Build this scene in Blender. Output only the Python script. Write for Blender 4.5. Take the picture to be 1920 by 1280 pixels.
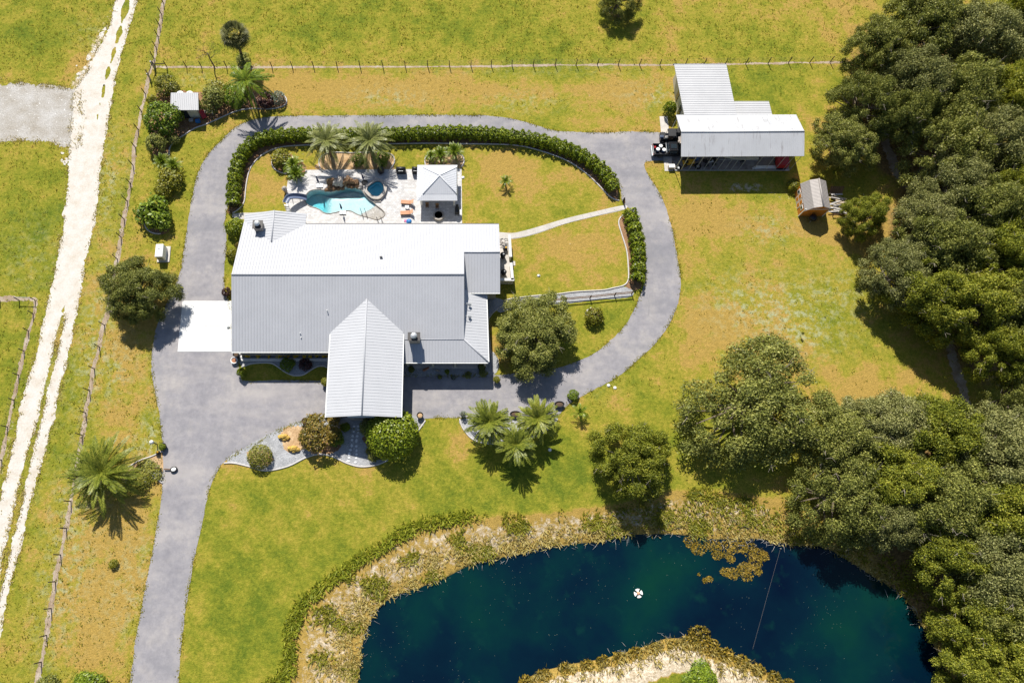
import bpy, math, random
import numpy as np
from mathutils import Vector, Matrix
from mathutils.geometry import tessellate_polygon

for o in list(bpy.data.objects):
    bpy.data.objects.remove(o)
scene = bpy.context.scene
COL = scene.collection

# ------------------------------------------------------------------ camera
F_PX, CAM_H, PPX, PPY = 1280.0, 96.0, 865.0, 640.0      # focal length in photo pixels, height, principal point
TILT = math.atan(380.0 / F_PX)
cam_data = bpy.data.cameras.new("camera")
cam_data.sensor_width = 36.0
cam_data.lens = 36.0 * F_PX / 1920.0
cam_data.shift_x = (960.0 - PPX) / 1920.0
cam_data.clip_end = 5000.0
cam = bpy.data.objects.new("camera", cam_data)
COL.objects.link(cam)
cam.location = (0, 0, CAM_H)
cam.rotation_euler = (TILT, 0, 0)
scene.camera = cam

# ------------------------------------------------------------------ sky and sun
SUN_TRAVEL = Vector((0.22, -0.90, -1.0)).normalized()
elev = math.asin(-SUN_TRAVEL.z)
world = bpy.data.worlds.new("World")
scene.world = world
world.use_nodes = True
wn, wl = world.node_tree.nodes, world.node_tree.links
wn.clear()
sky = wn.new("ShaderNodeTexSky")
sky.sky_type = 'NISHITA'
sky.sun_disc = False
sky.sun_elevation = elev
sky.sun_rotation = math.atan2(-SUN_TRAVEL.x, -SUN_TRAVEL.y)
sky.air_density = 1.0
sky.dust_density = 0.6
bg = wn.new("ShaderNodeBackground")
bg.inputs["Strength"].default_value = 0.072
wout = wn.new("ShaderNodeOutputWorld")
wl.new(sky.outputs[0], bg.inputs[0])
wl.new(bg.outputs[0], wout.inputs[0])

sun_data = bpy.data.lights.new("sun", 'SUN')
sun_data.energy = 5.0
sun_data.angle = math.radians(0.5)
sun_data.color = (1.0, 0.955, 0.87)
sun = bpy.data.objects.new("sun", sun_data)
COL.objects.link(sun)
sun.location = (-20, 80, 90)
sun.rotation_euler = SUN_TRAVEL.to_track_quat('-Z', 'Y').to_euler()

scene.view_settings.view_transform = 'Standard'
scene.view_settings.look = 'None'
scene.view_settings.exposure = 0.50
scene.view_settings.gamma = 1.0
scene.view_settings.use_curve_mapping = False
scene.render.engine = 'CYCLES'
cy = scene.cycles
cy.max_bounces, cy.diffuse_bounces, cy.glossy_bounces = 4, 2, 2
cy.transmission_bounces, cy.transparent_max_bounces = 3, 12
cy.caustics_reflective = False
cy.caustics_refractive = False

# ------------------------------------------------------------------ helpers
_ct, _st = math.cos(TILT), math.sin(TILT)
def P(u, v, z=0.0):
    """point at height z that the photograph shows at pixel (u, v)"""
    a, b = (u - PPX) / F_PX, (PPY - v) / F_PX
    dx, dy, dz = a, b * _ct + _st, b * _st - _ct
    t = (z - CAM_H) / dz
    return Vector((dx * t, dy * t, z))

def PX(x, u, v):
    """height at which the ray of pixel (u, v) has world x"""
    return CAM_H * (1 - x / P(u, v).x)

def catmull(pts, n=6, closed=True):
    pts = [np.array(p[:2], float) for p in pts]
    out = []
    m = len(pts)
    rng_i = range(m) if closed else range(m - 1)
    for i in rng_i:
        if closed:
            p0, p1, p2, p3 = pts[(i - 1) % m], pts[i], pts[(i + 1) % m], pts[(i + 2) % m]
        else:
            p0, p1, p2, p3 = pts[max(i - 1, 0)], pts[i], pts[i + 1], pts[min(i + 2, m - 1)]
        for k in range(n):
            t = k / n
            out.append(tuple(0.5 * ((2 * p1) + (-p0 + p2) * t + (2 * p0 - 5 * p1 + 4 * p2 - p3) * t * t
                                    + (-p0 + 3 * p1 - 3 * p2 + p3) * t ** 3)))
    if not closed:
        out.append(tuple(pts[-1]))
    return out

def resample(pts, step, closed=False):
    pts = [np.array(p, float) for p in pts]
    if closed:
        pts = pts + [pts[0]]
    out = [pts[0]]
    acc = 0.0
    for a, b in zip(pts[:-1], pts[1:]):
        L = np.linalg.norm(b - a)
        if L < 1e-9:
            continue
        d = step - acc
        while d <= L:
            out.append(a + (b - a) * d / L)
            d += step
        acc = (acc + L) % step
    return out

def px_curve(px, n=6, closed=True, z=0.0):
    return catmull([P(u, v, z)[:2] for u, v in px], n, closed)

class MB:
    """collects geometry; build() links it as one mesh object"""
    def __init__(self):
        self.v, self.f = [], []
    def add(self, vs, fs):
        o = len(self.v)
        self.v += [tuple(p) for p in vs]
        self.f += [tuple(i + o for i in f) for f in fs]
        return self
    def box(self, c, s, rz=0.0, top=1.0, mat=None):
        x, y, z = s[0] / 2, s[1] / 2, s[2] / 2
        vs = [(-x, -y, -z), (x, -y, -z), (x, y, -z), (-x, y, -z),
              (-x * top, -y * top, z), (x * top, -y * top, z), (x * top, y * top, z), (-x * top, y * top, z)]
        ca, sa = math.cos(rz), math.sin(rz)
        vs = [(c[0] + a * ca - b * sa, c[1] + a * sa + b * ca, c[2] + d) for a, b, d in vs]
        return self.add(vs, [(3, 2, 1, 0), (4, 5, 6, 7), (0, 1, 5, 4), (1, 2, 6, 5), (2, 3, 7, 6), (3, 0, 4, 7)])
    def bbox(self, c, s, b=0.03, rz=0.0):
        """box with chamfered vertical edges and top"""
        x, y, z = s[0] / 2, s[1] / 2, s[2] / 2
        ring = lambda e, zz: [(-x + e + b, -y + e, zz), (x - e - b, -y + e, zz), (x - e, -y + e + b, zz), (x - e, y - e - b, zz),
                              (x - e - b, y - e, zz), (-x + e + b, y - e, zz), (-x + e, y - e - b, zz), (-x + e, -y + e + b, zz)]
        vs = ring(0, -z) + ring(0, z - b) + ring(b, z)
        ca, sa = math.cos(rz), math.sin(rz)
        vs = [(c[0] + p * ca - q * sa, c[1] + p * sa + q * ca, c[2] + d) for p, q, d in vs]
        fs = [tuple(range(7, -1, -1)), tuple(range(16, 24))]
        for k in range(2):
            for i in range(8):
                j = (i + 1) % 8
                fs.append((k * 8 + i, k * 8 + j, k * 8 + 8 + j, k * 8 + 8 + i))
        return self.add(vs, fs)
    def tube(self, pts, r, n=6, caps=True):
        pts = [Vector(p) for p in pts]
        rs = r if isinstance(r, (list, tuple)) else [r] * len(pts)
        vs, fs = [], []
        for i, p in enumerate(pts):
            d = (pts[min(i + 1, len(pts) - 1)] - pts[max(i - 1, 0)])
            d = d.normalized() if d.length > 1e-9 else Vector((0, 0, 1))
            ref = Vector((0, 0, 1)) if abs(d.z) < 0.9 else Vector((1, 0, 0))
            a = d.cross(ref).normalized()
            b = d.cross(a).normalized()
            for k in range(n):
                t = 2 * math.pi * k / n
                vs.append(p + (a * math.cos(t) + b * math.sin(t)) * rs[i])
        for i in range(len(pts) - 1):
            for k in range(n):
                j = (k + 1) % n
                fs.append((i * n + k, i * n + j, (i + 1) * n + j, (i + 1) * n + k))
        if caps:
            fs.append(tuple(range(n - 1, -1, -1)))
            fs.append(tuple(range((len(pts) - 1) * n, len(pts) * n)))
        return self.add(vs, fs)
    def lathe(self, prof, c=(0, 0, 0), n=16, sx=1.0, sy=1.0, rz=0.0):
        vs, fs = [], []
        ca, sa = math.cos(rz), math.sin(rz)
        for r, z in prof:
            for k in range(n):
                t = 2 * math.pi * k / n
                x, y = r * math.cos(t) * sx, r * math.sin(t) * sy
                vs.append((c[0] + x * ca - y * sa, c[1] + x * sa + y * ca, c[2] + z))
        for i in range(len(prof) - 1):
            for k in range(n):
                j = (k + 1) % n
                fs.append((i * n + k, i * n + j, (i + 1) * n + j, (i + 1) * n + k))
        fs.append(tuple(range(n - 1, -1, -1)))
        fs.append(tuple(range((len(prof) - 1) * n, len(prof) * n)))
        return self.add(vs, fs)
    def prism(self, poly, z0, z1):
        """vertical prism from a convex 2-D outline (counter-clockwise)"""
        n = len(poly)
        vs = [(p[0], p[1], z0) for p in poly] + [(p[0], p[1], z1) for p in poly]
        fs = [tuple(range(n - 1, -1, -1)), tuple(range(n, 2 * n))]
        fs += [(i, (i + 1) % n, n + (i + 1) % n, n + i) for i in range(n)]
        return self.add(vs, fs)
    def slab(self, poly3, th, side=None):
        """planar 3-D outline given a thickness straight down"""
        n = len(poly3)
        vs = [tuple(p) for p in poly3] + [(p[0], p[1], p[2] - th) for p in poly3]
        fs = [tuple(range(n)), tuple(range(2 * n - 1, n - 1, -1))]
        fs += [(i, n + i, n + (i + 1) % n, (i + 1) % n) for i in range(n)]
        return self.add(vs, fs)
    def sheet(self, loops, z):
        """flat filled sheet from an outline and holes"""
        lv = [[Vector((p[0], p[1], 0)) for p in lp] for lp in loops]
        tris = tessellate_polygon(lv)
        flat = [p for lp in lv for p in lp]
        fs = []
        for a, b, c in tris:
            A, B, Cc = flat[a], flat[b], flat[c]
            cr = (B.x - A.x) * (Cc.y - A.y) - (B.y - A.y) * (Cc.x - A.x)
            fs.append((a, b, c) if cr > 0 else (a, c, b))
        return self.add([(p.x, p.y, z) for p in flat], fs)
    def build(self, name, mat, parent=None, smooth=False, world=False, link=True):
        me = bpy.data.meshes.new(name)
        me.from_pydata(self.v, [], self.f)
        if smooth:
            me.polygons.foreach_set("use_smooth", [True] * len(me.polygons))
        me.update()
        return mesh_obj(name, me, mat, parent, world)

def mesh_obj(name, me, mat, parent=None, world=False):
    if mat is not None and len(me.materials) == 0:
        me.materials.append(M[mat] if isinstance(mat, str) else mat)
    o = bpy.data.objects.new(name, me)
    COL.objects.link(o)
    if parent is not None:
        o.parent = parent
        if world:
            # geometry was written in world coordinates
            p = parent
            off = Vector((0, 0, 0))
            while p is not None:
                off += Vector(p.location)
                p = p.parent
            o.location = -off
    return o

def tag(o, label=None, cat=None, group=None, kind=None):
    if label: o["label"] = label
    if cat: o["category"] = cat
    if group: o["group"] = group
    if kind: o["kind"] = kind
    return o

def thing(name, label, cat, loc=(0, 0, 0), rz=0.0, group=None, scale=None):
    o = bpy.data.objects.new(name, None)
    COL.objects.link(o)
    o.location = loc
    o.rotation_euler = (0, 0, rz)
    if scale: o.scale = scale
    o.empty_display_size = 0.3
    return tag(o, label, cat, group)

def struct(name, mb, mat, parent=None, smooth=False):
    o = mb.build(name, mat, parent, smooth)
    if parent is None:
        o["kind"] = "structure"
    return o

def arr_mesh(name, verts, nper=4):
    """mesh of separate nper-gons from an array (count, nper, 3)"""
    verts = np.asarray(verts, dtype=np.float32)
    c = verts.shape[0]
    me = bpy.data.meshes.new(name)
    me.vertices.add(c * nper)
    me.vertices.foreach_set("co", verts.reshape(-1))
    me.loops.add(c * nper)
    me.loops.foreach_set("vertex_index", np.arange(c * nper, dtype=np.int32))
    me.polygons.add(c)
    me.polygons.foreach_set("loop_start", np.arange(0, c * nper, nper, dtype=np.int32))
    me.update(calc_edges=True)
    return me

def copy_tree(o, parent=None):
    c = o.copy()
    COL.objects.link(c)
    c.parent = parent
    for ch in list(o.children):
        copy_tree(ch, c)
    return c
# ------------------------------------------------------------------ materials
M = {}
def new_mat(name):
    m = bpy.data.materials.new(name)
    m.use_nodes = True
    nt = m.node_tree
    bs = nt.nodes["Principled BSDF"]
    M[name] = m
    return m, nt, bs

def node(nt, kind, **kw):
    n = nt.nodes.new(kind)
    for k, v in kw.items():
        setattr(n, k, v)
    return n

def coords(nt, scale=1.0, space="Object"):
    tc = node(nt, "ShaderNodeTexCoord")
    mp = node(nt, "ShaderNodeMapping")
    sc = scale if isinstance(scale, (tuple, list)) else (scale,) * 3
    mp.inputs["Scale"].default_value = sc
    nt.links.new(tc.outputs[space], mp.inputs["Vector"])
    return mp.outputs[0]

def noise(nt, vec, scale, detail=4.0, rough=0.6):
    n = node(nt, "ShaderNodeTexNoise")
    n.inputs["Scale"].default_value = scale
    n.inputs["Detail"].default_value = detail
    n.inputs["Roughness"].default_value = rough
    if vec is not None:
        nt.links.new(vec, n.inputs["Vector"])
    return n.outputs["Fac"]

def ramp(nt, fac, stops):
    r = node(nt, "ShaderNodeValToRGB")
    els = r.color_ramp.elements
    while len(els) > 1:
        els.remove(els[-1])
    els[0].position = stops[0][0]
    els[0].color = (*stops[0][1], 1)
    for p, c in stops[1:]:
        e = els.new(p)
        e.color = (*c, 1)
    nt.links.new(fac, r.inputs[0])
    return r.outputs[0]

def mix(nt, a, b, fac, mode='MIX'):
    m = node(nt, "ShaderNodeMix", data_type='RGBA', blend_type=mode)
    for sock, val in ((m.inputs[0], fac), (m.inputs[6], a), (m.inputs[7], b)):
        if isinstance(val, (int, float)):
            sock.default_value = val
        elif isinstance(val, (tuple, list)):
            sock.default_value = (*val, 1)
        else:
            nt.links.new(val, sock)
    return m.outputs[2]

def maprange(nt, fac, a, b, c=0.0, d=1.0):
    m = node(nt, "ShaderNodeMapRange")
    m.inputs[1].default_value, m.inputs[2].default_value = a, b
    m.inputs[3].default_value, m.inputs[4].default_value = c, d
    nt.links.new(fac, m.inputs[0])
    return m.outputs[0]

def math2(nt, op, a, b):
    m = node(nt, "ShaderNodeMath", operation=op)
    for s, v in ((m.inputs[0], a), (m.inputs[1], b)):
        if isinstance(v, (int, float)):
            s.default_value = v
        else:
            nt.links.new(v, s)
    return m.outputs[0]

def bump(nt, bs, h, strength=0.3, dist=0.02):
    b = node(nt, "ShaderNodeBump")
    b.inputs["Strength"].default_value = strength
    b.inputs["Distance"].default_value = dist
    nt.links.new(h, b.inputs["Height"])
    nt.links.new(b.outputs[0], bs.inputs["Normal"])

def simple(name, col, rough=0.6, metal=0.0, var=0.12, scale=3.0, spec=0.4, bumpy=0.0, alt=None):
    """plain surface with a little uneven colour and wear"""
    m, nt, bs = new_mat(name)
    v = coords(nt)
    n = noise(nt, v, scale, 5, 0.65)
    lo = tuple(c * (1 - var) for c in col)
    hi = alt if alt else tuple(min(1, c * (1 + var)) for c in col)
    nt.links.new(ramp(nt, n, [(0.3, lo), (0.7, hi)]), bs.inputs["Base Color"])
    bs.inputs["Roughness"].default_value = rough
    bs.inputs["Metallic"].default_value = metal
    bs.inputs["Specular IOR Level"].default_value = spec
    if bumpy:
        bump(nt, bs, noise(nt, v, scale * 6, 3), 0.5, bumpy)
    return m

def leaf_mat(name, dark, mid, light, gloss=0.45, trans=0.25, tip=None, rough=0.5):
    """leaves: colour differs leaf by leaf, branch by branch and plant by plant"""
    m, nt, bs = new_mat(name)
    geo = node(nt, "ShaderNodeNewGeometry")
    oi = node(nt, "ShaderNodeObjectInfo")
    v = coords(nt)
    nz = noise(nt, v, 0.55, 3, 0.6)
    a = math2(nt, 'MULTIPLY', geo.outputs["Random Per Island"], 0.62)
    b = math2(nt, 'MULTIPLY', maprange(nt, nz, 0.3, 0.7), 0.28)
    c = math2(nt, 'MULTIPLY', oi.outputs["Random"], 0.14)
    t = math2(nt, 'ADD', math2(nt, 'ADD', a, b), c)
    stops = [(0.1, dark), (0.5, mid), (0.88, light)]
    if tip: stops.append((0.97, tip))
    col = ramp(nt, t, stops)
    nt.links.new(col, bs.inputs["Base Color"])
    bs.inputs["Roughness"].default_value = rough
    bs.inputs["Specular IOR Level"].default_value = gloss
    tr = node(nt, "ShaderNodeBsdfTranslucent")
    nt.links.new(mix(nt, col, (1.0, 1.0, 0.35), 0.25, 'MULTIPLY'), tr.inputs[0])
    ms = node(nt, "ShaderNodeMixShader")
    ms.inputs[0].default_value = trans
    out = nt.nodes["Material Output"]
    nt.links.new(bs.outputs[0], ms.inputs[1])
    nt.links.new(tr.outputs[0], ms.inputs[2])
    nt.links.new(ms.outputs[0], out.inputs[0])
    return m

# foliage
leaf_mat("oak_leaf", (0.060, 0.078, 0.016), (0.205, 0.225, 0.045), (0.450, 0.440, 0.110), 0.25, 0.28, (0.66, 0.62, 0.30))
leaf_mat("oak_leaf_grey", (0.075, 0.090, 0.028), (0.250, 0.260, 0.080), (0.490, 0.470, 0.180), 0.25, 0.28, (0.68, 0.64, 0.42))
leaf_mat("oak_leaf_bright", (0.065, 0.088, 0.012), (0.240, 0.270, 0.028), (0.500, 0.480, 0.060), 0.25, 0.34, (0.66, 0.58, 0.14))
leaf_mat("hedge_leaf", (0.055, 0.090, 0.006), (0.180, 0.245, 0.012), (0.400, 0.440, 0.026), 0.35, 0.32, (0.52, 0.50, 0.06), 0.4)
leaf_mat("glossy_leaf", (0.050, 0.086, 0.009), (0.144, 0.215, 0.014), (0.316, 0.388, 0.029), 0.3, 0.25, (0.388, 0.431, 0.057), 0.4)
leaf_mat("yellow_leaf", (0.090, 0.110, 0.006), (0.220, 0.220, 0.010), (0.380, 0.330, 0.016), 0.5, 0.3, (0.45, 0.36, 0.03))
leaf_mat("olive_leaf", (0.064, 0.079, 0.011), (0.172, 0.179, 0.020), (0.315, 0.286, 0.032), 0.4, 0.25)
leaf_mat("copper_leaf", (0.066, 0.066, 0.010), (0.192, 0.150, 0.017), (0.336, 0.204, 0.029), 0.4, 0.25, (0.432, 0.156, 0.024))
leaf_mat("burgundy_leaf", (0.030, 0.010, 0.012), (0.070, 0.022, 0.022), (0.140, 0.055, 0.040), 0.5, 0.15)
leaf_mat("silver_leaf", (0.070, 0.090, 0.060), (0.180, 0.210, 0.150), (0.330, 0.370, 0.270), 0.4, 0.15)
leaf_mat("palm_leaf", (0.075, 0.094, 0.025), (0.190, 0.213, 0.057), (0.356, 0.362, 0.115), 0.3, 0.28, (0.517, 0.494, 0.207), 0.4)
leaf_mat("date_palm_leaf", (0.065, 0.095, 0.012), (0.190, 0.225, 0.024), (0.370, 0.370, 0.055), 0.3, 0.3, (0.52, 0.47, 0.12), 0.4)
leaf_mat("feather_palm_leaf", (0.050, 0.095, 0.010), (0.150, 0.220, 0.016), (0.310, 0.360, 0.035), 0.3, 0.3, None, 0.35)
leaf_mat("dry_grass", (0.260, 0.205, 0.055), (0.460, 0.365, 0.100), (0.600, 0.510, 0.220), 0.2, 0.35)
leaf_mat("bank_weed", (0.130, 0.150, 0.014), (0.270, 0.270, 0.024), (0.430, 0.370, 0.050), 0.2, 0.42)
leaf_mat("ridge_weed", (0.100, 0.140, 0.010), (0.240, 0.275, 0.020), (0.420, 0.420, 0.045), 0.2, 0.42)
leaf_mat("pasture_blade", (0.190, 0.185, 0.014), (0.280, 0.260, 0.020), (0.400, 0.350, 0.045), 0.2, 0.4)
leaf_mat("rust_weed", (0.090, 0.085, 0.010), (0.250, 0.180, 0.018), (0.440, 0.290, 0.040), 0.3, 0.2)
leaf_mat("flower_yellow", (0.55, 0.30, 0.01), (0.75, 0.45, 0.02), (0.85, 0.62, 0.08), 0.3, 0.2)
leaf_mat("flower_white", (0.55, 0.52, 0.42), (0.75, 0.72, 0.62), (0.85, 0.82, 0.75), 0.3, 0.2)
leaf_mat("fan_palm_leaf", (0.045, 0.050, 0.016), (0.120, 0.125, 0.035), (0.240, 0.220, 0.075), 0.2, 0.2)
simple("bark", (0.17, 0.135, 0.10), 0.9, 0, 0.35, 4, 0.2, 0.03)
simple("pale_bark", (0.30, 0.26, 0.21), 0.9, 0, 0.25, 4, 0.2, 0.02)
simple("palm_bark", (0.20, 0.145, 0.085), 0.9, 0, 0.4, 5, 0.2, 0.04)
simple("pale_palm_bark", (0.42, 0.36, 0.27), 0.9, 0, 0.2, 5, 0.2, 0.02)
simple("light_block_core", (0.045, 0.045, 0.02), 0.9, 0, 0.4, 4, 0.1)  # branch-brown colour of the light-blocking core added inside the hedges

# metal roofing
def roof_mat(name, base, streak, sc=(0.6, 0.6, 0.6), rough=0.38, metal=0.25, stain=(0.30, 0.28, 0.27), stain_lo=0.62):
    m, nt, bs = new_mat(name)
    v = coords(nt, 1.0)
    n1 = noise(nt, v, 0.35, 4, 0.6)
    c = ramp(nt, n1, [(0.3, tuple(x * 0.93 for x in base)), (0.7, base)])
    mp = node(nt, "ShaderNodeMapping")
    mp.inputs["Scale"].default_value = sc
    nt.links.new(v, mp.inputs["Vector"])
    n2 = noise(nt, mp.outputs[0], 1.0, 5, 0.7)
    f = math2(nt, 'MULTIPLY', maprange(nt, n2, stain_lo, stain_lo + 0.2), streak)
    nt.links.new(mix(nt, c, stain, f), bs.inputs["Base Color"])
    nt.links.new(maprange(nt, n1, 0.2, 0.8, rough - 0.08, rough + 0.1), bs.inputs["Roughness"])
    bs.inputs["Metallic"].default_value = metal
    return m
roof_mat("house_roof", (0.415, 0.422, 0.450), 0.3, (2.0, 0.12, 1.0), 0.62, 0.0)
roof_mat("wing_roof", (0.475, 0.482, 0.505), 0.25, (0.12, 2.0, 1.0), 0.62, 0.0)
roof_mat("carport_roof", (0.50, 0.505, 0.52), 0.8, (2.2, 0.14, 1.0), 0.45, 0.1, (0.20, 0.17, 0.165), 0.55)
roof_mat("pavilion_roof", (0.62, 0.63, 0.66), 0.1, (1, 1, 1), 0.62, 0.0)
roof_mat("barn_roof", (0.50, 0.50, 0.51), 0.12, (0.2, 0.8, 1.0), 0.5, 0.05)
simple("shed_roof", (0.33, 0.30, 0.28), 0.5, 0.1, 0.08, 1.5)
simple("white_paint", (0.76, 0.76, 0.74), 0.5, 0, 0.05, 2)
simple("cream_wall", (0.52, 0.49, 0.40), 0.8, 0, 0.10, 2)
simple("grey_wall", (0.36, 0.37, 0.38), 0.8, 0, 0.10, 2)
simple("gable_blue", (0.52, 0.57, 0.62), 0.7, 0, 0.05, 2)
simple("galvanised", (0.52, 0.54, 0.56), 0.4, 0.5, 0.1, 3)
simple("dark_metal", (0.025, 0.025, 0.028), 0.45, 0.2, 0.2, 4)
simple("black_vinyl", (0.014, 0.015, 0.018), 0.5, 0, 0.2, 3)
simple("gutter_dark", (0.05, 0.045, 0.045), 0.5, 0.1, 0.2, 3)
simple("glass_dark", (0.02, 0.03, 0.04), 0.08, 0, 0.1, 2, 0.8)
simple("brown_wood", (0.16, 0.095, 0.055), 0.85, 0, 0.3, 5, 0.2)
simple("fence_wood", (0.055, 0.045, 0.038), 0.9, 0, 0.4, 6, 0.2)
simple("wire", (0.22, 0.21, 0.20), 0.5, 0.5, 0.1, 2)
simple("orange_siding", (0.55, 0.20, 0.025), 0.7, 0, 0.15, 3)
simple("lumber", (0.42, 0.34, 0.25), 0.85, 0, 0.3, 3)
simple("lumber_grey", (0.40, 0.38, 0.36), 0.85, 0, 0.3, 3)
simple("terracotta", (0.34, 0.15, 0.08), 0.8, 0, 0.15, 4)
simple("rubber", (0.018, 0.018, 0.020), 0.8, 0, 0.2, 5)
simple("red_paint", (0.42, 0.025, 0.03), 0.35, 0, 0.15, 2)
simple("yellow_paint", (0.60, 0.33, 0.02), 0.45, 0, 0.15, 3)
simple("blue_plastic", (0.025, 0.16, 0.42), 0.45, 0, 0.15, 3)
simple("navy_fabric", (0.018, 0.025, 0.085), 0.85, 0, 0.25, 4)
simple("slide_blue", (0.10, 0.13, 0.21), 0.4, 0, 0.1, 2)
simple("orange_cushion", (0.62, 0.33, 0.20), 0.85, 0, 0.12, 4)
simple("truck_paint", (0.016, 0.017, 0.022), 0.22, 0.3, 0.1, 2, 0.6)
simple("boat_hull", (0.62, 0.61, 0.56), 0.35, 0, 0.08, 2)
simple("pink_plastic", (0.55, 0.10, 0.28), 0.5, 0, 0.1, 3)
simple("potting_soil", (0.10, 0.065, 0.04), 0.95, 0, 0.3, 6)
simple("stone_block", (0.30, 0.27, 0.24), 0.85, 0, 0.25, 4, 0.3, 0.02)
simple("boulder", (0.10, 0.065, 0.045), 0.75, 0, 0.45, 2.2, 0.4, 0.05, (0.30, 0.17, 0.08))
simple("boulder_pale", (0.38, 0.345, 0.31), 0.75, 0, 0.25, 2.2, 0.4, 0.05)
simple("yellow_rock", (0.55, 0.36, 0.08), 0.8, 0, 0.35, 3, 0.3, 0.05)
simple("edging", (0.52, 0.49, 0.47), 0.85, 0, 0.12, 2)
simple("stepping", (0.66, 0.67, 0.68), 0.85, 0, 0.12, 3)
simple("concrete_wall", (0.62, 0.61, 0.59), 0.8, 0, 0.1, 1.5)
simple("slab_concrete", (0.50, 0.47, 0.44), 0.85, 0, 0.18, 0.9, 0.3, 0.0, (0.62, 0.57, 0.52))
simple("shop_floor", (0.27, 0.22, 0.21), 0.85, 0, 0.35, 0.7, 0.3, 0.0, (0.40, 0.36, 0.33))
simple("plaster_teal", (0.58, 0.64, 0.64), 0.6, 0, 0.12, 2.5)
simple("spa_teal", (0.10, 0.56, 0.62), 0.6, 0, 0.08, 1.5)

# ground covers
def ground_mat(name, stops, scale, rough=0.9, fine=14.0, bstr=0.5, bdist=0.05, speck=None, fine_amt=0.35):
    m, nt, bs = new_mat(name)
    v = coords(nt)
    n1 = noise(nt, v, scale, 6, 0.62)
    c = ramp(nt, n1, stops)
    n2 = noise(nt, v, fine, 3, 0.7)
    c = mix(nt, c, ramp(nt, n2, [(0.3, (0.45, 0.45, 0.45)), (0.7, (1.5, 1.5, 1.5))]), fine_amt, 'MULTIPLY')
    if speck:
        n3 = noise(nt, v, speck[1], 2, 0.5)
        c = mix(nt, c, speck[0], maprange(nt, n3, speck[2], speck[2] + 0.06))
    nt.links.new(c, bs.inputs["Base Color"])
    bs.inputs["Roughness"].default_value = rough
    bs.inputs["Specular IOR Level"].default_value = 0.2
    bump(nt, bs, n2, bstr, bdist)
    return m
ground_mat("white_sand", [(0.28, (0.49, 0.43, 0.35)), (0.5, (0.56, 0.52, 0.465)), (0.72, (0.60, 0.575, 0.54))], 0.6, 0.9, 4, 0.3, 0.03, None, 0.22)
ground_mat("grey_gravel", [(0.28, (0.30, 0.265, 0.215)), (0.5, (0.385, 0.36, 0.325)), (0.72, (0.47, 0.455, 0.435))], 0.35, 0.95, 5, 0.8, 0.06, ((0.72, 0.71, 0.69), 2.6, 0.66), 0.5)
ground_mat("bed_gravel", [(0.3, (0.27, 0.275, 0.285)), (0.7, (0.40, 0.405, 0.42))], 0.8, 0.95, 7, 0.9, 0.06, ((0.55, 0.55, 0.55), 4.5, 0.64), 0.6)
ground_mat("mulch", [(0.3, (0.17, 0.085, 0.04)), (0.7, (0.34, 0.20, 0.11))], 0.9, 0.95, 6, 0.9, 0.06, ((0.46, 0.32, 0.20), 5.0, 0.62), 0.5)
ground_mat("pale_mulch", [(0.3, (0.34, 0.20, 0.09)), (0.7, (0.58, 0.42, 0.25))], 0.9, 0.95, 6, 0.9, 0.06, None, 0.5)
ground_mat("bare_earth", [(0.3, (0.25, 0.17, 0.105)), (0.5, (0.36, 0.28, 0.205)), (0.75, (0.48, 0.41, 0.34))], 0.6, 0.95, 5, 0.6, 0.05, None, 0.4)
ground_mat("pad_concrete", [(0.3, (0.60, 0.60, 0.59)), (0.7, (0.66, 0.66, 0.655))], 0.4, 0.8, 3, 0.1, 0.01, None, 0.05)
ground_mat("walk_concrete", [(0.3, (0.42, 0.385, 0.34)), (0.7, (0.54, 0.51, 0.47))], 0.7, 0.85, 4, 0.2, 0.01, None, 0.15)

# asphalt: weathered grey with tyre-worn lanes, blotches and seams
m, nt, bs = new_mat("asphalt")
v = coords(nt)
n1 = noise(nt, v, 0.2, 4, 0.75)
c = ramp(nt, n1, [(0.30, (0.212, 0.206, 0.226)), (0.5, (0.268, 0.257, 0.270)), (0.68, (0.336, 0.314, 0.306))])
n2 = noise(nt, v, 1.1, 5, 0.7)
c = mix(nt, c, ramp(nt, n2, [(0.3, (0.80, 0.80, 0.82)), (0.7, (1.17, 1.16, 1.15))]), 0.7, 'MULTIPLY')
n3 = noise(nt, v, 9.0, 3, 0.75)
c = mix(nt, c, ramp(nt, n3, [(0.3, (0.80, 0.80, 0.80)), (0.7, (1.2, 1.2, 1.2))]), 0.4, 'MULTIPLY')
vr = node(nt, "ShaderNodeTexVoronoi", feature='DISTANCE_TO_EDGE')
vr.inputs["Scale"].default_value = 0.22
dist = noise(nt, v, 0.9, 3, 0.6)
mp = node(nt, "ShaderNodeMix", data_type='RGBA')
mp.inputs[0].default_value = 0.12
nt.links.new(v, mp.inputs[6]); nt.links.new(dist, mp.inputs[7])
nt.links.new(mp.outputs[2], vr.inputs["Vector"])
crack = maprange(nt, vr.outputs["Distance"], 0.0, 0.006, 1.0, 0.0)
gate = maprange(nt, noise(nt, v, 0.13, 2), 0.5, 0.62)
c = mix(nt, c, (0.13, 0.13, 0.14), math2(nt, 'MULTIPLY', math2(nt, 'MULTIPLY', crack, gate), 0.4))
wash = noise(nt, coords(nt, (0.35, 1.1, 1.0)), 0.16, 3, 0.7)
c = mix(nt, c, (0.430, 0.395, 0.370), math2(nt, 'MULTIPLY', maprange(nt, wash, 0.52, 0.70), 0.45))
c = mix(nt, c, (0.175, 0.175, 0.195), math2(nt, 'MULTIPLY', maprange(nt, wash, 0.47, 0.33), 0.5))
nt.links.new(c, bs.inputs["Base Color"])
bs.inputs["Roughness"].default_value = 0.85
bs.inputs["Specular IOR Level"].default_value = 0.3
bump(nt, bs, n3, 0.3, 0.02)

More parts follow.
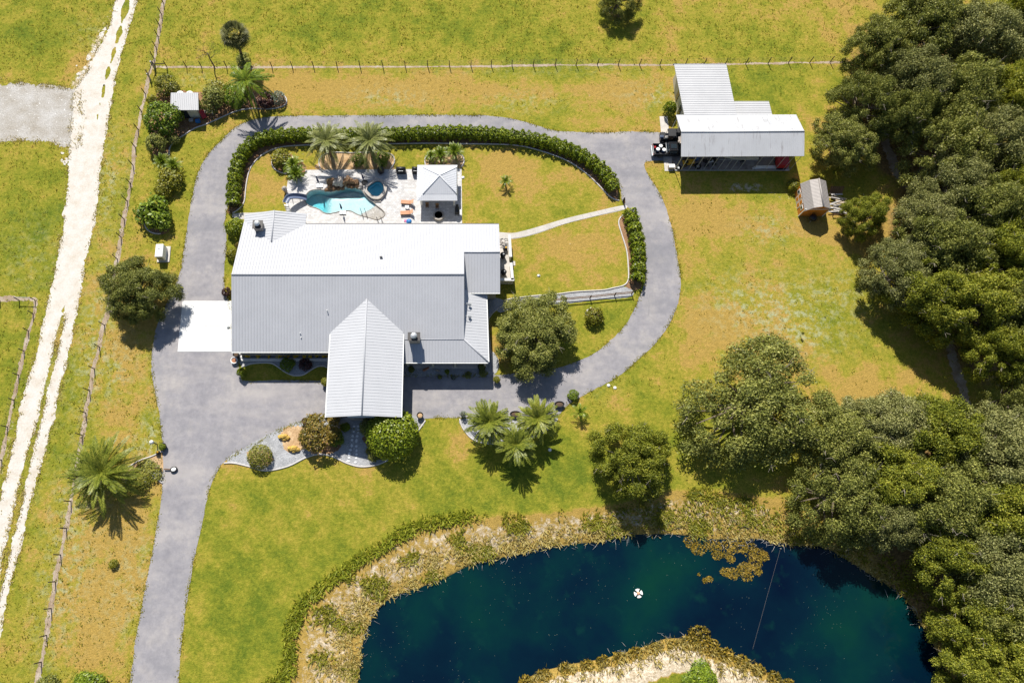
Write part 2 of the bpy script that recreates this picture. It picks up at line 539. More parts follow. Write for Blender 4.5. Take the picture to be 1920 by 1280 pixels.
# pool deck: small tumbled pavers
m, nt, bs = new_mat("deck_paver")
v = coords(nt, 1.0)
br = node(nt, "ShaderNodeTexBrick")
br.inputs["Scale"].default_value = 1.0
br.inputs["Brick Width"].default_value = 0.42
br.inputs["Row Height"].default_value = 0.28
br.inputs["Mortar Size"].default_value = 0.012
br.inputs["Color1"].default_value = (0.47, 0.455, 0.445, 1)
br.inputs["Color2"].default_value = (0.64, 0.63, 0.625, 1)
br.inputs["Mortar"].default_value = (0.32, 0.31, 0.30, 1)
nt.links.new(v, br.inputs["Vector"])
c = mix(nt, br.outputs[0], ramp(nt, noise(nt, v, 0.8, 5, 0.7), [(0.3, (0.82, 0.82, 0.84)), (0.7, (1.06, 1.05, 1.04))]), 0.8, 'MULTIPLY')
nt.links.new(c, bs.inputs["Base Color"])
bs.inputs["Roughness"].default_value = 0.75
bump(nt, bs, br.outputs["Fac"], -0.3, 0.01)

# pool water: clear and rippled, so the floor shows and the sun glitters
m, nt, bs = new_mat("pool_water")
nt.nodes.remove(bs)
gl = node(nt, "ShaderNodeBsdfGlossy"); gl.inputs["Roughness"].default_value = 0.05
tp = node(nt, "ShaderNodeBsdfTransparent"); tp.inputs[0].default_value = (0.95, 0.99, 1.0, 1)
fr = node(nt, "ShaderNodeFresnel"); fr.inputs[0].default_value = 1.36
bp = node(nt, "ShaderNodeBump"); bp.inputs["Strength"].default_value = 1.0; bp.inputs["Distance"].default_value = 0.035
nt.links.new(noise(nt, coords(nt), 2.6, 4, 0.65), bp.inputs["Height"])
nt.links.new(bp.outputs[0], gl.inputs["Normal"]); nt.links.new(bp.outputs[0], fr.inputs["Normal"])
ms = node(nt, "ShaderNodeMixShader")
gm = node(nt, "ShaderNodeNewGeometry")
nt.links.new(math2(nt, 'MULTIPLY', fr.outputs[0], math2(nt, 'SUBTRACT', 1.0, gm.outputs["Backfacing"])), ms.inputs[0]); nt.links.new(tp.outputs[0], ms.inputs[1]); nt.links.new(gl.outputs[0], ms.inputs[2])
nt.links.new(ms.outputs[0], nt.nodes["Material Output"].inputs[0])
va = node(nt, "ShaderNodeVolumeAbsorption"); va.inputs[0].default_value = (0.04, 0.76, 0.82, 1); va.inputs[1].default_value = 0.95
nt.links.new(va.outputs[0], nt.nodes["Material Output"].inputs[1])

# pond water: deep, dark blue with green algae clouds
m, nt, bs = new_mat("pond_water")
v = coords(nt)
n1 = noise(nt, v, 0.055, 5, 0.55)
c = ramp(nt, n1, [(0.36, (0.0006, 0.0045, 0.016)), (0.5, (0.0008, 0.010, 0.021)), (0.62, (0.001, 0.020, 0.022)), (0.74, (0.002, 0.030, 0.020))])
n2 = noise(nt, v, 0.35, 4, 0.6)
c = mix(nt, c, (0.003, 0.034, 0.026), math2(nt, 'MULTIPLY', maprange(nt, n2, 0.58, 0.75), 0.5))
nt.links.new(c, bs.inputs["Base Color"])
bs.inputs["Roughness"].default_value = 0.06
bs.inputs["IOR"].default_value = 1.33
bump(nt, bs, noise(nt, v, 2.0, 3, 0.6), 0.25, 0.02)

# lawn: attributes written on the ground sheet say how dry, pale, bare or mown each spot is
m, nt, bs = new_mat("lawn")
v = coords(nt)
at = node(nt, "ShaderNodeAttribute", attribute_name="zone")
sep = node(nt, "ShaderNodeSeparateColor")
nt.links.new(at.outputs["Color"], sep.inputs[0])
at2 = node(nt, "ShaderNodeAttribute", attribute_name="cover")
sep2 = node(nt, "ShaderNodeSeparateColor")
nt.links.new(at2.outputs["Color"], sep2.inputs[0])
big = noise(nt, v, 0.05, 3, 0.6)
mid = noise(nt, v, 0.33, 4, 0.7)
fin = noise(nt, v, 2.2, 3, 0.75)
tiny = noise(nt, v, 7.5, 2, 0.8)
t = math2(nt, 'ADD', math2(nt, 'MULTIPLY', big, 0.7), math2(nt, 'MULTIPLY', mid, 0.75))
t = math2(nt, 'ADD', t, math2(nt, 'MULTIPLY', fin, 0.30))
t = math2(nt, 'ADD', t, math2(nt, 'MULTIPLY', math2(nt, 'SUBTRACT', sep.outputs[0], 0.5), 1.1))       # red: drier
c = ramp(nt, t, [(0.62, (0.105, 0.140, 0.014)), (0.77, (0.188, 0.196, 0.020)), (0.91, (0.275, 0.234, 0.034)),
                 (1.06, (0.340, 0.228, 0.060))])
# pale lichen-grey patches of low weeds
pl = math2(nt, 'MULTIPLY', maprange(nt, noise(nt, v, 0.9, 3, 0.75), 0.48, 0.64), sep.outputs[1])
c = mix(nt, c, (0.33, 0.34, 0.20), pl)
# bare sandy earth
be = math2(nt, 'ADD', sep.outputs[2], math2(nt, 'MULTIPLY', math2(nt, 'SUBTRACT', noise(nt, v, 1.3, 3, 0.75), 0.5), 1.3))
c = mix(nt, c, ramp(nt, fin, [(0.3, (0.36, 0.27, 0.17)), (0.7, (0.60, 0.53, 0.44))]), maprange(nt, be, 0.45, 0.7))
# leaf litter under the wood
c = mix(nt, c, ramp(nt, fin, [(0.3, (0.12, 0.075, 0.035)), (0.7, (0.30, 0.19, 0.075))]), maprange(nt, math2(nt, 'ADD', sep2.outputs[0], math2(nt, 'MULTIPLY', math2(nt, 'SUBTRACT', mid, 0.5), 0.9)), 0.4, 0.7))
# pond mud
c = mix(nt, c, (0.045, 0.050, 0.022), sep2.outputs[1])
wv = node(nt, "ShaderNodeTexWave", bands_direction='DIAGONAL'); wv.inputs["Scale"].default_value = 0.24; wv.inputs["Distortion"].default_value = 1.2; wv.inputs["Detail"].default_value = 1.0; wv.inputs["Detail Scale"].default_value = 0.3
nt.links.new(v, wv.inputs["Vector"])
c = mix(nt, c, ramp(nt, wv.outputs["Fac"], [(0.2, (0.955, 0.965, 0.95)), (0.8, (1.045, 1.035, 1.04))]), sep2.outputs[2], 'MULTIPLY')   # mower passes
g1 = ramp(nt, fin, [(0.3, (0.72, 0.74, 0.70)), (0.7, (1.28, 1.26, 1.25))])
c = mix(nt, c, g1, 0.75, 'MULTIPLY')
g2 = ramp(nt, tiny, [(0.3, (0.58, 0.62, 0.55)), (0.7, (1.42, 1.38, 1.36))])
c = mix(nt, c, g2, maprange(nt, sep2.outputs[2], 0.0, 1.0, 0.8, 0.42), 'MULTIPLY')
nt.links.new(c, bs.inputs["Base Color"])
bs.inputs["Roughness"].default_value = 0.95
bs.inputs["Specular IOR Level"].default_value = 0.1
bump(nt, bs, noise(nt, v, 5.0, 2, 0.8), 0.7, 0.14)
# ------------------------------------------------------------------ ground, pond, drives, beds
rngG = np.random.default_rng(11)
WATER_Z = -0.9
pond_px = [(690,1330),(678,1232),(684,1190),(703,1150),(730,1122),(775,1105),(830,1085),(880,1060),(940,1045),(1000,1030),
           (1060,1021),(1120,1015),(1170,1004),(1230,1000),(1290,1004),(1350,1011),(1420,1010),(1490,1022),(1540,1024),(1590,1050),
           (1640,1082),(1688,1112),(1715,1150),(1740,1190),(1765,1240),(1790,1330),
           (1560,1345),(1486,1290),(1440,1262),(1400,1238),(1345,1222),(1300,1200),(1250,1196),(1200,1214),(1130,1234),(1060,1246),(985,1272),(930,1330)]
POND = np.array(px_curve(pond_px, 4, True, WATER_Z))
bank_px = [(520,1330),(533,1250),(536,1180),(560,1128),(620,1078),(700,1026),(770,984),(850,965),(920,962),(1000,958),(1080,950),(1130,944),
           (1200,930),(1260,918),(1350,915),(1480,935),(1560,965),(1650,1015),(1730,1065),(1790,1130),(1830,1230),(1850,1345),(1200,1420)]
BANK = np.array(px_curve(bank_px, 4, True, 0.0))

def seg_dist(pts, line, closed=True):
    pts = np.asarray(pts); line = np.asarray(line)
    a = line if closed else line[:-1]
    b = np.roll(line, -1, 0) if closed else line[1:]
    best = np.full(len(pts), 1e9)
    for p, q in zip(a, b):
        d = q - p
        L = d @ d + 1e-12
        t = np.clip(((pts - p) @ d) / L, 0, 1)
        dd = np.hypot(*(pts - (p + t[:, None] * d)).T)
        best = np.minimum(best, dd)
    return best

def inside(pts, poly):
    pts = np.asarray(pts); poly = np.asarray(poly)
    x, y = pts[:, 0], pts[:, 1]
    r = np.zeros(len(pts), bool)
    j = len(poly) - 1
    for i in range(len(poly)):
        xi, yi = poly[i]; xj, yj = poly[j]
        c = ((yi > y) != (yj > y)) & (x < (xj - xi) * (y - yi) / (yj - yi + 1e-12) + xi)
        r ^= c
        j = i
    return r

X0, X1, Y0, Y1, STEP = -96.0, 118.0, -34.0, 112.0, 0.5
nx, ny = int((X1 - X0) / STEP) + 1, int((Y1 - Y0) / STEP) + 1
gx, gy = np.meshgrid(np.linspace(X0, X1, nx), np.linspace(Y0, Y1, ny))
G = np.stack([gx.ravel(), gy.ravel()], 1)
in_p, in_b = inside(G, POND), inside(G, BANK)
near = (G[:, 0] > -40) & (G[:, 1] < 30)
dP = np.full(len(G), 50.0); dB = np.full(len(G), 50.0)
dP[near] = seg_dist(G[near], POND); dB[near] = seg_dist(G[near], BANK)
gz = np.zeros(len(G))
t = dB / (dB + dP + 1e-6)
band = in_b & ~in_p
gz[band] = WATER_Z * (t[band] ** 1.3) + 0.03
# the spit of land at the bottom of the frame stands a little proud
spit = band & (G[:, 1] < -7.5) & (G[:, 0] > 5) & (G[:, 0] < 50)
gz[spit] = WATER_Z + np.minimum(0.9, dP[spit] * 0.28)
gz[in_p] = WATER_Z - np.minimum(1.6, dP[in_p] * 0.35)
GZ_GRID = gz.reshape(ny, nx).copy()

def ground_z(x, y):
    i = int(np.clip((x - X0) / STEP, 0, nx - 2)); j = int(np.clip((y - Y0) / STEP, 0, ny - 2))
    fx, fy = (x - X0) / STEP - i, (y - Y0) / STEP - j
    g = GZ_GRID
    return float(g[j, i] * (1 - fx) * (1 - fy) + g[j, i + 1] * fx * (1 - fy) + g[j + 1, i] * (1 - fx) * fy + g[j + 1, i + 1] * fx * fy)

zone = np.zeros((len(G), 4)); zone[:, 0] = 0.5; zone[:, 3] = 1
cover = np.zeros((len(G), 4)); cover[:, 3] = 1
def blob(arr, ch, u, v, r, amt, ry=None):
    c = P(u, v); rx = r / 12.8; ryy = (ry or r) / 12.8
    d = ((G[:, 0] - c.x) / rx) ** 2 + ((G[:, 1] - c.y) / ryy) ** 2
    arr[:, ch] += amt * np.exp(-d)
def strip(arr, ch, px, w, amt, closed=False):
    line = np.array(px_curve(px, 4, closed))
    lo, hi = line.min(0) - 4 * w, line.max(0) + 4 * w
    sel = np.all((G > lo) & (G < hi), axis=1)
    d = seg_dist(G[sel], line, closed)
    arr[sel, ch] += amt * np.exp(-(d / w) ** 2)

left_fence_px = [(350,-220),(330,-110),(310,-10),(300,45),(291,100),(278,150),(270,190),(258,248),(246,336),(240,370),(234,404),(228,438),(214,520),(201,585),(189,640),(175,700),(163,760),(150,840),(139,905),(128,970),(118,1020),(107,1070),(99,1121),(91,1170),(81,1222),(70,1275),(62,1310),(20,1480)]
top_fence_px = [(291,126),(500,126),(843,125),(1080,122),(1237,122),(1400,120),(1560,117),(1640,116)]
far_fence_px = [(66,563),(64,590),(55,618),(46,655),(36,700),(26,745),(15,800),(4,860),(-8,910)]
track1_px = [(1655,235),(1662,270),(1672,300),(1684,330),(1700,352)]
track2_px = [(1765,610),(1785,660),(1800,710),(1815,765),(1832,800)]
# dryness
for a in [(1000,60,300,-0.08,90),(600,50,250,-0.07,80),(60,80,110,-0.06,70),(60,420,90,-0.14,110),(30,700,70,-0.16,150),(760,170,300,0.20,32),(1100,165,120,0.10,30),
          (640,165,120,0.10,26),(1180,175,80,0.06,40),(1000,330,130,0.09,60),(1060,470,110,0.13,50),(940,330,50,0.06,30),(500,330,40,0.10,50),
          (1310,400,70,0.16,60),(1420,420,130,0.14,50),(1580,470,70,0.06,80),(1620,750,80,0.16,50),(1550,690,120,0.06,60),(1330,640,80,0.12,80),
          (860,840,26,0.22,36),(620,960,260,-0.10,70),(450,980,40,0.08,50),(470,1130,120,-0.10,140),(1050,850,220,-0.08,80),(230,1060,80,0.13,90),(170,1180,60,0.12,70),(235,740,50,0.18,100),
          (1240,840,60,-0.04,60),(1020,880,120,-0.08,60),(520,920,60,-0.06,20),(1200,320,40,0.12,40),(330,240,60,0.0,20),(240,640,40,0.14,40),
          (150,120,40,0.16,30),(110,270,30,0.10,20),(1530,900,60,0.1,30),(1570,260,40,0.14,60),(1540,430,60,0.10,30),(1690,430,60,0.2,50),(930,650,40,0.10,30)]:
    blob(zone, 0, *a)
# pale weed patches
for a in [(1480,590,110,0.9,60),(1400,560,80,0.5,50),(330,690,40,1.0,80),(290,830,40,0.9,50),(220,690,30,0.7,60),(200,340,30,0.8,100),(175,640,30,0.8,140),(150,930,50,0.5,50),(120,1080,40,0.9,120),
          (250,1090,50,0.6,90),(170,60,40,0.3,40),(1230,180,70,0.7,30),(980,190,80,0.5,26),(760,185,60,0.5,22),(700,180,60,0.5,22),(370,150,40,0.5,20),(1000,130,300,0.25,20),(100,700,20,0.5,150),
          (1440,430,50,0.7,30),(1580,540,60,0.4,40),(1500,640,60,0.5,30),(60,480,60,0.3,80),(1100,720,60,0.15,30)]:
    blob(zone, 1, *a)
# bare earth
strip(zone, 2, left_fence_px, 0.7, 0.38); strip(zone, 2, top_fence_px, 0.45, 0.38); strip(zone, 2, far_fence_px, 0.6, 0.35)
strip(zone, 2, [(66,563),(30,561),(-10,562)], 0.4, 0.55)
strip(zone, 2, track1_px, 0.9, 0.8); strip(zone, 2, track2_px, 0.8, 0.8)
for a in [(1410,352,55,0.55,16),(1370,350,30,0.2,14),(1555,137,16,0.55,8),(1465,372,30,0.4,14),(1500,330,30,0.25,14),(1590,330,40,0.35,16),(160,150,40,0.45,30),(180,90,18,0.35,60),(140,280,20,0.4,10),
          (470,120,50,0.33,24),(440,95,30,0.30,16),(600,292,26,0.4,12),(570,290,16,0.35,14),(1050,455,60,0.32,20),(1000,180,140,0.25,14),(1130,175,50,0.25,14),(1480,615,60,0.28,20),(1600,415,40,0.4,20),(1650,400,40,0.35,20),(870,860,16,0.3,20)]:
    blob(zone, 2, *a)
# verges of the sand road are sandy and ragged
strip(zone, 2, [(262,-5),(226,120),(212,200),(192,330),(184,400),(167,480),(139,640),(99,810),(49,1000),(-5,1200)], 0.7, 0.30)
strip(zone, 2, [(130,275),(122,370),(107,470),(92,540),(66,650),(41,740),(16,850),(-5,960)], 0.7, 0.30)
strip(zone, 2, [(216,0),(200,45),(176,95),(155,140),(140,160)], 1.0, 0.36)
# wood floor
for a in [(1750,150,190,1.2,160),(1850,420,140,1.2,160),(1760,600,60,0.5,60),(1850,650,70,1.0,80),(1640,230,50,0.7,40),(1690,300,60,0.8,50),(1700,420,70,0.5,40),(1600,900,90,0.8,60),(1800,900,150,1.2,100),(1840,1100,110,1.2,150),(1690,980,80,1.0,60),(1420,800,60,0.5,30),(1150,30,36,0.75,20),(1740,1090,60,0.8,50)]:
    blob(cover, 0, *a)
cover[in_p, 1] = 1.0
# mown front lawn
for a in [(620,980,330,1.0,150),(1050,860,250,0.8,90),(430,1150,110,1.0,160),(1400,620,200,0.6,120),(1100,470,120,0.3,60)]:
    blob(cover, 2, *a)
# bank: dry, sandy, thinly grown
tb = t[band]
zone[band, 0] = 0.5 + 0.45 * np.clip(tb * 4, 0, 1)
zone[band, 2] += 0.53 * np.clip(tb * 3, 0, 1) * (1 - np.clip((tb - 0.75) * 3, 0, 0.6))
east = band & (G[:, 0] > 42)
zone[east, 2] -= 0.25
sandy = spit & (dP > 1.2) & (dP < 4.0)
zone[sandy, 2] = 0.95
zone[spit & (dP >= 4.0), 0] = 0.35; zone[spit & (dP >= 4.0), 2] = 0.1
zone = np.clip(zone, 0, 1); cover = np.clip(cover, 0, 1)

POOL_PX = [(574,366),(580,359),(589,356),(600,355.6),(610,357.5),(619,359.4),(629,357.5),(639,353),(649,350.6),(660,350.6),(670,353),(679,357),(684,365),(692.5,374),(700,379),
           (708,387),(716,393),(721.7,400),(720,406),(715,409),(707,412.5),(690,407.8),(671,402.5),(657,395.5),(641,396),(626,399.5),(616,401),(607,399),(600,394),(592,390),(582,387.5),(575,382.5),(572,375)]
POOL = px_curve(POOL_PX, 3)
gz_out = gz.copy()
pin = inside(G, np.array(POOL)) | (seg_dist(G, np.array(POOL)) < 0.75) & (G[:, 1] > 40)
gz_out[pin] = -3.2
me = bpy.data.meshes.new("ground")
verts = np.column_stack([G, gz_out]).astype(np.float32)
me.vertices.add(len(G)); me.vertices.foreach_set("co", verts.ravel())
ii, jj = np.meshgrid(np.arange(nx - 1), np.arange(ny - 1))
a = (jj * nx + ii).ravel()
quads = np.stack([a, a + 1, a + nx + 1, a + nx], 1).astype(np.int32)
me.loops.add(quads.size); me.loops.foreach_set("vertex_index", quads.ravel())
me.polygons.add(len(quads)); me.polygons.foreach_set("loop_start", np.arange(0, quads.size, 4, dtype=np.int32))
me.polygons.foreach_set("use_smooth", [True] * len(quads))
me.update(calc_edges=True)
for nm, arr in (("zone", zone), ("cover", cover)):
    at_ = me.color_attributes.new(nm, 'FLOAT_COLOR', 'POINT')
    at_.data.foreach_set("color", arr.astype(np.float32).ravel())
tag(mesh_obj("ground", me, "lawn"), kind="structure")
mb = MB()   # the land goes on round the plot
O = 2500
ring_o = [(-O, -O), (O, -O), (O, O), (-O, O)]; ring_i = [(X0, Y0), (X1, Y0), (X1, Y1), (X0, Y1)]
mb.add([(*p, 0.03 if False else 0.0) for p in ring_o] + [(*p, 0.0) for p in ring_i], [(i, (i + 1) % 4, 4 + (i + 1) % 4, 4 + i) for i in range(4)])
far = struct("distant_land", mb, "lawn")
at_ = far.data.color_attributes.new("zone", 'FLOAT_COLOR', 'POINT'); at_.data.foreach_set("color", [0.5, 0.1, 0, 1] * 8)
at_ = far.data.color_attributes.new("cover", 'FLOAT_COLOR', 'POINT'); at_.data.foreach_set("color", [0.0, 0, 0, 1] * 8)
def earth_row(px, w, z=0.004):
    """ragged strip of bare soil under a fence line"""
    L_ = np.array(resample(px_curve(px, 5, False), 0.25))
    tg = np.gradient(L_, axis=0); tg /= np.linalg.norm(tg, axis=1, keepdims=True)
    nr = np.stack([-tg[:, 1], tg[:, 0]], 1)
    k_ = len(L_)
    def wob():
        a = rngG.normal(0, 1, k_ // 8 + 3); return np.interp(np.arange(k_) / 8, np.arange(len(a)), a) * 0.35 + rngG.normal(0, .22, k_)
    l_, r_ = L_ + nr * (w * .5 * (1 + wob()))[:, None], L_ - nr * (w * .5 * (1 + wob()))[:, None]
    vs = [(*p, z) for p in l_] + [(*p, z) for p in r_]
    return MB().add(vs, [(k_ + i, k_ + i + 1, i + 1, i) for i in range(k_ - 1)])
struct("fence_row_soil", earth_row(left_fence_px, 0.6), "bare_earth")
struct("fence_row_soil", earth_row(top_fence_px, 0.34, 0.005), "bare_earth")
struct("fence_row_soil", earth_row(far_fence_px, 0.5), "bare_earth")
struct("fence_row_soil", earth_row([(66,563),(30,561),(-20,562)], 0.6, 0.005), "bare_earth")
struct("dirt_track", earth_row([(1655,235),(1662,270),(1672,300),(1684,330),(1692,342)], 1.3), "bare_earth")
struct("dirt_track", earth_row([(1765,610),(1785,660),(1800,710),(1815,765),(1830,796)], 1.2), "bare_earth")

# pond water
mb = MB().sheet([[tuple(p) for p in px_curve([(u + (u - 1230) * 0.02, v + (v - 1130) * 0.03) for u, v in pond_px[:26]] + [(1500,1400),(900,1400)], 4, True, WATER_Z)]], WATER_Z)
struct("pond_water", mb, "pond_water")

def ragged(px, step=0.35, amp=0.1, n=6, z=0.0):
    step = min(step, 0.22 if amp > 0.05 else step)
    pts = resample(px_curve(px, n, True, z), step, True)[:-1]
    out = []
    m = len(pts)
    w = rngG.normal(0, 1, m) * 0.75
    for q_ in (4, 10):                       # slower wander on top of the fine fringe
        lo_ = rngG.normal(0, 1, m // q_ + 3)
        w += np.interp(np.arange(m) / q_, np.arange(len(lo_)), lo_) * 0.8
    for i in range(m):
        d = pts[(i + 1) % m] - pts[i - 1]
        nrm = np.array([-d[1], d[0]]) / (np.linalg.norm(d) + 1e-9)
        out.append(tuple(pts[i] + nrm * w[i] * amp))
    return out

# sand road, with a grass strip between the wheel tracks
road_px = [(283,-240),(222,-20),(206,45),(182,95),(160,140),(142,168),(134,230),(130,275),(125,370),(110,470),(95,540),(70,650),(45,740),(20,850),(-4,960),(-40,1130),(-140,1560),
           (-95,1560),(0,1180),(20,1100),(45,1000),(70,900),(95,810),(115,720),(135,640),(150,560),(163,480),(180,400),(188,330),(196,270),(208,200),(222,120),(240,60),(258,0),(262,-20),(312,-240)]
lower_strip = [(124,572),(121,600),(107,660),(94,720),(78,790),(62,850),(46,920),(27,1000),(8,1080),(-12,1160),(-22,1160),(-3,1080),(15,1000),(34,920),(52,850),(69,790),(85,720),(99,660),(114,600),(121,574)]
def lens(a, b, w):
    a, b = np.array(a, float), np.array(b, float)
    d = (b - a); nn = np.array([-d[1], d[0]]) / np.linalg.norm(d)
    return [tuple(a), tuple(a + d * .3 + nn * w), tuple(a + d * .7 + nn * w * .8), tuple(b), tuple(a + d * .7 - nn * w * .8), tuple(a + d * .3 - nn * w)]
holes = [ragged(lower_strip, 0.4, 0.10)]
for a_, b_, w_ in (((241,-6),(228,46),5.5),((227,48),(218,82),4.2),((216,88),(207,120),3.6),((205,124),(198,150),3.6),((196,156),(192,184),2.8),((188,192),(187,200),1.8),((184,214),(183,226),2)):
    holes.append(ragged(lens(a_, b_, w_), 0.3, 0.06))
struct("sand_road", MB().sheet([ragged(road_px, 0.3, 0.10)] + holes, 0.012), "white_sand")
struct("gravel_lot", MB().sheet([ragged([(-240,160),(-40,158),(30,156),(90,161),(140,165),(150,180),(148,262),(135,276),(95,268),(60,263),(0,266),(-40,268),(-240,268)], 0.35, 0.16)], 0.006), "grey_gravel")
# loose sand thrown off the road edge
mb = MB()
for (u, v, n, s) in ((172,128,46,14),(160,150,34,12),(186,100,22,12),(150,268,20,9),(120,300,12,6),(198,62,14,8)):
    for k in range(n):
        c = P(u + rngG.normal(0, s), v + rngG.normal(0, s * 0.9))
        r = abs(rngG.normal(0.22, 0.14)) + 0.06
        m_ = 7
        mb.sheet([[(c.x + r * math.cos(q * 2 * math.pi / m_) * rngG.uniform(.5, 1.2), c.y + r * math.sin(q * 2 * math.pi / m_) * rngG.uniform(.4, 1.0)) for q in range(m_)]], 0.009 + k * 2e-5)
tag(mb.build("scattered_sand", "white_sand"), "loose white sand scattered along the road edge", "sand", kind="stuff")

# asphalt drive with the yard and house plot left out of its middle
drive_px = [(196,1560),(236,1310),(243,1280),(258,1180),(275,1090),(290,1010),(303,930),(305,890),(305,850),(303,815),(297,770),(288,720),(284,680),(288,640),(298,600),(315,565),(330,530),(340,500),(346,460),(354,410),(362,360),(373,320),(390,290),(413,265),(440,240),(470,226),(510,219),(560,217),
            (650,217),(760,216),(880,216),(930,219),(975,226),(1010,236),(1050,246),(1130,248),(1200,247),(1250,249),(1285,252),(1285,303),(1262,303),(1228,302),(1208,307),(1220,335),(1240,370),(1255,410),(1265,450),(1272,490),(1276,525),(1272,560),(1258,600),(1232,640),(1200,670),(1165,700),(1120,727),(1085,745),
            (1060,762),(1040,783),(980,792),(900,786),(864,783),(800,784),(782,800),(700,806),(640,804),(590,792),(560,793),(520,808),(485,828),(450,846),(420,866),(405,886),(393,915),(385,950),(378,985),(368,1030),(358,1080),(348,1140),(341,1200),(335,1280),(330,1310),(296,1560)]
yard_px = [(926,703),(840,704),(757,704),(752,713),(690,713),(612,713),(530,713),(460,714),(451,704),(448,690),(446,668),(438,640),(436,600),(428,560),(421,548),(421,500),(424,470),(425,440),(421,420),(424,400),(429,380),(430,340),(440,300),(455,275),(480,258),(520,250),(575,247),(640,249),
           (700,248),(800,244),(870,243),(930,248),(1000,257),(1040,269),(1090,286),(1120,302),(1147,328),(1162,352),(1168,380),(1186,397),(1201,430),(1208,470),(1210,510),(1205,540),(1197,560),(1190,578),(1170,612),(1140,642),(1110,664),(1080,678),(1040,690),(990,697),(950,701)]
struct("driveway", MB().sheet([ragged(drive_px, 0.4, 0.045, 5), ragged(yard_px, 0.4, 0.035, 5)], 0.016), "asphalt")
# parking pad beside the house: four cast slabs with open joints
pad = MB()
c00, c10, c11, c01 = P(333, 659.5), P(436, 659.5), P(434, 564), P(342.5, 564)
def bil(s, t_): return (c00 * (1 - s) + c10 * s) * (1 - t_) + (c01 * (1 - s) + c11 * s) * t_
padroot = struct("parking_pad", MB().slab([(*bil(0.02, 0.02)[:2], 0.02), (*bil(.98, .02)[:2], 0.02), (*bil(.98, .98)[:2], 0.02), (*bil(.02, .98)[:2], 0.02)], 0.01), "edging")
for i in range(2):
    for j in range(2):
        e = 0.0012
        q = [bil(i / 2 + e, j / 2 + e), bil(i / 2 + .5 - e, j / 2 + e), bil(i / 2 + .5 - e, j / 2 + .5 - e), bil(i / 2 + e, j / 2 + .5 - e)]
        MB().slab([(p.x, p.y, 0.06 + 0.002 * i + 0.001 * j) for p in q], 0.05).build("slab", "pad_concrete", padroot)

def edging(px, parent, r=0.11, z=0.05, n=5, closed=False):
    pts = resample(px_curve(px, n, closed), 0.35, closed)
    MB().tube([(p[0], p[1], z) for p in pts], r, 6).build("edging", "edging", parent, True)

def bed(name, px, mat, z=0.008, edge=None, amp=0.03):
    o = struct(name, MB().sheet([ragged(px, 0.4, amp, 5)], z), mat)
    if edge:
        edging(edge, o)
    return o
bed("shrub_bed", [(537,186),(535,197),(520,203),(500,205),(475,204),(450,207),(430,214),(410,223),(385,234),(365,241),(345,254),(330,263),(319,276),(318,292),(305,296),(288,292),(283,262),(280,220),(287,190),(300,172),(330,170),(400,172),(450,170),(500,172),(528,177)], "mulch", 0.008,
    [(528,175),(537,186),(535,197),(520,203),(500,205),(475,204),(450,207),(430,214),(410,223),(385,234),(365,241),(345,254),(330,263),(319,276),(317,292)], 0.1)
bed("island_bed", [(272,418),(276,432),(290,439),(308,439),(318,428),(318,400),(300,385),(280,390),(272,405)], "mulch", 0.008, [(273,404),(271,418),(277,431),(291,438),(304,438)])
bed("hedge_bed", [(426,398),(436,399),(448,392),(458,378),(462,345),(470,315),(490,292),(520,278),(560,273),(640,271),(730,270),(800,269),(870,270),(960,272),(1010,282),(1060,300),(1095,322),(1120,345),(1140,366),(1152,374),(1160,376),(1158,352),(1146,333),(1117,306),(1088,290),(1040,273),(1000,261),(930,252),(870,247),(700,252),(575,251),(520,254),(482,262),(458,279),(444,304),(434,342),(432,380)], "mulch", 0.010,
    [(436,400),(448,392),(458,378),(462,345),(470,315),(490,292),(520,278),(560,273),(640,271),(730,270),(800,269),(870,270),(960,272),(1010,282),(1060,300),(1095,322),(1120,345),(1140,366),(1152,374),(1163,377)])
bed("east_hedge_bed", [(1170,400),(1160,415),(1166,440),(1175,470),(1178,500),(1178,525),(1172,535),(1190,545),(1204,535),(1206,510),(1204,470),(1197,432),(1183,402)], "mulch", 0.010,
    [(1172,399),(1160,415),(1166,440),(1175,470),(1178,500),(1178,524),(1170,535),(1150,540),(1130,544),(1080,547),(1040,552),(1000,555),(960,560),(944,564)])
bed("rail_fence_bed", [(930,568),(960,560),(1000,556),(1040,553),(1080,548),(1130,545),(1170,538),(1188,546),(1180,557),(1130,562),(1080,567),(1040,571),(1000,575),(960,580),(935,586)], "bed_gravel", 0.008)
bed("house_side_bed", [(900,560),(950,566),(935,578),(920,590),(914,605),(917,640),(921,676),(924,702),(905,702),(895,640)], "bed_gravel", 0.007, [(952,567),(935,578),(921,590),(915,605),(918,640),(922,676),(925,700)])
bed("palm_bed", [(600,319),(598,303),(606,291),(625,286),(660,287),(700,286),(732,289),(740,302),(736,312),(729,319)], "pale_mulch", 0.008, [(604,323),(600,314),(598,302),(606,291),(625,286),(660,287),(700,286),(732,289),(740,301),(736,312),(730,319)])
bed("cycad_bed", [(797,310),(797,298),(806,290),(830,286),(850,287),(866,291),(870,304),(863,316),(800,316)], "pale_mulch", 0.008, [(798,312),(797,298),(806,290),(830,286),(850,287),(866,291),(870,304),(863,316)])
bed("croton_bed", [(510,300),(512,314),(525,323),(545,325),(570,328),(574,312),(556,296),(535,284),(517,288)], "mulch", 0.008, [(516,288),(510,300),(512,314),(525,323),(541,327)])
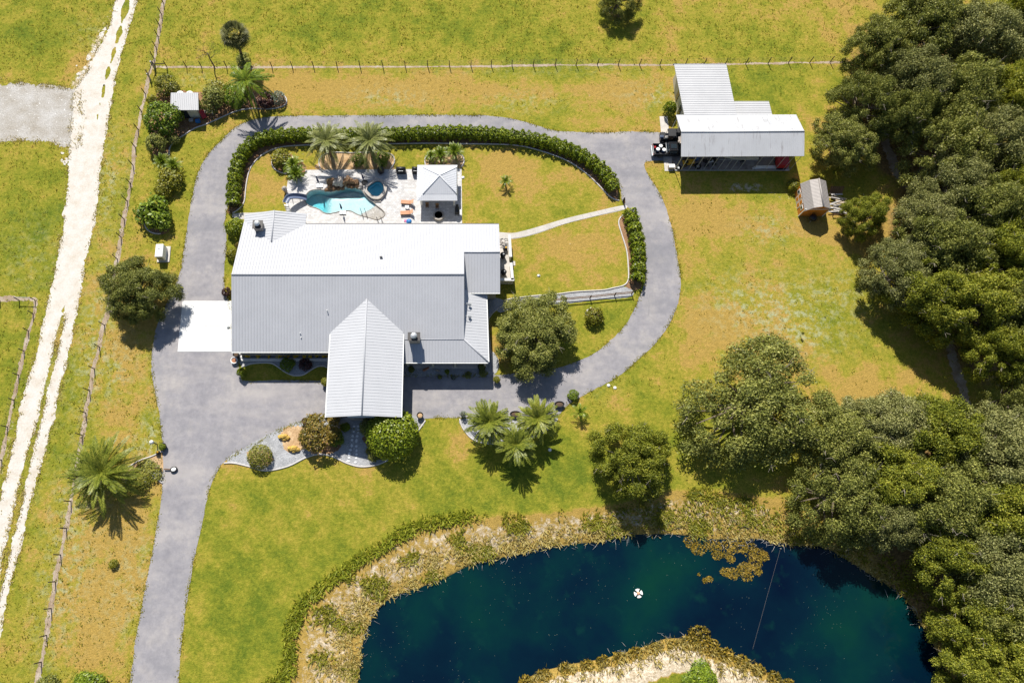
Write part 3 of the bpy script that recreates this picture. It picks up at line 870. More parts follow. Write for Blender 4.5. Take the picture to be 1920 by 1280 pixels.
front = bed("front_gravel_bed", [(424,868),(440,868),(470,875),(500,882),(540,874),(575,857),(600,851),(625,856),(650,868),(680,875),(715,868),(745,850),(770,825),(786,805),(797,788),(775,778),(700,779),(612,782),(575,787),(530,801),(490,821),(455,841),(432,855)], "bed_gravel", 0.022,
    [(420,868),(440,868),(470,875),(500,882),(540,874),(575,857),(600,851),(625,856),(650,868),(680,875),(715,868),(745,850),(770,825),(786,805),(799,786)])
bed("mulch_patch", [(528,806),(560,797),(590,806),(612,830),(625,850),(590,852),(570,842),(545,846),(528,835)], "pale_mulch", 0.027, None, 0.12)
bed("mulch_patch", [(462,848),(480,842),(500,846),(512,860),(500,872),(475,870)], "pale_mulch", 0.027, None, 0.08)
bed("mulch_patch", [(620,800),(640,812),(640,838),(620,850),(600,846),(600,815)], "mulch", 0.031, None, 0.1)
bed("mulch_patch", [(680,820),(700,852),(716,860),(742,846),(752,820),(710,800)], "mulch", 0.027, None, 0.1)
bed("palm_gravel_bed", [(862,786),(870,806),(890,825),(925,832),(965,830),(1005,818),(1034,800),(1046,782),(1010,776),(960,782),(900,784)], "bed_gravel", 0.022, [(862,785),(868,803),(889,825),(925,832),(965,830)])
bed("entry_bed", [(306,846),(285,855),(262,863),(236,878),(228,905),(245,900),(268,893),(290,896),(306,906)], "pale_mulch", 0.008, [(306,845),(285,855),(262,863),(236,878)])
bed("entry_gravel", [(306,884),(280,884),(255,887),(232,902),(245,903),(268,893),(290,896),(306,906)], "bed_gravel", 0.012, [(236,905),(250,896),(270,892),(290,896),(307,907)])
bed("wavy_gravel_bed", [(455,687),(470,682),(490,680),(510,681),(522,688),(535,697),(548,703),(558,704),(570,702),(582,694),(595,687),(607,686),(616,690),(626,692),(626,655),(452,655)], "bed_gravel", 0.022,
    [(453,688),(470,682),(490,680),(510,681),(522,688),(535,697),(548,703),(558,704),(570,702),(582,694),(595,687),(607,686),(616,690),(624,694)])
bed("porch_gravel_bed", [(757,703),(840,703),(925,703),(925,660),(840,650),(757,660)], "bed_gravel", 0.022)
bed("ring_bed", [(1098,590),(1101,582),(1110,577),(1122,579),(1130,590),(1126,602),(1112,606),(1102,600)], "mulch", 0.008, [(1109,577),(1101,582),(1098,590),(1101,599),(1108,604)])

# walks
struct("side_walk", MB().sheet([ragged([(436,401),(470,399),(541,397),(541,409),(480,410),(442,411)], 0.5, 0.02, 3)], 0.02), "walk_concrete")
walk = struct("garden_walk", MB().sheet([px_curve([(930,436),(960,437),(985,432),(1010,425),(1060,410),(1110,398),(1170,385),(1170,393),(1120,405),(1060,420),(1010,437),(975,446),(945,449),(930,449)], 4)], 0.02), "edging")
wl_t = resample(px_curve([(930,437),(960,437.5),(985,432.5),(1010,425.5),(1060,410.5),(1110,398.5),(1169,386)], 5, False), 1.25)
wl_b = px_curve([(930,448),(946,448),(976,445),(1010,436),(1060,419.5),(1120,404.5),(1169,392.5)], 5, False)
wl_b = np.array(resample(wl_b, 0.02))
prev = None
for i, p in enumerate(wl_t):
    q = wl_b[int(len(wl_b) * i / (len(wl_t) - 1 + 1e-9)) - (1 if i == len(wl_t) - 1 else 0)]
    if prev is not None:
        a_, b_ = prev
        g_ = 0.03
        d1 = (p - a_) * g_; d2 = (q - b_) * g_
        MB().slab([(*(b_ + d2), 0.05 + 0.004 * (i % 2)), (*(q - d2), 0.05 + 0.004 * (i % 2)), (*(p - d1), 0.05 + 0.004 * (i % 2)), (*(a_ + d1), 0.05 + 0.004 * (i % 2))], 0.03).build("slab", "walk_concrete", walk)
    prev = (p, q)

# pool deck with the pool cut out
deck_px = [(573,319),(700,318),(800,317.4),(865.5,316.8),(866,360),(866.5,420),(867,445),(760,446),(650,446),(500,446),(478,430),(480,408),(538,405),(536.5,380),(537,356),(540,338),(556,337),(571,330)]
deck_poly = [tuple(P(*p)[:2]) for p in deck_px]
SPA_PX = [(688,356),(690,349.6),(696.6,344.7),(704,340),(712,340),(718,346),(719.5,353.4),(716,361),(709.7,367.6),(701,367.4),(694.4,363)]
SPA_C = (704.5, 354)
struct("pool_deck", MB().sheet([deck_poly, POOL], 0.05), "deck_paver")
mb = MB()
for i in range(len(deck_poly)):
    a_, b_ = deck_poly[i], deck_poly[(i + 1) % len(deck_poly)]
    mb.add([(a_[0], a_[1], -0.05), (b_[0], b_[1], -0.05), (b_[0], b_[1], 0.049), (a_[0], a_[1], 0.049)], [(0, 1, 2, 3)])
struct("deck_edge", mb, "edging")
# stepping stones across the front gravel (pixel centres, sizes in metres)
sp = struct("stepping_stone_path", MB().sheet([[tuple(P(*p)[:2]) for p in [(645,795),(675,795),(674,830),(671,868),(648,868),(640,850)]]], 0.026), "bed_gravel")
for i, (x, y, w, h) in enumerate([(984,235,28,20),(1032,233,34,26),(1034,272,30,20),(980,293,28,24),(1028,303,22,22),(968,345,30,34),(1018,344,30,28),(962,388,32,30),(1010,396,28,46),(957,450,30,40),(1010,458,30,30),(943,500,36,26),(1011,506,24,30),(929,545,34,40),(1011,550,30,28),(926,585,28,24),(1008,590,28,20),(918,625,44,22),(1000,637,28,22)]):
    c = P(500 + x / 6, 760 + y / 6)
    rs = random.Random(i)
    a0 = rs.uniform(-.2, .2)
    w_, h_ = w / 6 / 12.9, h / 6 / 12.4
    pts = []
    for k in range(8):
        t_ = a0 + k * math.pi / 4 + math.pi / 8
        s_ = 1 / max(abs(math.cos(t_)), abs(math.sin(t_))) * rs.uniform(.78, .98)
        pts.append((c.x + w_ / 2 * math.cos(t_) * s_, c.y + h_ / 2 * math.sin(t_) * s_))
    MB().prism(pts, 0.02, 0.075).build("stepping_stone", "stepping", sp)
# ------------------------------------------------------------------ house
def seams_on(root, name, a0, a1, b0, b1, pitch=0.42, mat="house_roof", h=0.035, w=0.045):
    """raised ribs from edge a0-a1 to edge b0-b1 of a roof slope; edges may have unequal lengths (clipped fans stay parallel)"""
    raise NotImplementedError

def roof_plane(root, poly, mat, axis, pitch=0.42, th=0.10, rib=None, name="roof"):
    """one roof slope: a slab, with standing seams as a sub-part. axis 0: seams step along x, 1: along y"""
    rib = rib or ((0.045, 0.028) if mat == "wing_roof" else (0.055, 0.045))
    o = MB().slab(poly, th).build(name, mat, root, world=True)
    A, B, C_ = (Vector(poly[0]), Vector(poly[1]), Vector(poly[2]))
    nrm = (B - A).cross(C_ - A).normalized()
    if nrm.z < 0: nrm = -nrm
    zat = lambda x, y: A.z - (nrm.x * (x - A.x) + nrm.y * (y - A.y)) / nrm.z
    lo = min(p[axis] for p in poly); hi = max(p[axis] for p in poly)
    mb = MB()
    s = lo + pitch * 0.5
    while s < hi:
        hits = []
        n = len(poly)
        for i in range(n):
            p, q = poly[i], poly[(i + 1) % n]
            if (p[axis] - s) * (q[axis] - s) < 0:
                t = (s - p[axis]) / (q[axis] - p[axis])
                hits.append(p[1 - axis] + (q[1 - axis] - p[1 - axis]) * t)
        hits.sort()
        for k in range(0, len(hits) - 1, 2):
            a, b = hits[k] + 0.01, hits[k + 1] - 0.01
            if b - a < 0.15: continue
            w, h = rib
            vs = []
            for r in (a, b):
                for off, up in ((-w / 2, -0.005), (w / 2, -0.005), (w / 2 * .6, h), (-w / 2 * .6, h)):
                    x, y = (s + off, r) if axis == 0 else (r, s + off)
                    vs.append((x, y, zat(x, y) + up))
            mb.add(vs, [(0, 1, 2, 3), (7, 6, 5, 4), (0, 4, 5, 1), (1, 5, 6, 2), (2, 6, 7, 3), (3, 7, 4, 0)])
        s += pitch
    tag(mb.build("seams", mat, o, world=False), kind="stuff")
    return o

house = thing("house", "long house with standing seam metal roof and front gable wing", "house", (-14, 33, 0))
XL, XR, XA = -32.2, 0.40, 5.55
YS, YR, YN = 25.85, 36.2, 45.3
ZS, ZR = 3.88, 7.0
mS = (ZR - ZS) / (YR - YS)
ZN = ZR - mS * (YN - YR)
YB, ZB = 27.5, ZS + mS * (27.5 - YS)           # where the porch roof takes over from the main slope
YX, ZX = 40.1, ZR - mS * (40.1 - YR)           # ridge of the east annex
# main slopes
roof_plane(house, [(XL, YS, ZS), (-18.25, YS, ZS), (-18.25, YB, ZB), (XR, YB, ZB), (XR, YR, ZR), (XL, YR, ZR)], "house_roof", 0)
RGX, RGZ = -27.5, ZR - mS * (41.9 - YR)
roof_plane(house, [(XL, YR, ZR), (XR, YR, ZR), (XR, YX, ZX), (XA, YX, ZX), (XA, YN, ZN), (-23.0, YN, ZN), (RGX, 41.9, RGZ), (XL, 45.9, ZR - mS * (45.9 - YR))], "house_roof", 0)
# rear gable
RY = 47.0
roof_plane(house, [(RGX, 41.9, RGZ), (-23.0, YN, ZN), (-22.95, RY, ZN), (RGX, RY, RGZ)], "wing_roof", 1)
roof_plane(house, [(XL, 45.9, ZN - 0.18), (RGX, 41.9, RGZ), (RGX, RY, RGZ), (XL, RY, ZN - 0.18)], "wing_roof", 1)
# annex south slope
roof_plane(house, [(XR + 0.02, 34.56, 4.15), (XA, 34.56, 4.15), (XA, YX, ZX), (XR + 0.02, YX, ZX)], "house_roof", 0)
# porch: front slope, east slope, hip between them
roof_plane(house, [(-8.1, 24.44, 3.44), (3.78, 24.44, 3.44), (XR, YB, ZB - 0.02), (-8.1, YB, ZB - 0.02)], "house_roof", 0)
roof_plane(house, [(XR, YB, ZB - 0.03), (3.78, 24.44, 3.43), (3.60, 35.6, 3.43), (XR, 35.6, ZB - 0.03)], "wing_roof", 1)
# front wing
WX0, WX1, WXR, WY, WE, WR = -18.32, -8.14, -13.25, 16.45, 4.66, 6.02
roof_plane(house, [(WX0, WY, WE), (WXR, WY, WR), (WXR, 32.95, WR), (WX0, YS + (WE - ZS) / mS, WE)], "wing_roof", 1)
roof_plane(house, [(WXR, WY, WR), (WX1, WY, WE), (WX1, YS + (WE - ZS) / mS, WE), (WXR, 32.95, WR)], "wing_roof", 1)
# ridge caps and hips, gutters and fascias
def cap(pts, r=0.10, mat="house_roof"):
    MB().tube(pts, r, 6).build("ridge_cap", mat, house, True, True)
cap([(XL, YR, ZR + .02), (XR, YR, ZR + .02)], 0.12); cap([(WXR, WY, WR + .02), (WXR, 32.9, WR + .02)], 0.10)
cap([(RGX, 41.9, RGZ + .02), (RGX, RY, RGZ + .02)], 0.09); cap([(XR, YX, ZX + .02), (XA, YX, ZX + .02)], 0.10)
cap([(XR, YB, ZB), (3.78, 24.44, 3.46)], 0.10); cap([(-8.1, YB, ZB + .01), (XR, YB, ZB + .01)], 0.05)
def gutter(a, b, mat="white_paint"):
    a, b = Vector(a), Vector(b)
    c = (a + b) / 2; d = b - a
    MB().box(c, (d.length, 0.13, 0.13), math.atan2(d.y, d.x)).build("gutter", mat, house, False, True)
gutter((XL, YS - .08, ZS - .1), (-18.3, YS - .08, ZS - .1)); gutter((-8.1, 24.36, 3.34), (3.84, 24.36, 3.34)); gutter((3.86, 24.5, 3.34), (3.68, 34.5, 3.34))
gutter((-22.9, YN + .08, ZN - .1), (XA, YN + .08, ZN - .1), "gutter_dark"); gutter((XR + .5, 34.48, 4.05), (XA, 34.48, 4.05))
gutter((WX1 + .07, WY, WE - .09), (WX1 + .07, 28.2, WE - .09)); gutter((WX0 - .07, WY, WE - .09), (WX0 - .07, 28.2, WE - .09))
gutter((XL - .05, YS, ZS - .1), (XL - .05, YS + .02, ZS - .1))
# walls: gabled blocks below the roofs
def wall_box(x0, x1, y0, y1, h, mat="cream_wall"):
    MB().box(((x0 + x1) / 2, (y0 + y1) / 2, h / 2), (x1 - x0, y1 - y0, h)).build("wall", mat, house, False, True)
def gable_block(x0, x1, y0, y1, zs, zr, yr, zn, mat="cream_wall"):
    prof = [(y0, 0), (y1, 0), (y1, zn), (yr, zr), (y0, zs)]
    vs = [(x0, y, z) for y, z in prof] + [(x1, y, z) for y, z in prof]
    fs = [(4, 3, 2, 1, 0), (5, 6, 7, 8, 9)] + [(i, (i + 1) % 5, 5 + (i + 1) % 5, 5 + i) for i in range(5)]
    MB().add(vs, fs).build("wall", mat, house, False, True)
gable_block(XL + .35, XR - .35, YB + .25, YN - .5, ZB - .12, ZR - .22, YR, ZN - .02)
gable_block(XL + .35, -18.4, YS + .55, YB + .3, ZS + .02, ZS + .3, YB + .2, ZS + .3)
wall_box(XR - .4, XA - .5, 35.1, YN - .55, 3.9)
wall_box(XL + .4, -23.4, YN - .6, RY - .5, ZN - .45)
# stone wainscot and windows along the front wall
MB().box((-25.2, YS + .48, 0.55), (13.4, .12, 1.1)).build("wainscot", "stone_block", house, False, True)
for x in (-30.2, -27.0, -23.8, -20.6):
    f = MB().box((x, YS + .50, 2.0), (1.5, .10, 1.3)).build("window", "white_paint", house, False, True)
    for s in (-1, 1):
        MB().box((x + s * .36, YS + .46, 2.0), (.62, .06, 1.14)).build("pane", "glass_dark", f)
for x in (-6.2, -3.0, 0.0):
    f = MB().box((x, YB + .2, 1.7), (1.4, .10, 1.5)).build("window", "white_paint", house, False, True)
    for s in (-1, 1):
        MB().box((x + s * .33, YB + .14, 1.7), (.58, .06, 1.32)).build("pane", "glass_dark", f)
# porch posts
for x in (-7.7, -4.1, -0.9, 3.4):
    p = MB().box((x, 24.75, 1.75), (.24, .24, 3.1)).build("post", "cream_wall", house, False, True)
    MB().bbox((x, 24.75, .32), (.46, .46, .62), .04).build("post_base", "cream_wall", p)
for y in (28.5, 31.8, 34.6):
    MB().box((3.3, y, 1.65), (.22, .22, 3.2)).build("post", "cream_wall", house, False, True)
MB().box((-2.2, 26.0, 0.06), (11.6, 3.2, .12)).build("porch_floor", "slab_concrete", house, False, True)
MB().box((2.0, 31.2, 0.062), (3.2, 7.0, .12)).build("porch_floor", "slab_concrete", house, False, True)
# drive-through wing: gable wall, columns, beams
mb = MB()
yy = WY + 0.75
prof = [(WX0 + .55, 3.0), (WX1 - .55, 3.0), (WX1 - .55, WE - .02), (WXR, WR - .15), (WX0 + .55, WE - .02)]
mb.add([(x, yy, z) for x, z in prof] + [(x, yy + .15, z) for x, z in prof], [(0, 1, 2, 3, 4), (9, 8, 7, 6, 5)] + [(i, 5 + i, 5 + (i + 1) % 5, (i + 1) % 5) for i in range(5)])
mb.build("gable_panel", "gable_blue", house, False, True)
for x in (WX0 + .9, WX0 + 3.4, WX1 - 3.4, WX1 - .9):
    for y in (WY + .95, 23.6):
        c_ = MB().box((x, y, 1.6), (.42, .42, 3.1)).build("column", "white_paint", house, False, True)
        MB().bbox((x, y, .45), (.8, .8, .9), .05).build("column_base", "stone_block", c_)
MB().box((WXR - .6, WY + .62, .5), (3.4, .5, 1.0)).build("entry_wall", "stone_block", house, False, True)
MB().slab([(WXR - 2.4, WY + .25, 3.05), (WXR + 1.3, WY + .25, 3.05), (WXR + 1.3, WY + .74, 3.25), (WXR - 2.4, WY + .74, 3.25)], .08).build("canopy", "gable_blue", house, False, True)
for s, x in ((1, WX0 + .5), (-1, WX1 - .5)):
    MB().box((x, 22.0, WE - .32), (.2, 11.0, .34)).build("beam", "white_paint", house, False, True)
# chimneys
def chimney(cx, cy, z0, z1, w, d):
    r = MB().bbox((cx, cy, (z0 + z1) / 2), (w, d, z1 - z0), .05).build("chimney", "stone_block", house, False, True)
    MB().box((cx, cy, z1 + .04), (w + .22, d + .22, .1)).build("chimney_cap", "gutter_dark", r)
    MB().lathe([(.30, 0), (.30, .35), (.42, .36), (.46, .42), (.30, .62), (.06, .7)], (cx, cy, z1 + .09), 14).build("flue", "galvanised", r)
c_ = P(485, 424, 5.4); chimney(c_.x, c_.y, 3.6, 5.9, 1.25, 1.1)
c_ = P(777, 634, 5.2); chimney(c_.x, c_.y, 3.4, 6.0, 1.5, 1.0)
# vent pipes and the small roof vent
for (u, v, z, h) in ((614.5, 584, 5.3, .7), (564.2, 626, 4.3, .6), (565.5, 634, 4.2, .45), (906, 471, 5.6, .25)):
    c_ = P(u, v, z)
    MB().lathe([(.12, -.2), (.12, 0.05), (.06, .06), (.06, h), (.09, h + .02), (.05, h + .1)], (c_.x, c_.y, z - .1), 8).build("vent_pipe", "white_paint", house, False, True)
c_ = P(714.5, 482, 6.3); MB().box((c_.x, c_.y, 6.35), (.38, .18, .2)).build("roof_vent", "dark_metal", house, False, True)
# goose-neck lamps on the gable ends
for (x, y, z, s) in ((XL, 29.4, 4.0, -1), (XR, 32.6, 4.7, 1), (XR, 30.8, 4.6, 1)):
    MB().tube([(x, y, z), (x + .35 * s, y, z + .35), (x + .75 * s, y, z + .25), (x + .8 * s, y, z)], .035, 6).build("lamp_arm", "galvanised", house, True, True)
    MB().lathe([(.24, 0), (.12, .12), (.05, .2)], (x + .8 * s, y, z - .18), 10).build("lamp_shade", "galvanised", house, True, True)

# ledge planter with yellow flowers along the front wall
c0, c1 = P(453, 672), P(619, 672)
mb = MB().box(((c0.x + c1.x) / 2, c0.y - .25, .2), (c1.x - c0.x, .34, .4))
mb.box((c0.x, c0.y + .45, .199), (.34, 1.06, .398))
struct_o = mb.build("planter_wall", "concrete_wall")
tag(struct_o, "low pale concrete planter wall along the front of the house", "planter wall")
# ------------------------------------------------------------------ foliage meshes
def leaf_quads(c, n, size, rng, aspect=0.6, bend=0.18):
    """bent leaf-spray quads at centres c facing roughly n"""
    k = len(c)
    n = n / (np.linalg.norm(n, axis=1, keepdims=True) + 1e-9)
    r = rng.normal(size=(k, 3))
    t = np.cross(n, r); t /= np.linalg.norm(t, axis=1, keepdims=True) + 1e-9
    b = np.cross(n, t)
    s = (size * rng.uniform(0.6, 1.35, k))[:, None]
    hl, hw = s * 0.5, s * 0.5 * aspect
    q = np.empty((k, 4, 3))
    q[:, 0] = c - t * hl - n * s * bend
    q[:, 1] = c + b * hw
    q[:, 2] = c + t * hl - n * s * bend
    q[:, 3] = c - b * hw
    return q

def sphere_dirs(k, rng, zmin=-0.35):
    z = rng.uniform(zmin, 1, k); a = rng.uniform(0, 2 * math.pi, k)
    r = np.sqrt(np.clip(1 - z * z, 0, 1))
    return np.stack([r * np.cos(a), r * np.sin(a), z], 1)

def puff_crown(seed, puffs, leaves, leaf, fuzz=0.12, jitter=0.55, aspect=0.6, reach=.06):
    """leaf sprays over a set of rounded clumps (cx, cy, cz, r, flat)"""
    rng = np.random.default_rng(seed)
    P_ = np.array(puffs)
    area = P_[:, 3] ** 2
    cnt = np.maximum(12, (leaves * area / area.sum())).astype(int)
    out = []
    for (cx, cy, cz, r, fl), k in zip(P_, cnt):
        d = sphere_dirs(k, rng)
        rad = r * (1 + rng.normal(0, fuzz, k)) * np.where(rng.random(k) < 0.2, rng.uniform(.5, 1, k), 1)
        # a few sprays reach out of the clump
        rad *= np.where(rng.random(k) < reach, rng.uniform(1.1, 1.35, k), 1)
        pos = np.array([cx, cy, cz]) + d * rad[:, None] * np.array([1, 1, fl])
        # drop what lies deep inside a neighbouring clump
        keep = np.ones(k, bool)
        for (ox, oy, oz, orr, ofl) in P_:
            if (ox, oy, oz) == (cx, cy, cz): continue
            dd = ((pos[:, 0] - ox) / orr) ** 2 + ((pos[:, 1] - oy) / orr) ** 2 + ((pos[:, 2] - oz) / (orr * ofl)) ** 2
            keep &= dd > 0.55
        pos, d = pos[keep], d[keep]
        nn = d * np.array([1, 1, 1 / max(fl, .3)]) + rng.normal(0, jitter, (len(d), 3)) + np.array([0, 0, .55])
        out.append(leaf_quads(pos, nn, leaf, rng, aspect))
    return np.concatenate(out)

def oak_variant(seed, R=6.0, H=7.0, n=100, leaves=62000, leaf=0.215, openness=0.0):
    """trunk, limbs and crown of one spreading oak; returns (trunk mesh builder, crown quads)"""
    rng = np.random.default_rng(seed)
    puffs = []
    lob = rng.uniform(0, 2 * math.pi, 3)
    tries = 0
    while len(puffs) < n and tries < 4000:
        tries += 1
        a = rng.uniform(0, 2 * math.pi); rr = math.sqrt(rng.uniform(0.0, 1.0))
        edge = 1 + 0.16 * math.sin(2 * a + lob[0]) + 0.12 * math.sin(3 * a + lob[1]) + 0.07 * math.sin(5 * a + lob[2])
        x, y = R * rr * edge * math.cos(a) * .9, R * rr * edge * math.sin(a) * .9
        top = H * (0.42 + 0.55 * math.sqrt(max(0, 1 - rr ** 2.2)))
        z = top - abs(rng.normal(0, 0.14)) * H - (rng.uniform(0, .3) * H if rng.random() < 0.35 else 0)
        r = R * rng.uniform(0.075, 0.185) * (1.1 - 0.3 * rr)
        if all((x - p[0]) ** 2 + (y - p[1]) ** 2 + (z - p[2]) ** 2 > (0.5 * (r + p[3])) ** 2 for p in puffs):
            puffs.append((x, y, max(z - r * .5, H * .22), r, rng.uniform(.62, .9)))
    q = puff_crown(seed + 1, puffs, leaves, leaf, 0.26, 1.0, 0.5)
    mb = MB()
    th = H * 0.28
    mb.tube([(0, 0, -.1), (0.08, 0.02, .5), (0.02, .1, th)], [R * .075, R * .052, R * .045], 8)
    order = rng.permutation(len(puffs))[:26]
    for i in order:
        x, y, z, r, fl = puffs[i]
        mid = (x * .45 + rng.normal(0, .3), y * .45 + rng.normal(0, .3), th + (z - th) * .62)
        mb.tube([(0.02, .1, th - .2), mid, (x * .85, y * .85, z), (x * 1.02, y * 1.02, z + r * .5)], [R * .03, R * .016, R * .008, R * .003], 5)
    tw = MB()
    for i in rng.permutation(len(puffs))[:22]:
        x, y, z, r, fl = puffs[i]
        d = np.array([x, y, 0]) / (np.hypot(x, y) + .1) + rng.normal(0, .6, 3); d[2] = abs(d[2]) * .6 + .2; d /= np.linalg.norm(d)
        p0 = np.array([x, y, z]); p1 = p0 + d * r * 1.1; p2 = p1 + (d + rng.normal(0, .4, 3)) * .55
        tw.tube([tuple(p0), tuple(p1), tuple(p2)], [.03, .024, .01], 4, False)
        for k_ in range(2):
            e = p1 + (d + rng.normal(0, .7, 3)) * .4
            tw.tube([tuple(p1), tuple(e)], [.018, .008], 3, False)
    return mb, q, tw

def make_tree(variant, leafmat, barkmat="bark"):
    mb, q, tw = variant
    me = arr_mesh("crown", q)
    me.materials.append(M[leafmat])
    tm = bpy.data.meshes.new("trunk"); tm.from_pydata(mb.v, [], mb.f); tm.update(); tm.materials.append(M[barkmat])
    wm = bpy.data.meshes.new("twigs"); wm.from_pydata(tw.v, [], tw.f); wm.update(); wm.materials.append(M["pale_bark"])
    return me, tm, wm
OAK = [make_tree(oak_variant(3), "oak_leaf"), make_tree(oak_variant(17, n=85), "oak_leaf_bright"),
       make_tree(oak_variant(29, n=105), "oak_leaf_grey", "pale_bark"), make_tree(oak_variant(41, n=78, leaves=36000), "oak_leaf"),
       make_tree(oak_variant(57, n=90), "oak_leaf_bright", "pale_bark")]

def oak(u, v, r_px, zc, var, label, group="oaks of the wood", rz=0.0, squash=1.0, name="oak_tree"):
    c = P(u, v, zc)
    R = r_px / 12.8 * (CAM_H - zc) / CAM_H
    H = zc * 1.55
    t = thing(name, label, "tree", (c.x, c.y, ground_z(c.x, c.y)), rz, group, (R / 6.0, R / 6.0 * squash, H / 7.0))
    me, tm, wm = OAK[var]
    mesh_obj("crown", me, None, t); mesh_obj("trunk", tm, None, t)
    tag(mesh_obj("twigs", wm, None, t), kind="stuff")
    return t

oak(1006,616,84,4.2,0,"large round oak on the lawn between house porch and curved drive",None,0.4)
oak(250,538,73,4.4,0,"dark oak by the left fence next to the white generator cabinet",None,2.2)
oak(1162,-14,52,3.6,3,"lone dark tree at the top edge above the pasture fence",None,1.0)
oak(1192,858,82,5.0,4,"rounded oak on the lawn at the head of the pond",None,3.1,0.82)
oak(1416,752,142,6.0,3,"wide open-crowned oak standing apart on the lawn left of the pond woods",None,0.2,0.78)
W = "oaks of the wood"
for a in [
 (1742,40,100,8,0,"tall dark oak at the top edge of the wood",0.3), (1655,82,72,7,0,"oak above the end of the pasture fence at the wood's edge",1.1), (1845,60,95,8,2,"greyish oak in the top right corner of the wood",2.0),
 (1925,30,80,8,1,"oak cut by the frame in the extreme top right corner",2.6), (1630,182,70,7,3,"dark oak at the right-hand end of the pasture fence",4.0), (1728,150,84,8,2,"pale oak second in from the wood's edge beyond the fence end",0.9),
 (1815,165,90,8.5,0,"full oak in the middle of the upper wood",3.3), (1900,170,80,8,1,"bright oak at the right frame edge of the upper wood",5.0), (1590,258,68,5,0,"small dark oak jutting out of the wood right of the carport",1.6),
 (1714,206,70,7.5,0,"oak over the upper dirt track in the wood",2.9), (1795,262,88,8,3,"dark oak right of the upper dirt track",0.1), (1885,262,84,8,2,"greyish oak at the right frame edge below the upper wood",1.3),
 (1925,340,70,8,1,"oak cut by the right frame edge level with the orange shed",4.4), (1795,345,80,7,2,"silvery oak in the wood right of the clearing by the shed",3.6), (1866,385,88,8,0,"oak in the wood far right of the orange shed",2.2),
 (1628,396,48,4,4,"low oak just right of the orange shed and lumber pile",5.2), (1756,416,72,6.5,2,"pale oak beyond the low tree by the shed",0.6), (1790,455,92,7.5,0,"dark oak at the bulge of the wood's edge",1.9),
 (1890,475,88,8,1,"bright oak at the right frame edge mid-height",2.7), (1688,508,70,5.5,2,"grey oak at the leftmost point of the mid wood",3.9), (1755,548,84,6.5,1,"bright oak on the wood's edge above the long shadow",0.8),
 (1845,560,92,7.5,4,"yellow-green oak in the mid wood near the right frame edge",4.6), (1920,590,80,8,0,"oak cut by the right frame edge above the lower track",1.0), (1886,652,70,7,1,"oak hanging over the lower dirt track",3.0),
 (1918,740,56,6,3,"dark tree right of the lower dirt track",0.5),
 (1580,815,92,6,0,"oak at the left tip of the pond woods",2.4), (1672,800,84,6,2,"pale oak on the upper edge of the pond woods",5.5), (1765,815,92,6.5,4,"oak on the upper edge of the pond woods near the lower track",1.2),
 (1870,850,92,7,2,"silvery oak at the upper right of the pond woods",3.7), (1590,925,88,6,3,"oak leaning toward the pond from the left tip of the woods",0.0), (1690,905,90,6.5,1,"oak in the centre of the pond woods",4.2),
 (1790,935,96,7,0,"dark oak in the pond woods east of the centre",2.8), (1890,955,90,7,4,"oak at the right frame edge level with the pond's upper shore",1.7), (1682,972,66,5.5,2,"grey oak over the pond's upper right shore",5.9),
 (1795,1040,80,6,1,"bright oak on the pond's right shore",3.4), (1868,1062,90,6.5,2,"pale oak behind the pond's right shore",0.7), (1846,1150,72,5.5,4,"yellow-green oak overhanging the pond's right shore",2.1),
 (1905,1165,80,6.5,0,"oak at the right frame edge beside the pond",4.9), (1848,1240,74,5.5,1,"bright oak overhanging the pond near the bottom edge",1.5), (1910,1270,84,6.5,4,"oak in the bottom right corner",3.2)]:
    oak(*a[:6], W, a[6])

# ------------------------------------------------------------------ shrubs and hedges
def shrub_mesh(seed, n, leaves, leaf, shape="ball", fuzz=0.1):
    rng = np.random.default_rng(seed)
    puffs = []
    for i in range(n):
        d = sphere_dirs(1, rng, -0.1)[0]
        r = rng.uniform(0.28, 0.45)
        k = 1 - r * 0.9
        puffs.append((d[0] * k, d[1] * k, 0.42 + d[2] * k * .55, r, rng.uniform(.8, 1)))
    if shape == "clipped":
        puffs = [(0, 0, .45, .92, .85)] + [(p[0] * .8, p[1] * .8, p[2], p[3] * .8, .8) for p in puffs[:8]]
    return puff_crown(seed + 5, puffs, leaves, leaf, fuzz, 0.5, 0.6, .0 if shape == 'clipped' else .05)
SHRUB_KIND = {}
def shrub_kind(key, mat, seed, n, leaves, leaf, shape="ball", fuzz=.1):
    me = arr_mesh("foliage", shrub_mesh(seed, n, leaves, leaf, shape, fuzz)); me.materials.append(M[mat])
    mb = MB()
    rs = random.Random(seed)
    for i in range(7):
        a = i * .9 + rs.random(); r = rs.uniform(.3, .7)
        mb.tube([(0, 0, -.05), (r * .4 * math.cos(a), r * .4 * math.sin(a), .25), (r * math.cos(a), r * math.sin(a), .62)], [.05, .035, .012], 5)
    tm = bpy.data.meshes.new("stem"); tm.from_pydata(mb.v, [], mb.f); tm.update(); tm.materials.append(M["bark"])
    SHRUB_KIND[key] = (me, tm)
shrub_kind("glossy", "glossy_leaf", 5, 22, 4940, .13); shrub_kind("hedge", "hedge_leaf", 9, 22, 4180, .15); shrub_kind("yellow", "yellow_leaf", 13, 16, 1900, .2, fuzz=.2)
shrub_kind("olive", "olive_leaf", 21, 18, 3040, .14, fuzz=.16); shrub_kind("copper", "copper_leaf", 23, 22, 4940, .12, fuzz=.14); shrub_kind("burgundy", "burgundy_leaf", 25, 16, 1520, .2, fuzz=.2)
shrub_kind("silver", "silver_leaf", 27, 18, 2280, .14); shrub_kind("clipped", "olive_leaf", 31, 12, 4560, .10, "clipped", .05); shrub_kind("bigball", "hedge_leaf", 33, 26, 12350, .085, "clipped", .06)
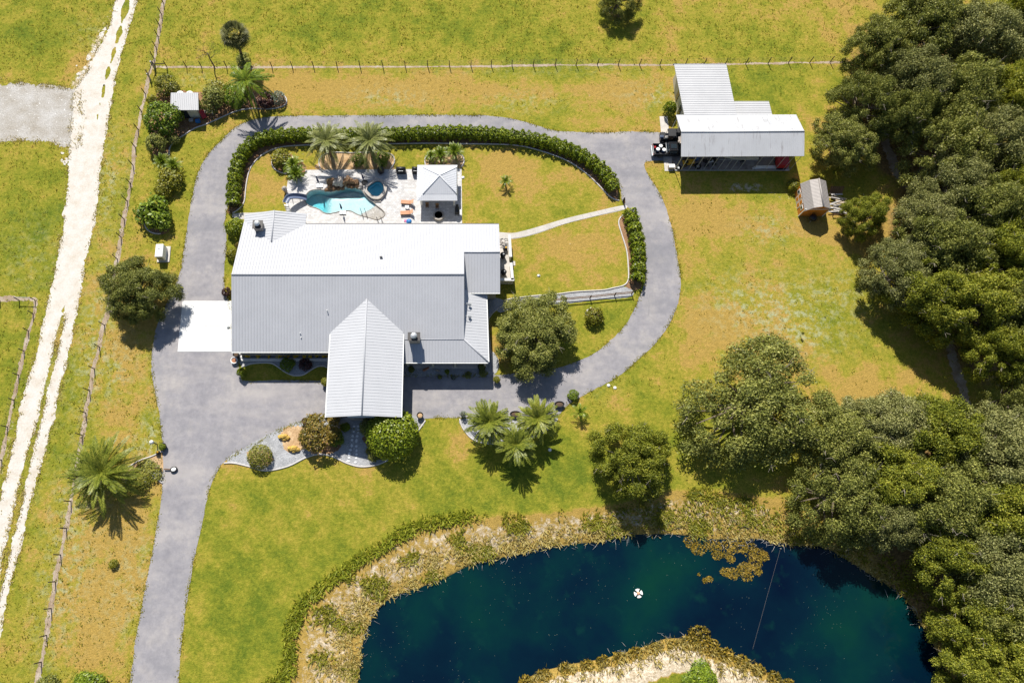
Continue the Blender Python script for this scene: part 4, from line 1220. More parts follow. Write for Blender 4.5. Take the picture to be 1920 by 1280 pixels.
shrub_kind("loose", "glossy_leaf", 37, 13, 1710, .22, fuzz=.28); shrub_kind("dark", "oak_leaf", 39, 20, 3420, .14, fuzz=.15)

def shrub(u, v, r_px, h, key, label, cat="shrub", name="shrub", zc=None, squash=1.0, group=None, rz=None):
    c = P(u, v, h * 0.5)
    R = r_px / 12.8
    t = thing(name, label, cat, (c.x, c.y, ground_z(c.x, c.y)), (u * .7) % 6.28 if rz is None else rz, group, (R, R * squash, h))
    me, tm = SHRUB_KIND[key]
    mesh_obj("foliage", me, None, t); mesh_obj("stem", tm, None, t)
    return t
for a in [
 (306,222,39,3.4,"glossy","dense green citrus-like shrub left of the small pump shed"), (398,188,29,2.8,"dark","dark green shrub right of the small pump shed"), (312,163,27,2.4,"olive","thin olive bush behind the pump shed roof"),
 (443,182,27,2.4,"glossy","green shrub at the foot of the feathery palm"), (288,190,12,1.6,"yellow","small yellow bush between fence and pump shed"), (405,168,22,1.4,"yellow","low yellow-green bush behind the shrub by the pump shed"),
 (498,187,19,1.9,"burgundy","dark burgundy shrub in the curved bed by the feathery palm"), (520,184,16,1.7,"silver","silvery green shrub at the tip of the curved bed"), (293,270,22,2.2,"dark","bronze-dark shrub at the foot of the curved bed"),
 (325,262,14,1.3,"dark","low dark plant at the lower end of the curved bed"), (318,336,25,2.0,"yellow","yellow-green shrub in the row along the left fence"), (306,356,17,1.6,"yellow","smaller yellow shrub just above the glossy dark bush"),
 (288,398,33,2.6,"loose","large-leaved dark glossy bush in a ringed bed by the left fence"), (306,415,20,1.9,"loose","second glossy bush at the lower right of the ringed bed"), (441,426,20,2.0,"hedge","rounded hedge shrub beside the house's rear left corner"),
 (436,476,12,1.3,"yellow","yellow-green bush against the left house wall"), (447,460,7,.8,"copper","small rusty plant by the left house wall"), (425,547,9,1.1,"burgundy","spiky dark red plant at the corner of the parking pad"),
 (527,297,20,1.7,"yellow","yellow croton shrub in the bed left of the pool"), (673,300,15,1.4,"glossy","round green shrub between the two pool palms"), (716,298,17,1.6,"glossy","round green shrub right of the pool palms"),
 (539,683,14,1.2,"glossy","variegated green shrub in the wavy bed before the house"), (572,683,12,.9,"burgundy","low reddish shrub in the wavy bed before the house"), (453,699,9,1.5,"hedge","bright clipped shrub at the corner of the front lawn strip"),
 (600,812,37,3.0,"copper","big copper-green shrub left of the front wing"), (630,822,15,1.6,"glossy","small green shrub beside the big copper-green shrub"), (626,786,11,1.4,"copper","small croton under the left corner of the front wing"),
 (647,800,9,.9,"hedge","small bright fern by the entry wall"), (735,813,47,4.0,"bigball","huge bright green rounded bush right of the entry path"), (487,856,23,1.6,"clipped","low clipped olive mound on the front gravel bed"),
 (702,850,15,1.0,"olive","small brownish shrub at the foot of the huge round bush"), (690,800,16,2.4,"dark","dark shrub between entry path and huge round bush"), (1114,592,18,1.7,"yellow","yellow-green round shrub in a white ring below the rail fence"),
 (1075,741,11,1.0,"glossy","small green shrub in the oak's shade at the drive edge"), (1256,204,14,2.2,"hedge","bright green shrub against the barn's left wall"), (1488,347,13,1.4,"yellow","yellow-green bush behind the orange shed"),
 (88,1291,22,1.6,"dark","dark bush at the bottom edge near the left fence"), (165,1291,28,1.8,"glossy","green bush at the bottom edge left of the drive"), (1312,1276,30,1.4,"glossy","green bush on the spit of land in the pond"),
 (213,1057,8,.7,"yellow","tiny yellow-green plant on the lawn below the big palm"), (838,697,5,.6,"hedge","bright green plant in the porch gravel bed"), (270,893,34,.8,"olive","low olive ground shrub in the drive entry bed"),
 (906,698,9,.8,"dark","dark fern at the right end of the porch bed"), (878,703,7,.7,"dark","dark tuft in the middle of the porch bed")]:
    shrub(*a, squash=(0.75 if a[0] == 270 else 1.0))

def hedge(px, width, h, label, seed, per_m=330, leaf=.30, amp=.15):
    """leafy hedge along a ground path; foliage over an added solid core that blocks light"""
    rng = np.random.default_rng(seed)
    line = np.array(resample(px_curve(px, 6, False), 0.1))
    tang = np.gradient(line, axis=0); tang /= np.linalg.norm(tang, axis=1, keepdims=True)
    nor = np.stack([-tang[:, 1], tang[:, 0]], 1)
    L = len(line) * 0.1
    k = int(L * per_m)
    i = rng.integers(0, len(line), k)
    a = rng.uniform(-0.25, math.pi + 0.25, k)
    s = np.arange(len(line)) * .1
    mod = 1 + amp * np.sin(s * 2 * math.pi / 1.35 + np.sin(s * .9) * 1.4) + amp * .6 * np.sin(s * 2 * math.pi / .83 + 2)
    rr = (1 + rng.normal(0, .07, k)) * mod[i]
    sup = 0.72
    ca, sa = np.cos(a), np.sin(a)
    off = np.sign(ca) * np.abs(ca) ** sup * width / 2 * rr
    z = h * (.42 + .56 * np.sign(sa) * np.abs(sa) ** sup * rr)
    pos = np.column_stack([line[i] + nor[i] * off[:, None], z])
    low = rng.random(k) < .25
    pos[low, 2] *= rng.uniform(.3, 1, low.sum())
    nn = np.column_stack([nor[i] * ca[:, None], sa]) + rng.normal(0, .5, (k, 3))
    q = leaf_quads(pos, nn, leaf, rng, .6)
    c = line[len(line) // 2]
    t = thing("hedge", label, "hedge", (c[0], c[1], 0))
    me = arr_mesh("foliage", q - np.array([c[0], c[1], 0])); me.materials.append(M["hedge_leaf"])
    mesh_obj("foliage", me, None, t)
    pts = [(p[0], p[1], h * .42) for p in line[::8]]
    MB().tube(pts, min(width, h) * .33, 8).build("branches_or_core", "light_block_core", t, True, True)  # dark tube added inside the leaves to stop light, not real branches
hedge([(441,390),(441,375),(444,340),(450,312),(463,288),(485,270),(520,262),(575,259),(640,260),(720,259),(800,256),(870,255),(930,259),(995,267),(1040,278),(1085,296),(1115,315),(1138,338),(1150,362)], 1.9, 1.9, "long bright green hedge curving round the pool yard", 71)
hedge([(1177,402),(1185,425),(1192,460),(1194,490),(1193,522),(1190,532)], 1.9, 1.9, "short bright green hedge along the right-hand bend of the drive", 72)

# ------------------------------------------------------------------ palms
def feather_palm(seed, trunk_h, n, flen, droop, leafmat, lw=.05, ll=.55, bark="palm_bark", tr=.22, pairs=26, up=(.1, 1.25), twist=.3, curve_trunk=0.0, twin=False):
    """(trunk builder, leaf quads, rachis builder) of a feather palm"""
    rng = np.random.default_rng(seed)
    top = np.array([curve_trunk, 0, trunk_h])
    mb = MB()
    pts = [(curve_trunk * t * t, 0, trunk_h * t) for t in np.linspace(0, 1, 7)]
    mb.tube([(0, 0, -.1)] + pts[1:], [tr * 1.35] + [tr * (1.05 - .15 * k / 6) for k in range(1, 7)], 9)
    mb.lathe([(tr * .9, -.9), (tr * 1.25, -.5), (tr * .55, -.12), (.02, -.02)], tuple(top), 9)
    rb = MB()
    quads = []
    for k in range(n):
        az = k * 2.39996 + rng.normal(0, .12)
        f = (k + .5) / n
        el = up[1] + (up[0] - up[1]) * f ** .9 + rng.normal(0, .08)     # young fronds stand up, old ones hang
        L = flen * rng.uniform(.85, 1.1) * (.72 + .28 * min(1, f * 3))
        d0 = np.array([math.cos(az) * math.cos(el), math.sin(az) * math.cos(el), math.sin(el)])
        side = np.array([-math.sin(az), math.cos(az), 0])
        m = 9
        ts = np.linspace(0, 1, m)
        dr = droop * rng.uniform(.8, 1.25)
        spine = np.array([top + d0 * L * t - np.array([0, 0, 1]) * dr * L * t * t * (.55 + .45 * math.cos(el)) for t in ts])
        rb.tube([tuple(p) for p in spine[::2]], [.05, .035, .025, .016, .006], 4, False)
        tt = np.repeat(np.linspace(.1, 1, pairs), 2)
        sg = np.tile([1, -1], pairs)
        p = np.stack([np.interp(tt, ts, spine[:, j]) for j in range(3)], 1)
        tn = np.stack([np.interp(np.clip(tt + .03, 0, 1), ts, spine[:, j]) - np.interp(np.clip(tt - .03, 0, 1), ts, spine[:, j]) for j in range(3)], 1)
        tn /= np.linalg.norm(tn, axis=1, keepdims=True) + 1e-9
        upv = np.cross(side[None, :].repeat(len(tt), 0), tn); upv /= np.linalg.norm(upv, axis=1, keepdims=True) + 1e-9
        upv = np.where(upv[:, 2:3] < 0, -upv, upv)
        ln = ll * np.sin(np.clip(tt * .88 + .1, 0, 1) * math.pi) ** .6 * rng.uniform(.85, 1.15, len(tt))
        dirv = tn * .80 + side[None, :] * sg[:, None] * .72 + upv * rng.uniform(twist - .12, twist + .12, len(tt))[:, None]
        dirv /= np.linalg.norm(dirv, axis=1, keepdims=True)
        tip = p + dirv * ln[:, None] - np.array([0, 0, 1]) * (ln * .22)[:, None]
        midp = p + dirv * (ln * .5)[:, None]
        wv = tn * lw
        q = np.stack([p, midp + wv, tip, midp - wv], 1)
        quads.append(q)
    return mb, np.concatenate(quads), rb
PALM = {}
def palm_kind(key, args, leafmat, barkmat="palm_bark", rachis="palm_leaf"):
    mb, q, rb = args
    me = arr_mesh("fronds", q); me.materials.append(M[leafmat])
    tm = bpy.data.meshes.new("trunk"); tm.from_pydata(mb.v, [], mb.f); tm.update(); tm.materials.append(M[barkmat])
    rm = bpy.data.meshes.new("frond_ribs"); rm.from_pydata(rb.v, [], rb.f); rm.update(); rm.materials.append(M[rachis])
    PALM[key] = (me, tm, rm)
palm_kind("date", feather_palm(101, 3.6, 58, 3.4, .30, None, .055, .55, tr=.3, up=(-.15, .95), pairs=40, twist=.18), "date_palm_leaf", rachis="date_palm_leaf")
palm_kind("big_date", feather_palm(103, 3.2, 62, 5.5, .30, None, .055, .72, tr=.38, up=(-.08, .95), pairs=54, twist=.18), "date_palm_leaf", rachis="date_palm_leaf")
palm_kind("pindo", feather_palm(105, 4.2, 42, 3.9, .40, None, .045, .52, tr=.3, up=(-.25, .95), pairs=42, twist=.18), "palm_leaf", rachis="palm_leaf")
palm_kind("royal", feather_palm(107, 6.0, 20, 4.4, .6, None, .10, .85, tr=.2, up=(.0, .95), pairs=30, twist=0.0), "feather_palm_leaf", "pale_palm_bark", "feather_palm_leaf")
palm_kind("small", feather_palm(109, 1.2, 14, 1.5, .5, None, .05, .38, tr=.1, up=(.1, 1.2), pairs=14), "feather_palm_leaf", rachis="feather_palm_leaf")
palm_kind("cycad", feather_palm(111, 1.2, 46, 1.7, .3, None, .035, .3, tr=.24, up=(.05, 1.3), pairs=20), "feather_palm_leaf", rachis="feather_palm_leaf")
palm_kind("areca", feather_palm(113, 1.0, 26, 2.2, .6, None, .06, .5, tr=.12, up=(.1, 1.35), pairs=20), "feather_palm_leaf", rachis="feather_palm_leaf")
def palm(u, v, zc, key, label, rz=0.0, sc=1.0, lean=None, group=None, name="palm_tree", sz=1.0):
    c = P(u, v, zc)
    t = thing(name, label, "palm", (c.x, c.y, 0), rz, group, (sc, sc, sc * sz))
    me, tm, rm = PALM[key]
    mesh_obj("trunk", tm, None, t); mesh_obj("fronds", me, None, t); mesh_obj("frond_ribs", rm, None, t)
    return t
palm(917,790,3.8,"date","leftmost of the three palms by the front drive",0.3)
palm(1009,783,3.8,"date","right-hand upper palm of the three by the front drive",1.7,0.96)
palm(968,832,4.0,"date","lowest of the three palms by the front drive, casting a long shadow",3.2,0.94)
palm(186,884,3.8,"big_date","very large date palm at the left of the drive entrance",0.9,1.0)
palm(612,262,4.3,"pindo","grey-green palm at the left behind the pool waterfall",0.2)
palm(692,262,4.6,"pindo","grey-green palm at the right behind the pool waterfall",2.4,1.06)
palm(462,152,5.8,"royal","tall feathery bright green palm in the curved bed",0.5,0.98)
palm(948,340,1.2,"small","small young palm alone on the pool yard lawn",0.4,0.95)
palm(826,288,1.6,"cycad","left cycad in the bed behind the pavilion",0.1,1.0)
palm(852,280,1.9,"cycad","right cycad in the bed behind the pavilion",1.2,1.05)
palm(548,305,1.8,"areca","clumping green palm in the bed left of the pool",0.7,1.0)
palm(555,325,1.2,"cycad","low dark green fern palm at the deck's upper left corner",2.2,1.0)
palm(303,302,1.2,"cycad","left spiky cycad in the row along the left fence",0.2,0.95)
palm(325,310,1.2,"cycad","right spiky cycad in the row along the left fence",1.5,0.95)
palm(1088,773,1.0,"small","thin small palm on the lawn edge near the oval tubs",2.0,1.0)
palm(808,290,1.0,"areca","yellowish palm clump at the left of the cycad bed",1.0,0.6)

# fan palm: round head of pleated fans with a skirt of dead leaves
rng = np.random.default_rng(5)
c = P(455, 108)
t = thing("fan_palm", "dark cabbage palm with round head on the pasture behind the fence", "palm", (c.x, c.y, 0))
TH = 5.6
hx = P(440, 66, TH) - c
MB().tube([(0, 0, -.1), (hx.x * .3, hx.y * .3, TH * .35), (hx.x * .7, hx.y * .7, TH * .7), (hx.x, hx.y, TH)], [.28, .22, .2, .24], 9).build("trunk", "palm_bark", t, True)
def fans(n, el0, el1, stem, fl, seed):
    r = np.random.default_rng(seed); qs = []; st = MB()
    for k in range(n):
        az, el = k * 2.4 + r.normal(0, .1), el1 + (el0 - el1) * (k / n)
        d = np.array([math.cos(az) * math.cos(el), math.sin(az) * math.cos(el), math.sin(el)])
        b0 = np.array([hx.x, hx.y, TH]); b1 = b0 + d * stem
        st.tube([tuple(b0), tuple(b1)], [.03, .02], 4, False)
        side = np.array([-math.sin(az), math.cos(az), 0]); up_ = np.cross(d, side)
        for a in np.linspace(-1.5, 1.5, 15):
            v_ = d * math.cos(a) + side * math.sin(a)
            tip = b1 + v_ * fl * r.uniform(.85, 1.1) - np.array([0, 0, .35]) * fl
            mid = b1 + v_ * fl * .55
            w_ = np.cross(v_, up_) * .055 * fl
            qs.append([b1, mid + w_, tip, mid - w_])
    return np.array(qs), st
q, st = fans(40, -.5, 1.1, 1.3, 1.35, 3)
me = arr_mesh("fronds", q); me.materials.append(M["fan_palm_leaf"]); mesh_obj("fronds", me, None, t); st.build("frond_stalks", "palm_leaf", t)
q, st = fans(16, -1.3, -.7, .6, .9, 4)
me = arr_mesh("dead_fronds", q); me.materials.append(M["dry_grass"]); mesh_obj("dead_fronds", me, None, t)
shrub(457, 112, 17, 1.3, "dark", "dark undergrowth round the cabbage palm's foot")
# bare dead tree
c = P(402, 125)
t = thing("dead_tree", "bare leafless tree at the pasture fence near the cabbage palm", "tree", (c.x, c.y, 0))
rs = random.Random(8)
mb = MB(); mb.tube([(0, 0, -.1), (-.15, .1, 1.8), (.1, -.1, 3.4)], [.13, .1, .07], 6)
def twig(p, d, L, r, n):
    q = (p[0] + d[0] * L, p[1] + d[1] * L, p[2] + d[2] * L)
    mb.tube([p, q], [r, r * .6], 4, False)
    if n:
        for k in range(3):
            dd = Vector((d[0] + rs.uniform(-.8, .8), d[1] + rs.uniform(-.8, .8), d[2] + rs.uniform(-.3, .5))).normalized()
            twig(q, dd, L * .7, r * .6, n - 1)
for k in range(5):
    a = k * 1.3
    twig((.1, -.1, 2.2 + .28 * k), Vector((math.cos(a), math.sin(a), .8)).normalized(), 1.0, .05, 3)
mb.build("branches_or_core", "bark", t)

# ------------------------------------------------------------------ pool, spa and deck furniture
pc = P(640, 378)
pool = thing("swimming_pool", "free-form swimming pool with turquoise water and shallow beach end", "pool", (pc.x, pc.y, 0))
# basin: floor falls from the beach at the right to the deep left end
bx0, bx1 = min(p[0] for p in POOL), max(p[0] for p in POOL)
_xl, _yt = P(612, 375).x, P(650, 366).y
_tg = P(616, 394)
def _ss(t): t = min(1.0, max(0.0, t)); return t * t * (3 - 2 * t)
def depth(x, y):
    """deep at the left end and under the rocks, a pale shelf through the middle, beach at the right"""
    f = max(_ss((_xl - x) / 1.6 + .5), _ss((y - _yt) / 1.2 + .5) * _ss((P(690, 370).x - x) / 1.5))
    return -0.34 - 1.25 * f
ctr = np.mean(np.array(POOL), 0)
rings = [(1.0, None), (1.0, 'floor')] + [(q / 12, 'floor') for q in range(11, 0, -1)]
def basin_mesh(shrink, lift):
    vs, fs = [], []
    n = len(POOL)
    for s, kd in rings:
        for p in POOL:
            k = s * shrink
            x, y = ctr[0] + (p[0] - ctr[0]) * k, ctr[1] + (p[1] - ctr[1]) * k
            vs.append((x, y, (0.03 if lift == 0 else -0.08) if kd is None else depth(x, y) + lift))
    for r in range(len(rings) - 1):
        for i in range(n):
            j = (i + 1) % n
            fs.append((r * n + i, r * n + j, (r + 1) * n + j, (r + 1) * n + i))
    fs.append(tuple(range((len(rings) - 1) * n, len(rings) * n)))
    return vs, fs
MB().add(*basin_mesh(1.0, 0)).build("basin", "plaster_teal", pool, False, True)
vs, fs = basin_mesh(.998, .012)
n = len(POOL)
wmb = MB().add(vs, [tuple(reversed(f)) for f in fs])      # closed body of water: top sheet and underside
tri = tessellate_polygon([[Vector((p[0], p[1], 0)) for p in vs[:n]]])
for a_, b_, c_ in tri:
    A, B, C2 = vs[a_], vs[b_], vs[c_]
    up_ = (B[0] - A[0]) * (C2[1] - A[1]) - (B[1] - A[1]) * (C2[0] - A[0]) > 0
    wmb.f.append((a_, b_, c_) if up_ else (a_, c_, b_))
wmb.build("water", "pool_water", pool, False, True)
cp = resample(POOL, .3, True)
MB().tube([(p[0], p[1], .055) for p in cp] + [(cp[0][0], cp[0][1], .055)], .09, 6).build("coping", "stone_block", pool, True, True)
mb = MB()
bp_ = px_curve([(676,402),(684,397),(694,392),(703,386),(710,388.5),(716,394),(720.5,400),(719,405),(714,408.3),(706,411.3),(690,406.8)], 3)
mb.sheet([bp_], -0.075).build("beach_ledge", "grey_gravel", pool, False, True)

sc_ = P(*SPA_C)
spa = thing("hot_tub", "raised kidney-shaped stone spa at the pool's edge", "spa", (sc_.x, sc_.y, 0))
inner = [P(u, v, .5)[:2] for u, v in SPA_PX]
inner = catmull(inner, 3)
cin = np.mean(np.array(inner), 0)
def off(pts, d):
    out = []
    for p in pts:
        v_ = np.array(p) - cin; L = np.linalg.norm(v_); out.append(tuple(cin + v_ * (L + d) / L))
    return out
o_in, o_out = inner, off(inner, .48)
k = len(inner)
vs = [(*p, .5) for p in o_in] + [(*p, .52) for p in o_out] + [(*p, 0) for p in off(inner, .5)] + [(*p, .06) for p in o_in]
fs = []
for i in range(k):
    j = (i + 1) % k
    fs += [(i, k + i, k + j, j), (k + i, 2 * k + i, 2 * k + j, k + j), (3 * k + i, i, j, 3 * k + j)]
MB().add(vs, [tuple(reversed(f)) for f in fs]).build("rim", "boulder_pale", spa, False, True)
MB().sheet([off(inner, .01)], .075).build("floor", "spa_teal", spa, False, True)
bl = off(inner, -.45)
mb = MB(); vs = [(*p, .24) for p in off(inner, -.02)] + [(*p, .24) for p in bl] + [(*p, .07) for p in bl]
mb.add(vs, [(i, (i + 1) % k, k + (i + 1) % k, k + i) for i in range(k)] + [(k + i, k + (i + 1) % k, 2 * k + (i + 1) % k, 2 * k + i) for i in range(k)]).build("bench", "spa_teal", spa, False, True)
MB().prism(off(inner, -.01), .26, .4).build("water", "pool_water", spa, False, True)
c = P(708, 377); MB().bbox((c.x, c.y, .12), (1.1, .5, .24), .04).build("step", "boulder_pale", spa, False, True)

def rock_mesh(seed, sx, sy, sz):
    rs = np.random.default_rng(seed)
    mb = MB()
    prof = [(.55, 0), (.95, .18), (1.0, .45), (.8, .78), (.4, .97), (.08, 1.0)]
    nn = 9
    vs, fs = [], []
    for r, z in prof:
        for q in range(nn):
            a = 2 * math.pi * q / nn
            jj = rs.uniform(.78, 1.15)
            vs.append((math.cos(a) * r * sx * jj, math.sin(a) * r * sy * jj, z * sz * rs.uniform(.9, 1.08)))
    for i in range(len(prof) - 1):
        for q in range(nn):
            w_ = (q + 1) % nn
            fs.append((i * nn + q, i * nn + w_, (i + 1) * nn + w_, (i + 1) * nn + q))
    fs.append(tuple(range((len(prof) - 1) * nn, len(prof) * nn)))
    return mb.add(vs, fs)
wf0 = P(640, 348)
wf = thing("rock_waterfall", "brown boulder waterfall on the far edge of the pool", "waterfall", (wf0.x, wf0.y, 0))
for i, (u, v, sx, sy, sz, mt) in enumerate([(614,357,.5,.35,.4,"boulder"),(620,353,.5,.45,.8,"boulder"),(619,346,.6,.5,1.2,"boulder"),(626,345,.7,.6,1.5,"boulder"),(627,354,.6,.4,.7,"boulder"),(634,355,.5,.35,.5,"boulder"),(633,347,.8,.6,1.5,"boulder_pale"),(640,345,.9,.7,1.75,"boulder_pale"),(641,354,.5,.4,.6,"boulder"),
        (648,346,.7,.6,1.3,"boulder"),(654,343,.8,.55,1.4,"boulder"),(661,345,.7,.5,1.2,"boulder"),(663,351,.6,.4,.6,"boulder"),(669,345,.6,.5,1.0,"boulder"),(670,351,.5,.4,.6,"boulder"),(676,352,.5,.4,.5,"boulder_pale"),(654,350,.5,.4,.7,"boulder"),(633,341,.7,.4,.9,"boulder_pale"),(647,340,.7,.4,.9,"boulder_pale")]):
    c = P(u, v)
    o = rock_mesh(i + 20, sx, sy, sz).build("boulder", mt, wf)
    o.location = (c.x - wf0.x, c.y - wf0.y, 0); o.rotation_euler = (0, 0, i * 1.1)
mb = MB()
c = P(645, 351)
for q in range(5):
    x = c.x - wf0.x - .3 + q * .15
    mb.add([(x, c.y - wf0.y + .35, 1.3), (x + .07, c.y - wf0.y + .35, 1.3), (x + .07, c.y - wf0.y + .1, 1.05), (x, c.y - wf0.y + .1, 1.05), (x + .07, c.y - wf0.y - .15, 0), (x, c.y - wf0.y - .15, 0)], [(0, 1, 2, 3), (3, 2, 4, 5)])
mb.build("falling_water", "white_paint", wf)
palm(619, 340, .8, "small", "tiny palm growing at the left end of the pool rocks", 1.1, .55)

# water slide
c = P(553, 375)
sl = thing("water_slide", "curved blue-grey water slide at the left end of the pool", "slide", (c.x, c.y, 0))
path = [P(575, 372, .35), P(562, 369, .9), P(550, 368.5, 1.3), P(541, 371, 1.6), P(536, 380, 1.7)]
pp = catmull([p[:2] for p in path], 5, False); zz = np.interp(np.linspace(0, 4, len(pp)), range(5), [p.z for p in path])
vs, fs = [], []
for i, p in enumerate(pp):
    a = np.array(pp[min(i + 1, len(pp) - 1)]) - np.array(pp[max(i - 1, 0)]); a /= np.linalg.norm(a); nn = np.array([-a[1], a[0]])
    for w_, h_ in ((-.42, .3), (-.36, .02), (0, -.06), (.36, .02), (.42, .3), (.46, .28), (.38, -.1), (0, -.14), (-.38, -.1), (-.46, .28)):
        vs.append((p[0] + nn[0] * w_, p[1] + nn[1] * w_, zz[i] + h_))
for i in range(len(pp) - 1):
    for q in range(10):
        w_ = (q + 1) % 10
        fs.append((i * 10 + q, i * 10 + w_, i * 10 + 10 + w_, i * 10 + 10 + q))
MB().add(vs, fs).build("chute", "slide_blue", sl, True, True)
for (u, v, h) in ((562, 371, .9), (548, 371, 1.25)):
    q = P(u, v); MB().tube([(q.x, q.y, 0), (q.x, q.y, h)], .05, 6).build("support", "slide_blue", sl, False, True)
top = P(536, 381, 1.7); foot = P(545, 408, 0)
for s in (-.32, .32):
    MB().tube([(top.x + s, top.y, 2.4), (top.x + s, top.y - .1, 1.7), (foot.x + s, foot.y, .05)], .035, 6).build("ladder_rail", "white_paint", sl, True, True)
for q in range(1, 7):
    f = q / 7; a = top.lerp(foot, f)
    MB().box((a.x, a.y, 1.7 * (1 - f) + .05), (.64, .18, .04)).build("step", "white_paint", sl, False, True)

def closed_umbrella(u, v, label, lean, base="square", h=2.3, brz=0.0):
    c = P(u, v)
    t = thing("closed_umbrella", label, "umbrella", (c.x, c.y, .05), brz, "closed umbrellas on the pool deck")
    tx, ty = lean
    if base == "square":
        for sx in (-1, 1):
            MB().bbox((sx * .24, 0, .07), (.46, .62, .14), .04).build("base_block", "galvanised", t)
        MB().bbox((0, -.36, .06), (1.0, .12, .1), .03).build("base_frame", "dark_metal", t)
    else:
        MB().lathe([(.5, 0), (.52, .05), (.3, .12), (.08, .18)], (0, 0, 0), 16).build("base", "black_vinyl", t)
    pt = lambda z: (tx * z / h, ty * z / h, z)
    MB().tube([pt(.1), pt(1.2), pt(h)], .03, 6).build("pole", "dark_metal", t)
    MB().tube([pt(.95), pt(1.2), pt(1.7), pt(h), pt(h + .12)], [.05, .17, .13, .06, .01], 9).build("canopy", "navy_fabric", t, True)
closed_umbrella(600, 349, "closed navy umbrella left of the pool boulders", (-.15, .3))
closed_umbrella(684, 343, "closed navy umbrella on a round base between boulders and spa", (-.2, .25), "round")
closed_umbrella(643, 399, "closed navy umbrella at the near edge of the pool", (-.1, .35))
for (u, v, lab) in ((683, 399, "dark pair of handrails standing in the pool's beach end"), (714, 416, "dark pair of handrails on the deck by the beach end")):
    c = P(u, v)
    t = thing("pool_handrail", lab, "handrail", (c.x, c.y, .0), 0, "pool handrails")
    for s in (-.32, .32):
        MB().tube([(s + .25, -.9, 0.0), (s + .15, -.6, .75), (s - .1, 0, .9), (s - .3, .55, .55), (s - .35, .62, 0)], .035, 6).build("rail", "dark_metal", t, True)

def lounger(u, v, label, rz=0.0):
    c = P(u, v)
    t = thing("sun_lounger", label, "sun lounger", (c.x, c.y, .05), rz, "sun loungers by the pavilion")
    fr = MB().box((-.25, 0, .32), (1.45, .66, .05)).build("frame", "brown_wood", t)
    for x in (-.85, .4):
        for y in (-.28, .28):
            MB().box((x, y, .15), (.07, .07, .3)).build("leg", "brown_wood", t)
    for s in (-1, 0, 1):
        MB().bbox((-.28, s * .21, .41), (1.42, .205, .1), .03).build("cushion", "orange_cushion", t)
    mb = MB().slab([(.45, -.31, .44), (1.0, -.31, .98), (1.0, .31, .98), (.45, .31, .44)], .1)
    mb.build("backrest", "orange_cushion", t)
    MB().tube([(.95, -.28, .9), (.8, -.28, .3), (.8, .28, .3), (.95, .28, .9)], .025, 5).build("back_support", "brown_wood", t)
    return t
lounger(764, 381.5, "orange-cushioned lounger nearer the pavilion's far side", -.08); lounger(763, 401, "orange-cushioned lounger nearer the house", .05)
c = P(763.5, 390.5); t = thing("side_table", "small white side table between the two loungers", "table", (c.x, c.y, .05))
MB().bbox((0, 0, .45), (.62, .46, .05), .02).build("table_top", "white_paint", t)
for x in (-.24, .24):
    for y in (-.17, .17): MB().box((x, y, .21), (.05, .05, .42)).build("leg", "white_paint", t)
c = P(767.5, 419); t = thing("blue_tub", "round blue tub on the deck near the loungers", "tub", (c.x, c.y, .05))
MB().lathe([(.3, 0), (.36, .3), (.42, .62), (.44, .66), (.36, .7)], (0, 0, 0), 16).build("tub_body", "blue_plastic", t, True)
MB().lathe([(.36, .69), (.30, .8), (.1, .86)], (.02, .02, 0), 14).build("lid", "blue_plastic", t, True)
c = P(760.5, 414.5); t = thing("pool_toy", "small pink star-shaped toy lying beside the blue tub", "toy", (c.x, c.y, .055))
mb = MB(); pts = [((.32 if i % 2 == 0 else .13) * math.cos(i * math.pi / 5), (.32 if i % 2 == 0 else .13) * math.sin(i * math.pi / 5)) for i in range(10)]
vs = [(*p, 0) for p in pts] + [(*p, .08) for p in pts] + [(0, 0, .1), (0, 0, 0)]
mb.add(vs, [(10 + i, 10 + (i + 1) % 10, 20) for i in range(10)] + [(i, (i + 1) % 10, 10 + (i + 1) % 10, 10 + i) for i in range(10)]).build("body", "pink_plastic", t)
# covered grill and planters at the deck's far edge
for (u, v, lab, w_) in ((752.5, 323, "black covered grill at the deck's far edge left of the pavilion", 1.5), (779, 323, "second black covered grill half hidden by the pavilion roof", 1.0)):
    c = P(u, v); t = thing("covered_grill", lab, "grill", (c.x, c.y, .05), 0, "covered grills")
    MB().bbox((0, 0, .5), (w_, .75, 1.0), .08).build("cabinet", "black_vinyl", t)
    MB().tube([(-w_ * .45, -.03, 1.0), (w_ * .45, -.03, 1.0)], .34, 10).build("hood", "black_vinyl", t, True)
    MB().tube([(-w_ * .25, -.42, 1.05), (w_ * .25, -.42, 1.05)], .03, 6).build("handle", "galvanised", t)
c = P(715, 324); t = thing("egg_smoker", "round black ceramic smoker below the right pool palm", "smoker", (c.x, c.y, .05))
MB().lathe([(.3, .1), (.5, .35), (.56, .7), (.56, .8)], (0, 0, 0), 16).build("body", "black_vinyl", t, True); MB().lathe([(.57, .8), (.53, 1.05), (.36, 1.3), (.12, 1.4), (.1, 1.5)], (0, 0, 0), 16).build("lid", "black_vinyl", t, True)
for a in range(3): MB().tube([(.3 * math.cos(a * 2.09), .3 * math.sin(a * 2.09), .2), (.45 * math.cos(a * 2.09), .45 * math.sin(a * 2.09), 0)], .04, 5).build("leg", "dark_metal", t)
c = P(536, 359); t = thing("garden_urn", "dark stone urn on the lawn beside the pool slide", "urn", (c.x, c.y, 0))
MB().lathe([(.3, 0), (.2, .25), (.38, .7), (.42, 1.0), (.3, 1.05)], (0, 0, 0), 12).build("urn_body", "stone_block", t, True); MB().lathe([(.3, 1.04), (.2, 1.2), (.05, 1.3)], (0, 0, 0), 10).build("urn_top", "boulder_pale", t, True)

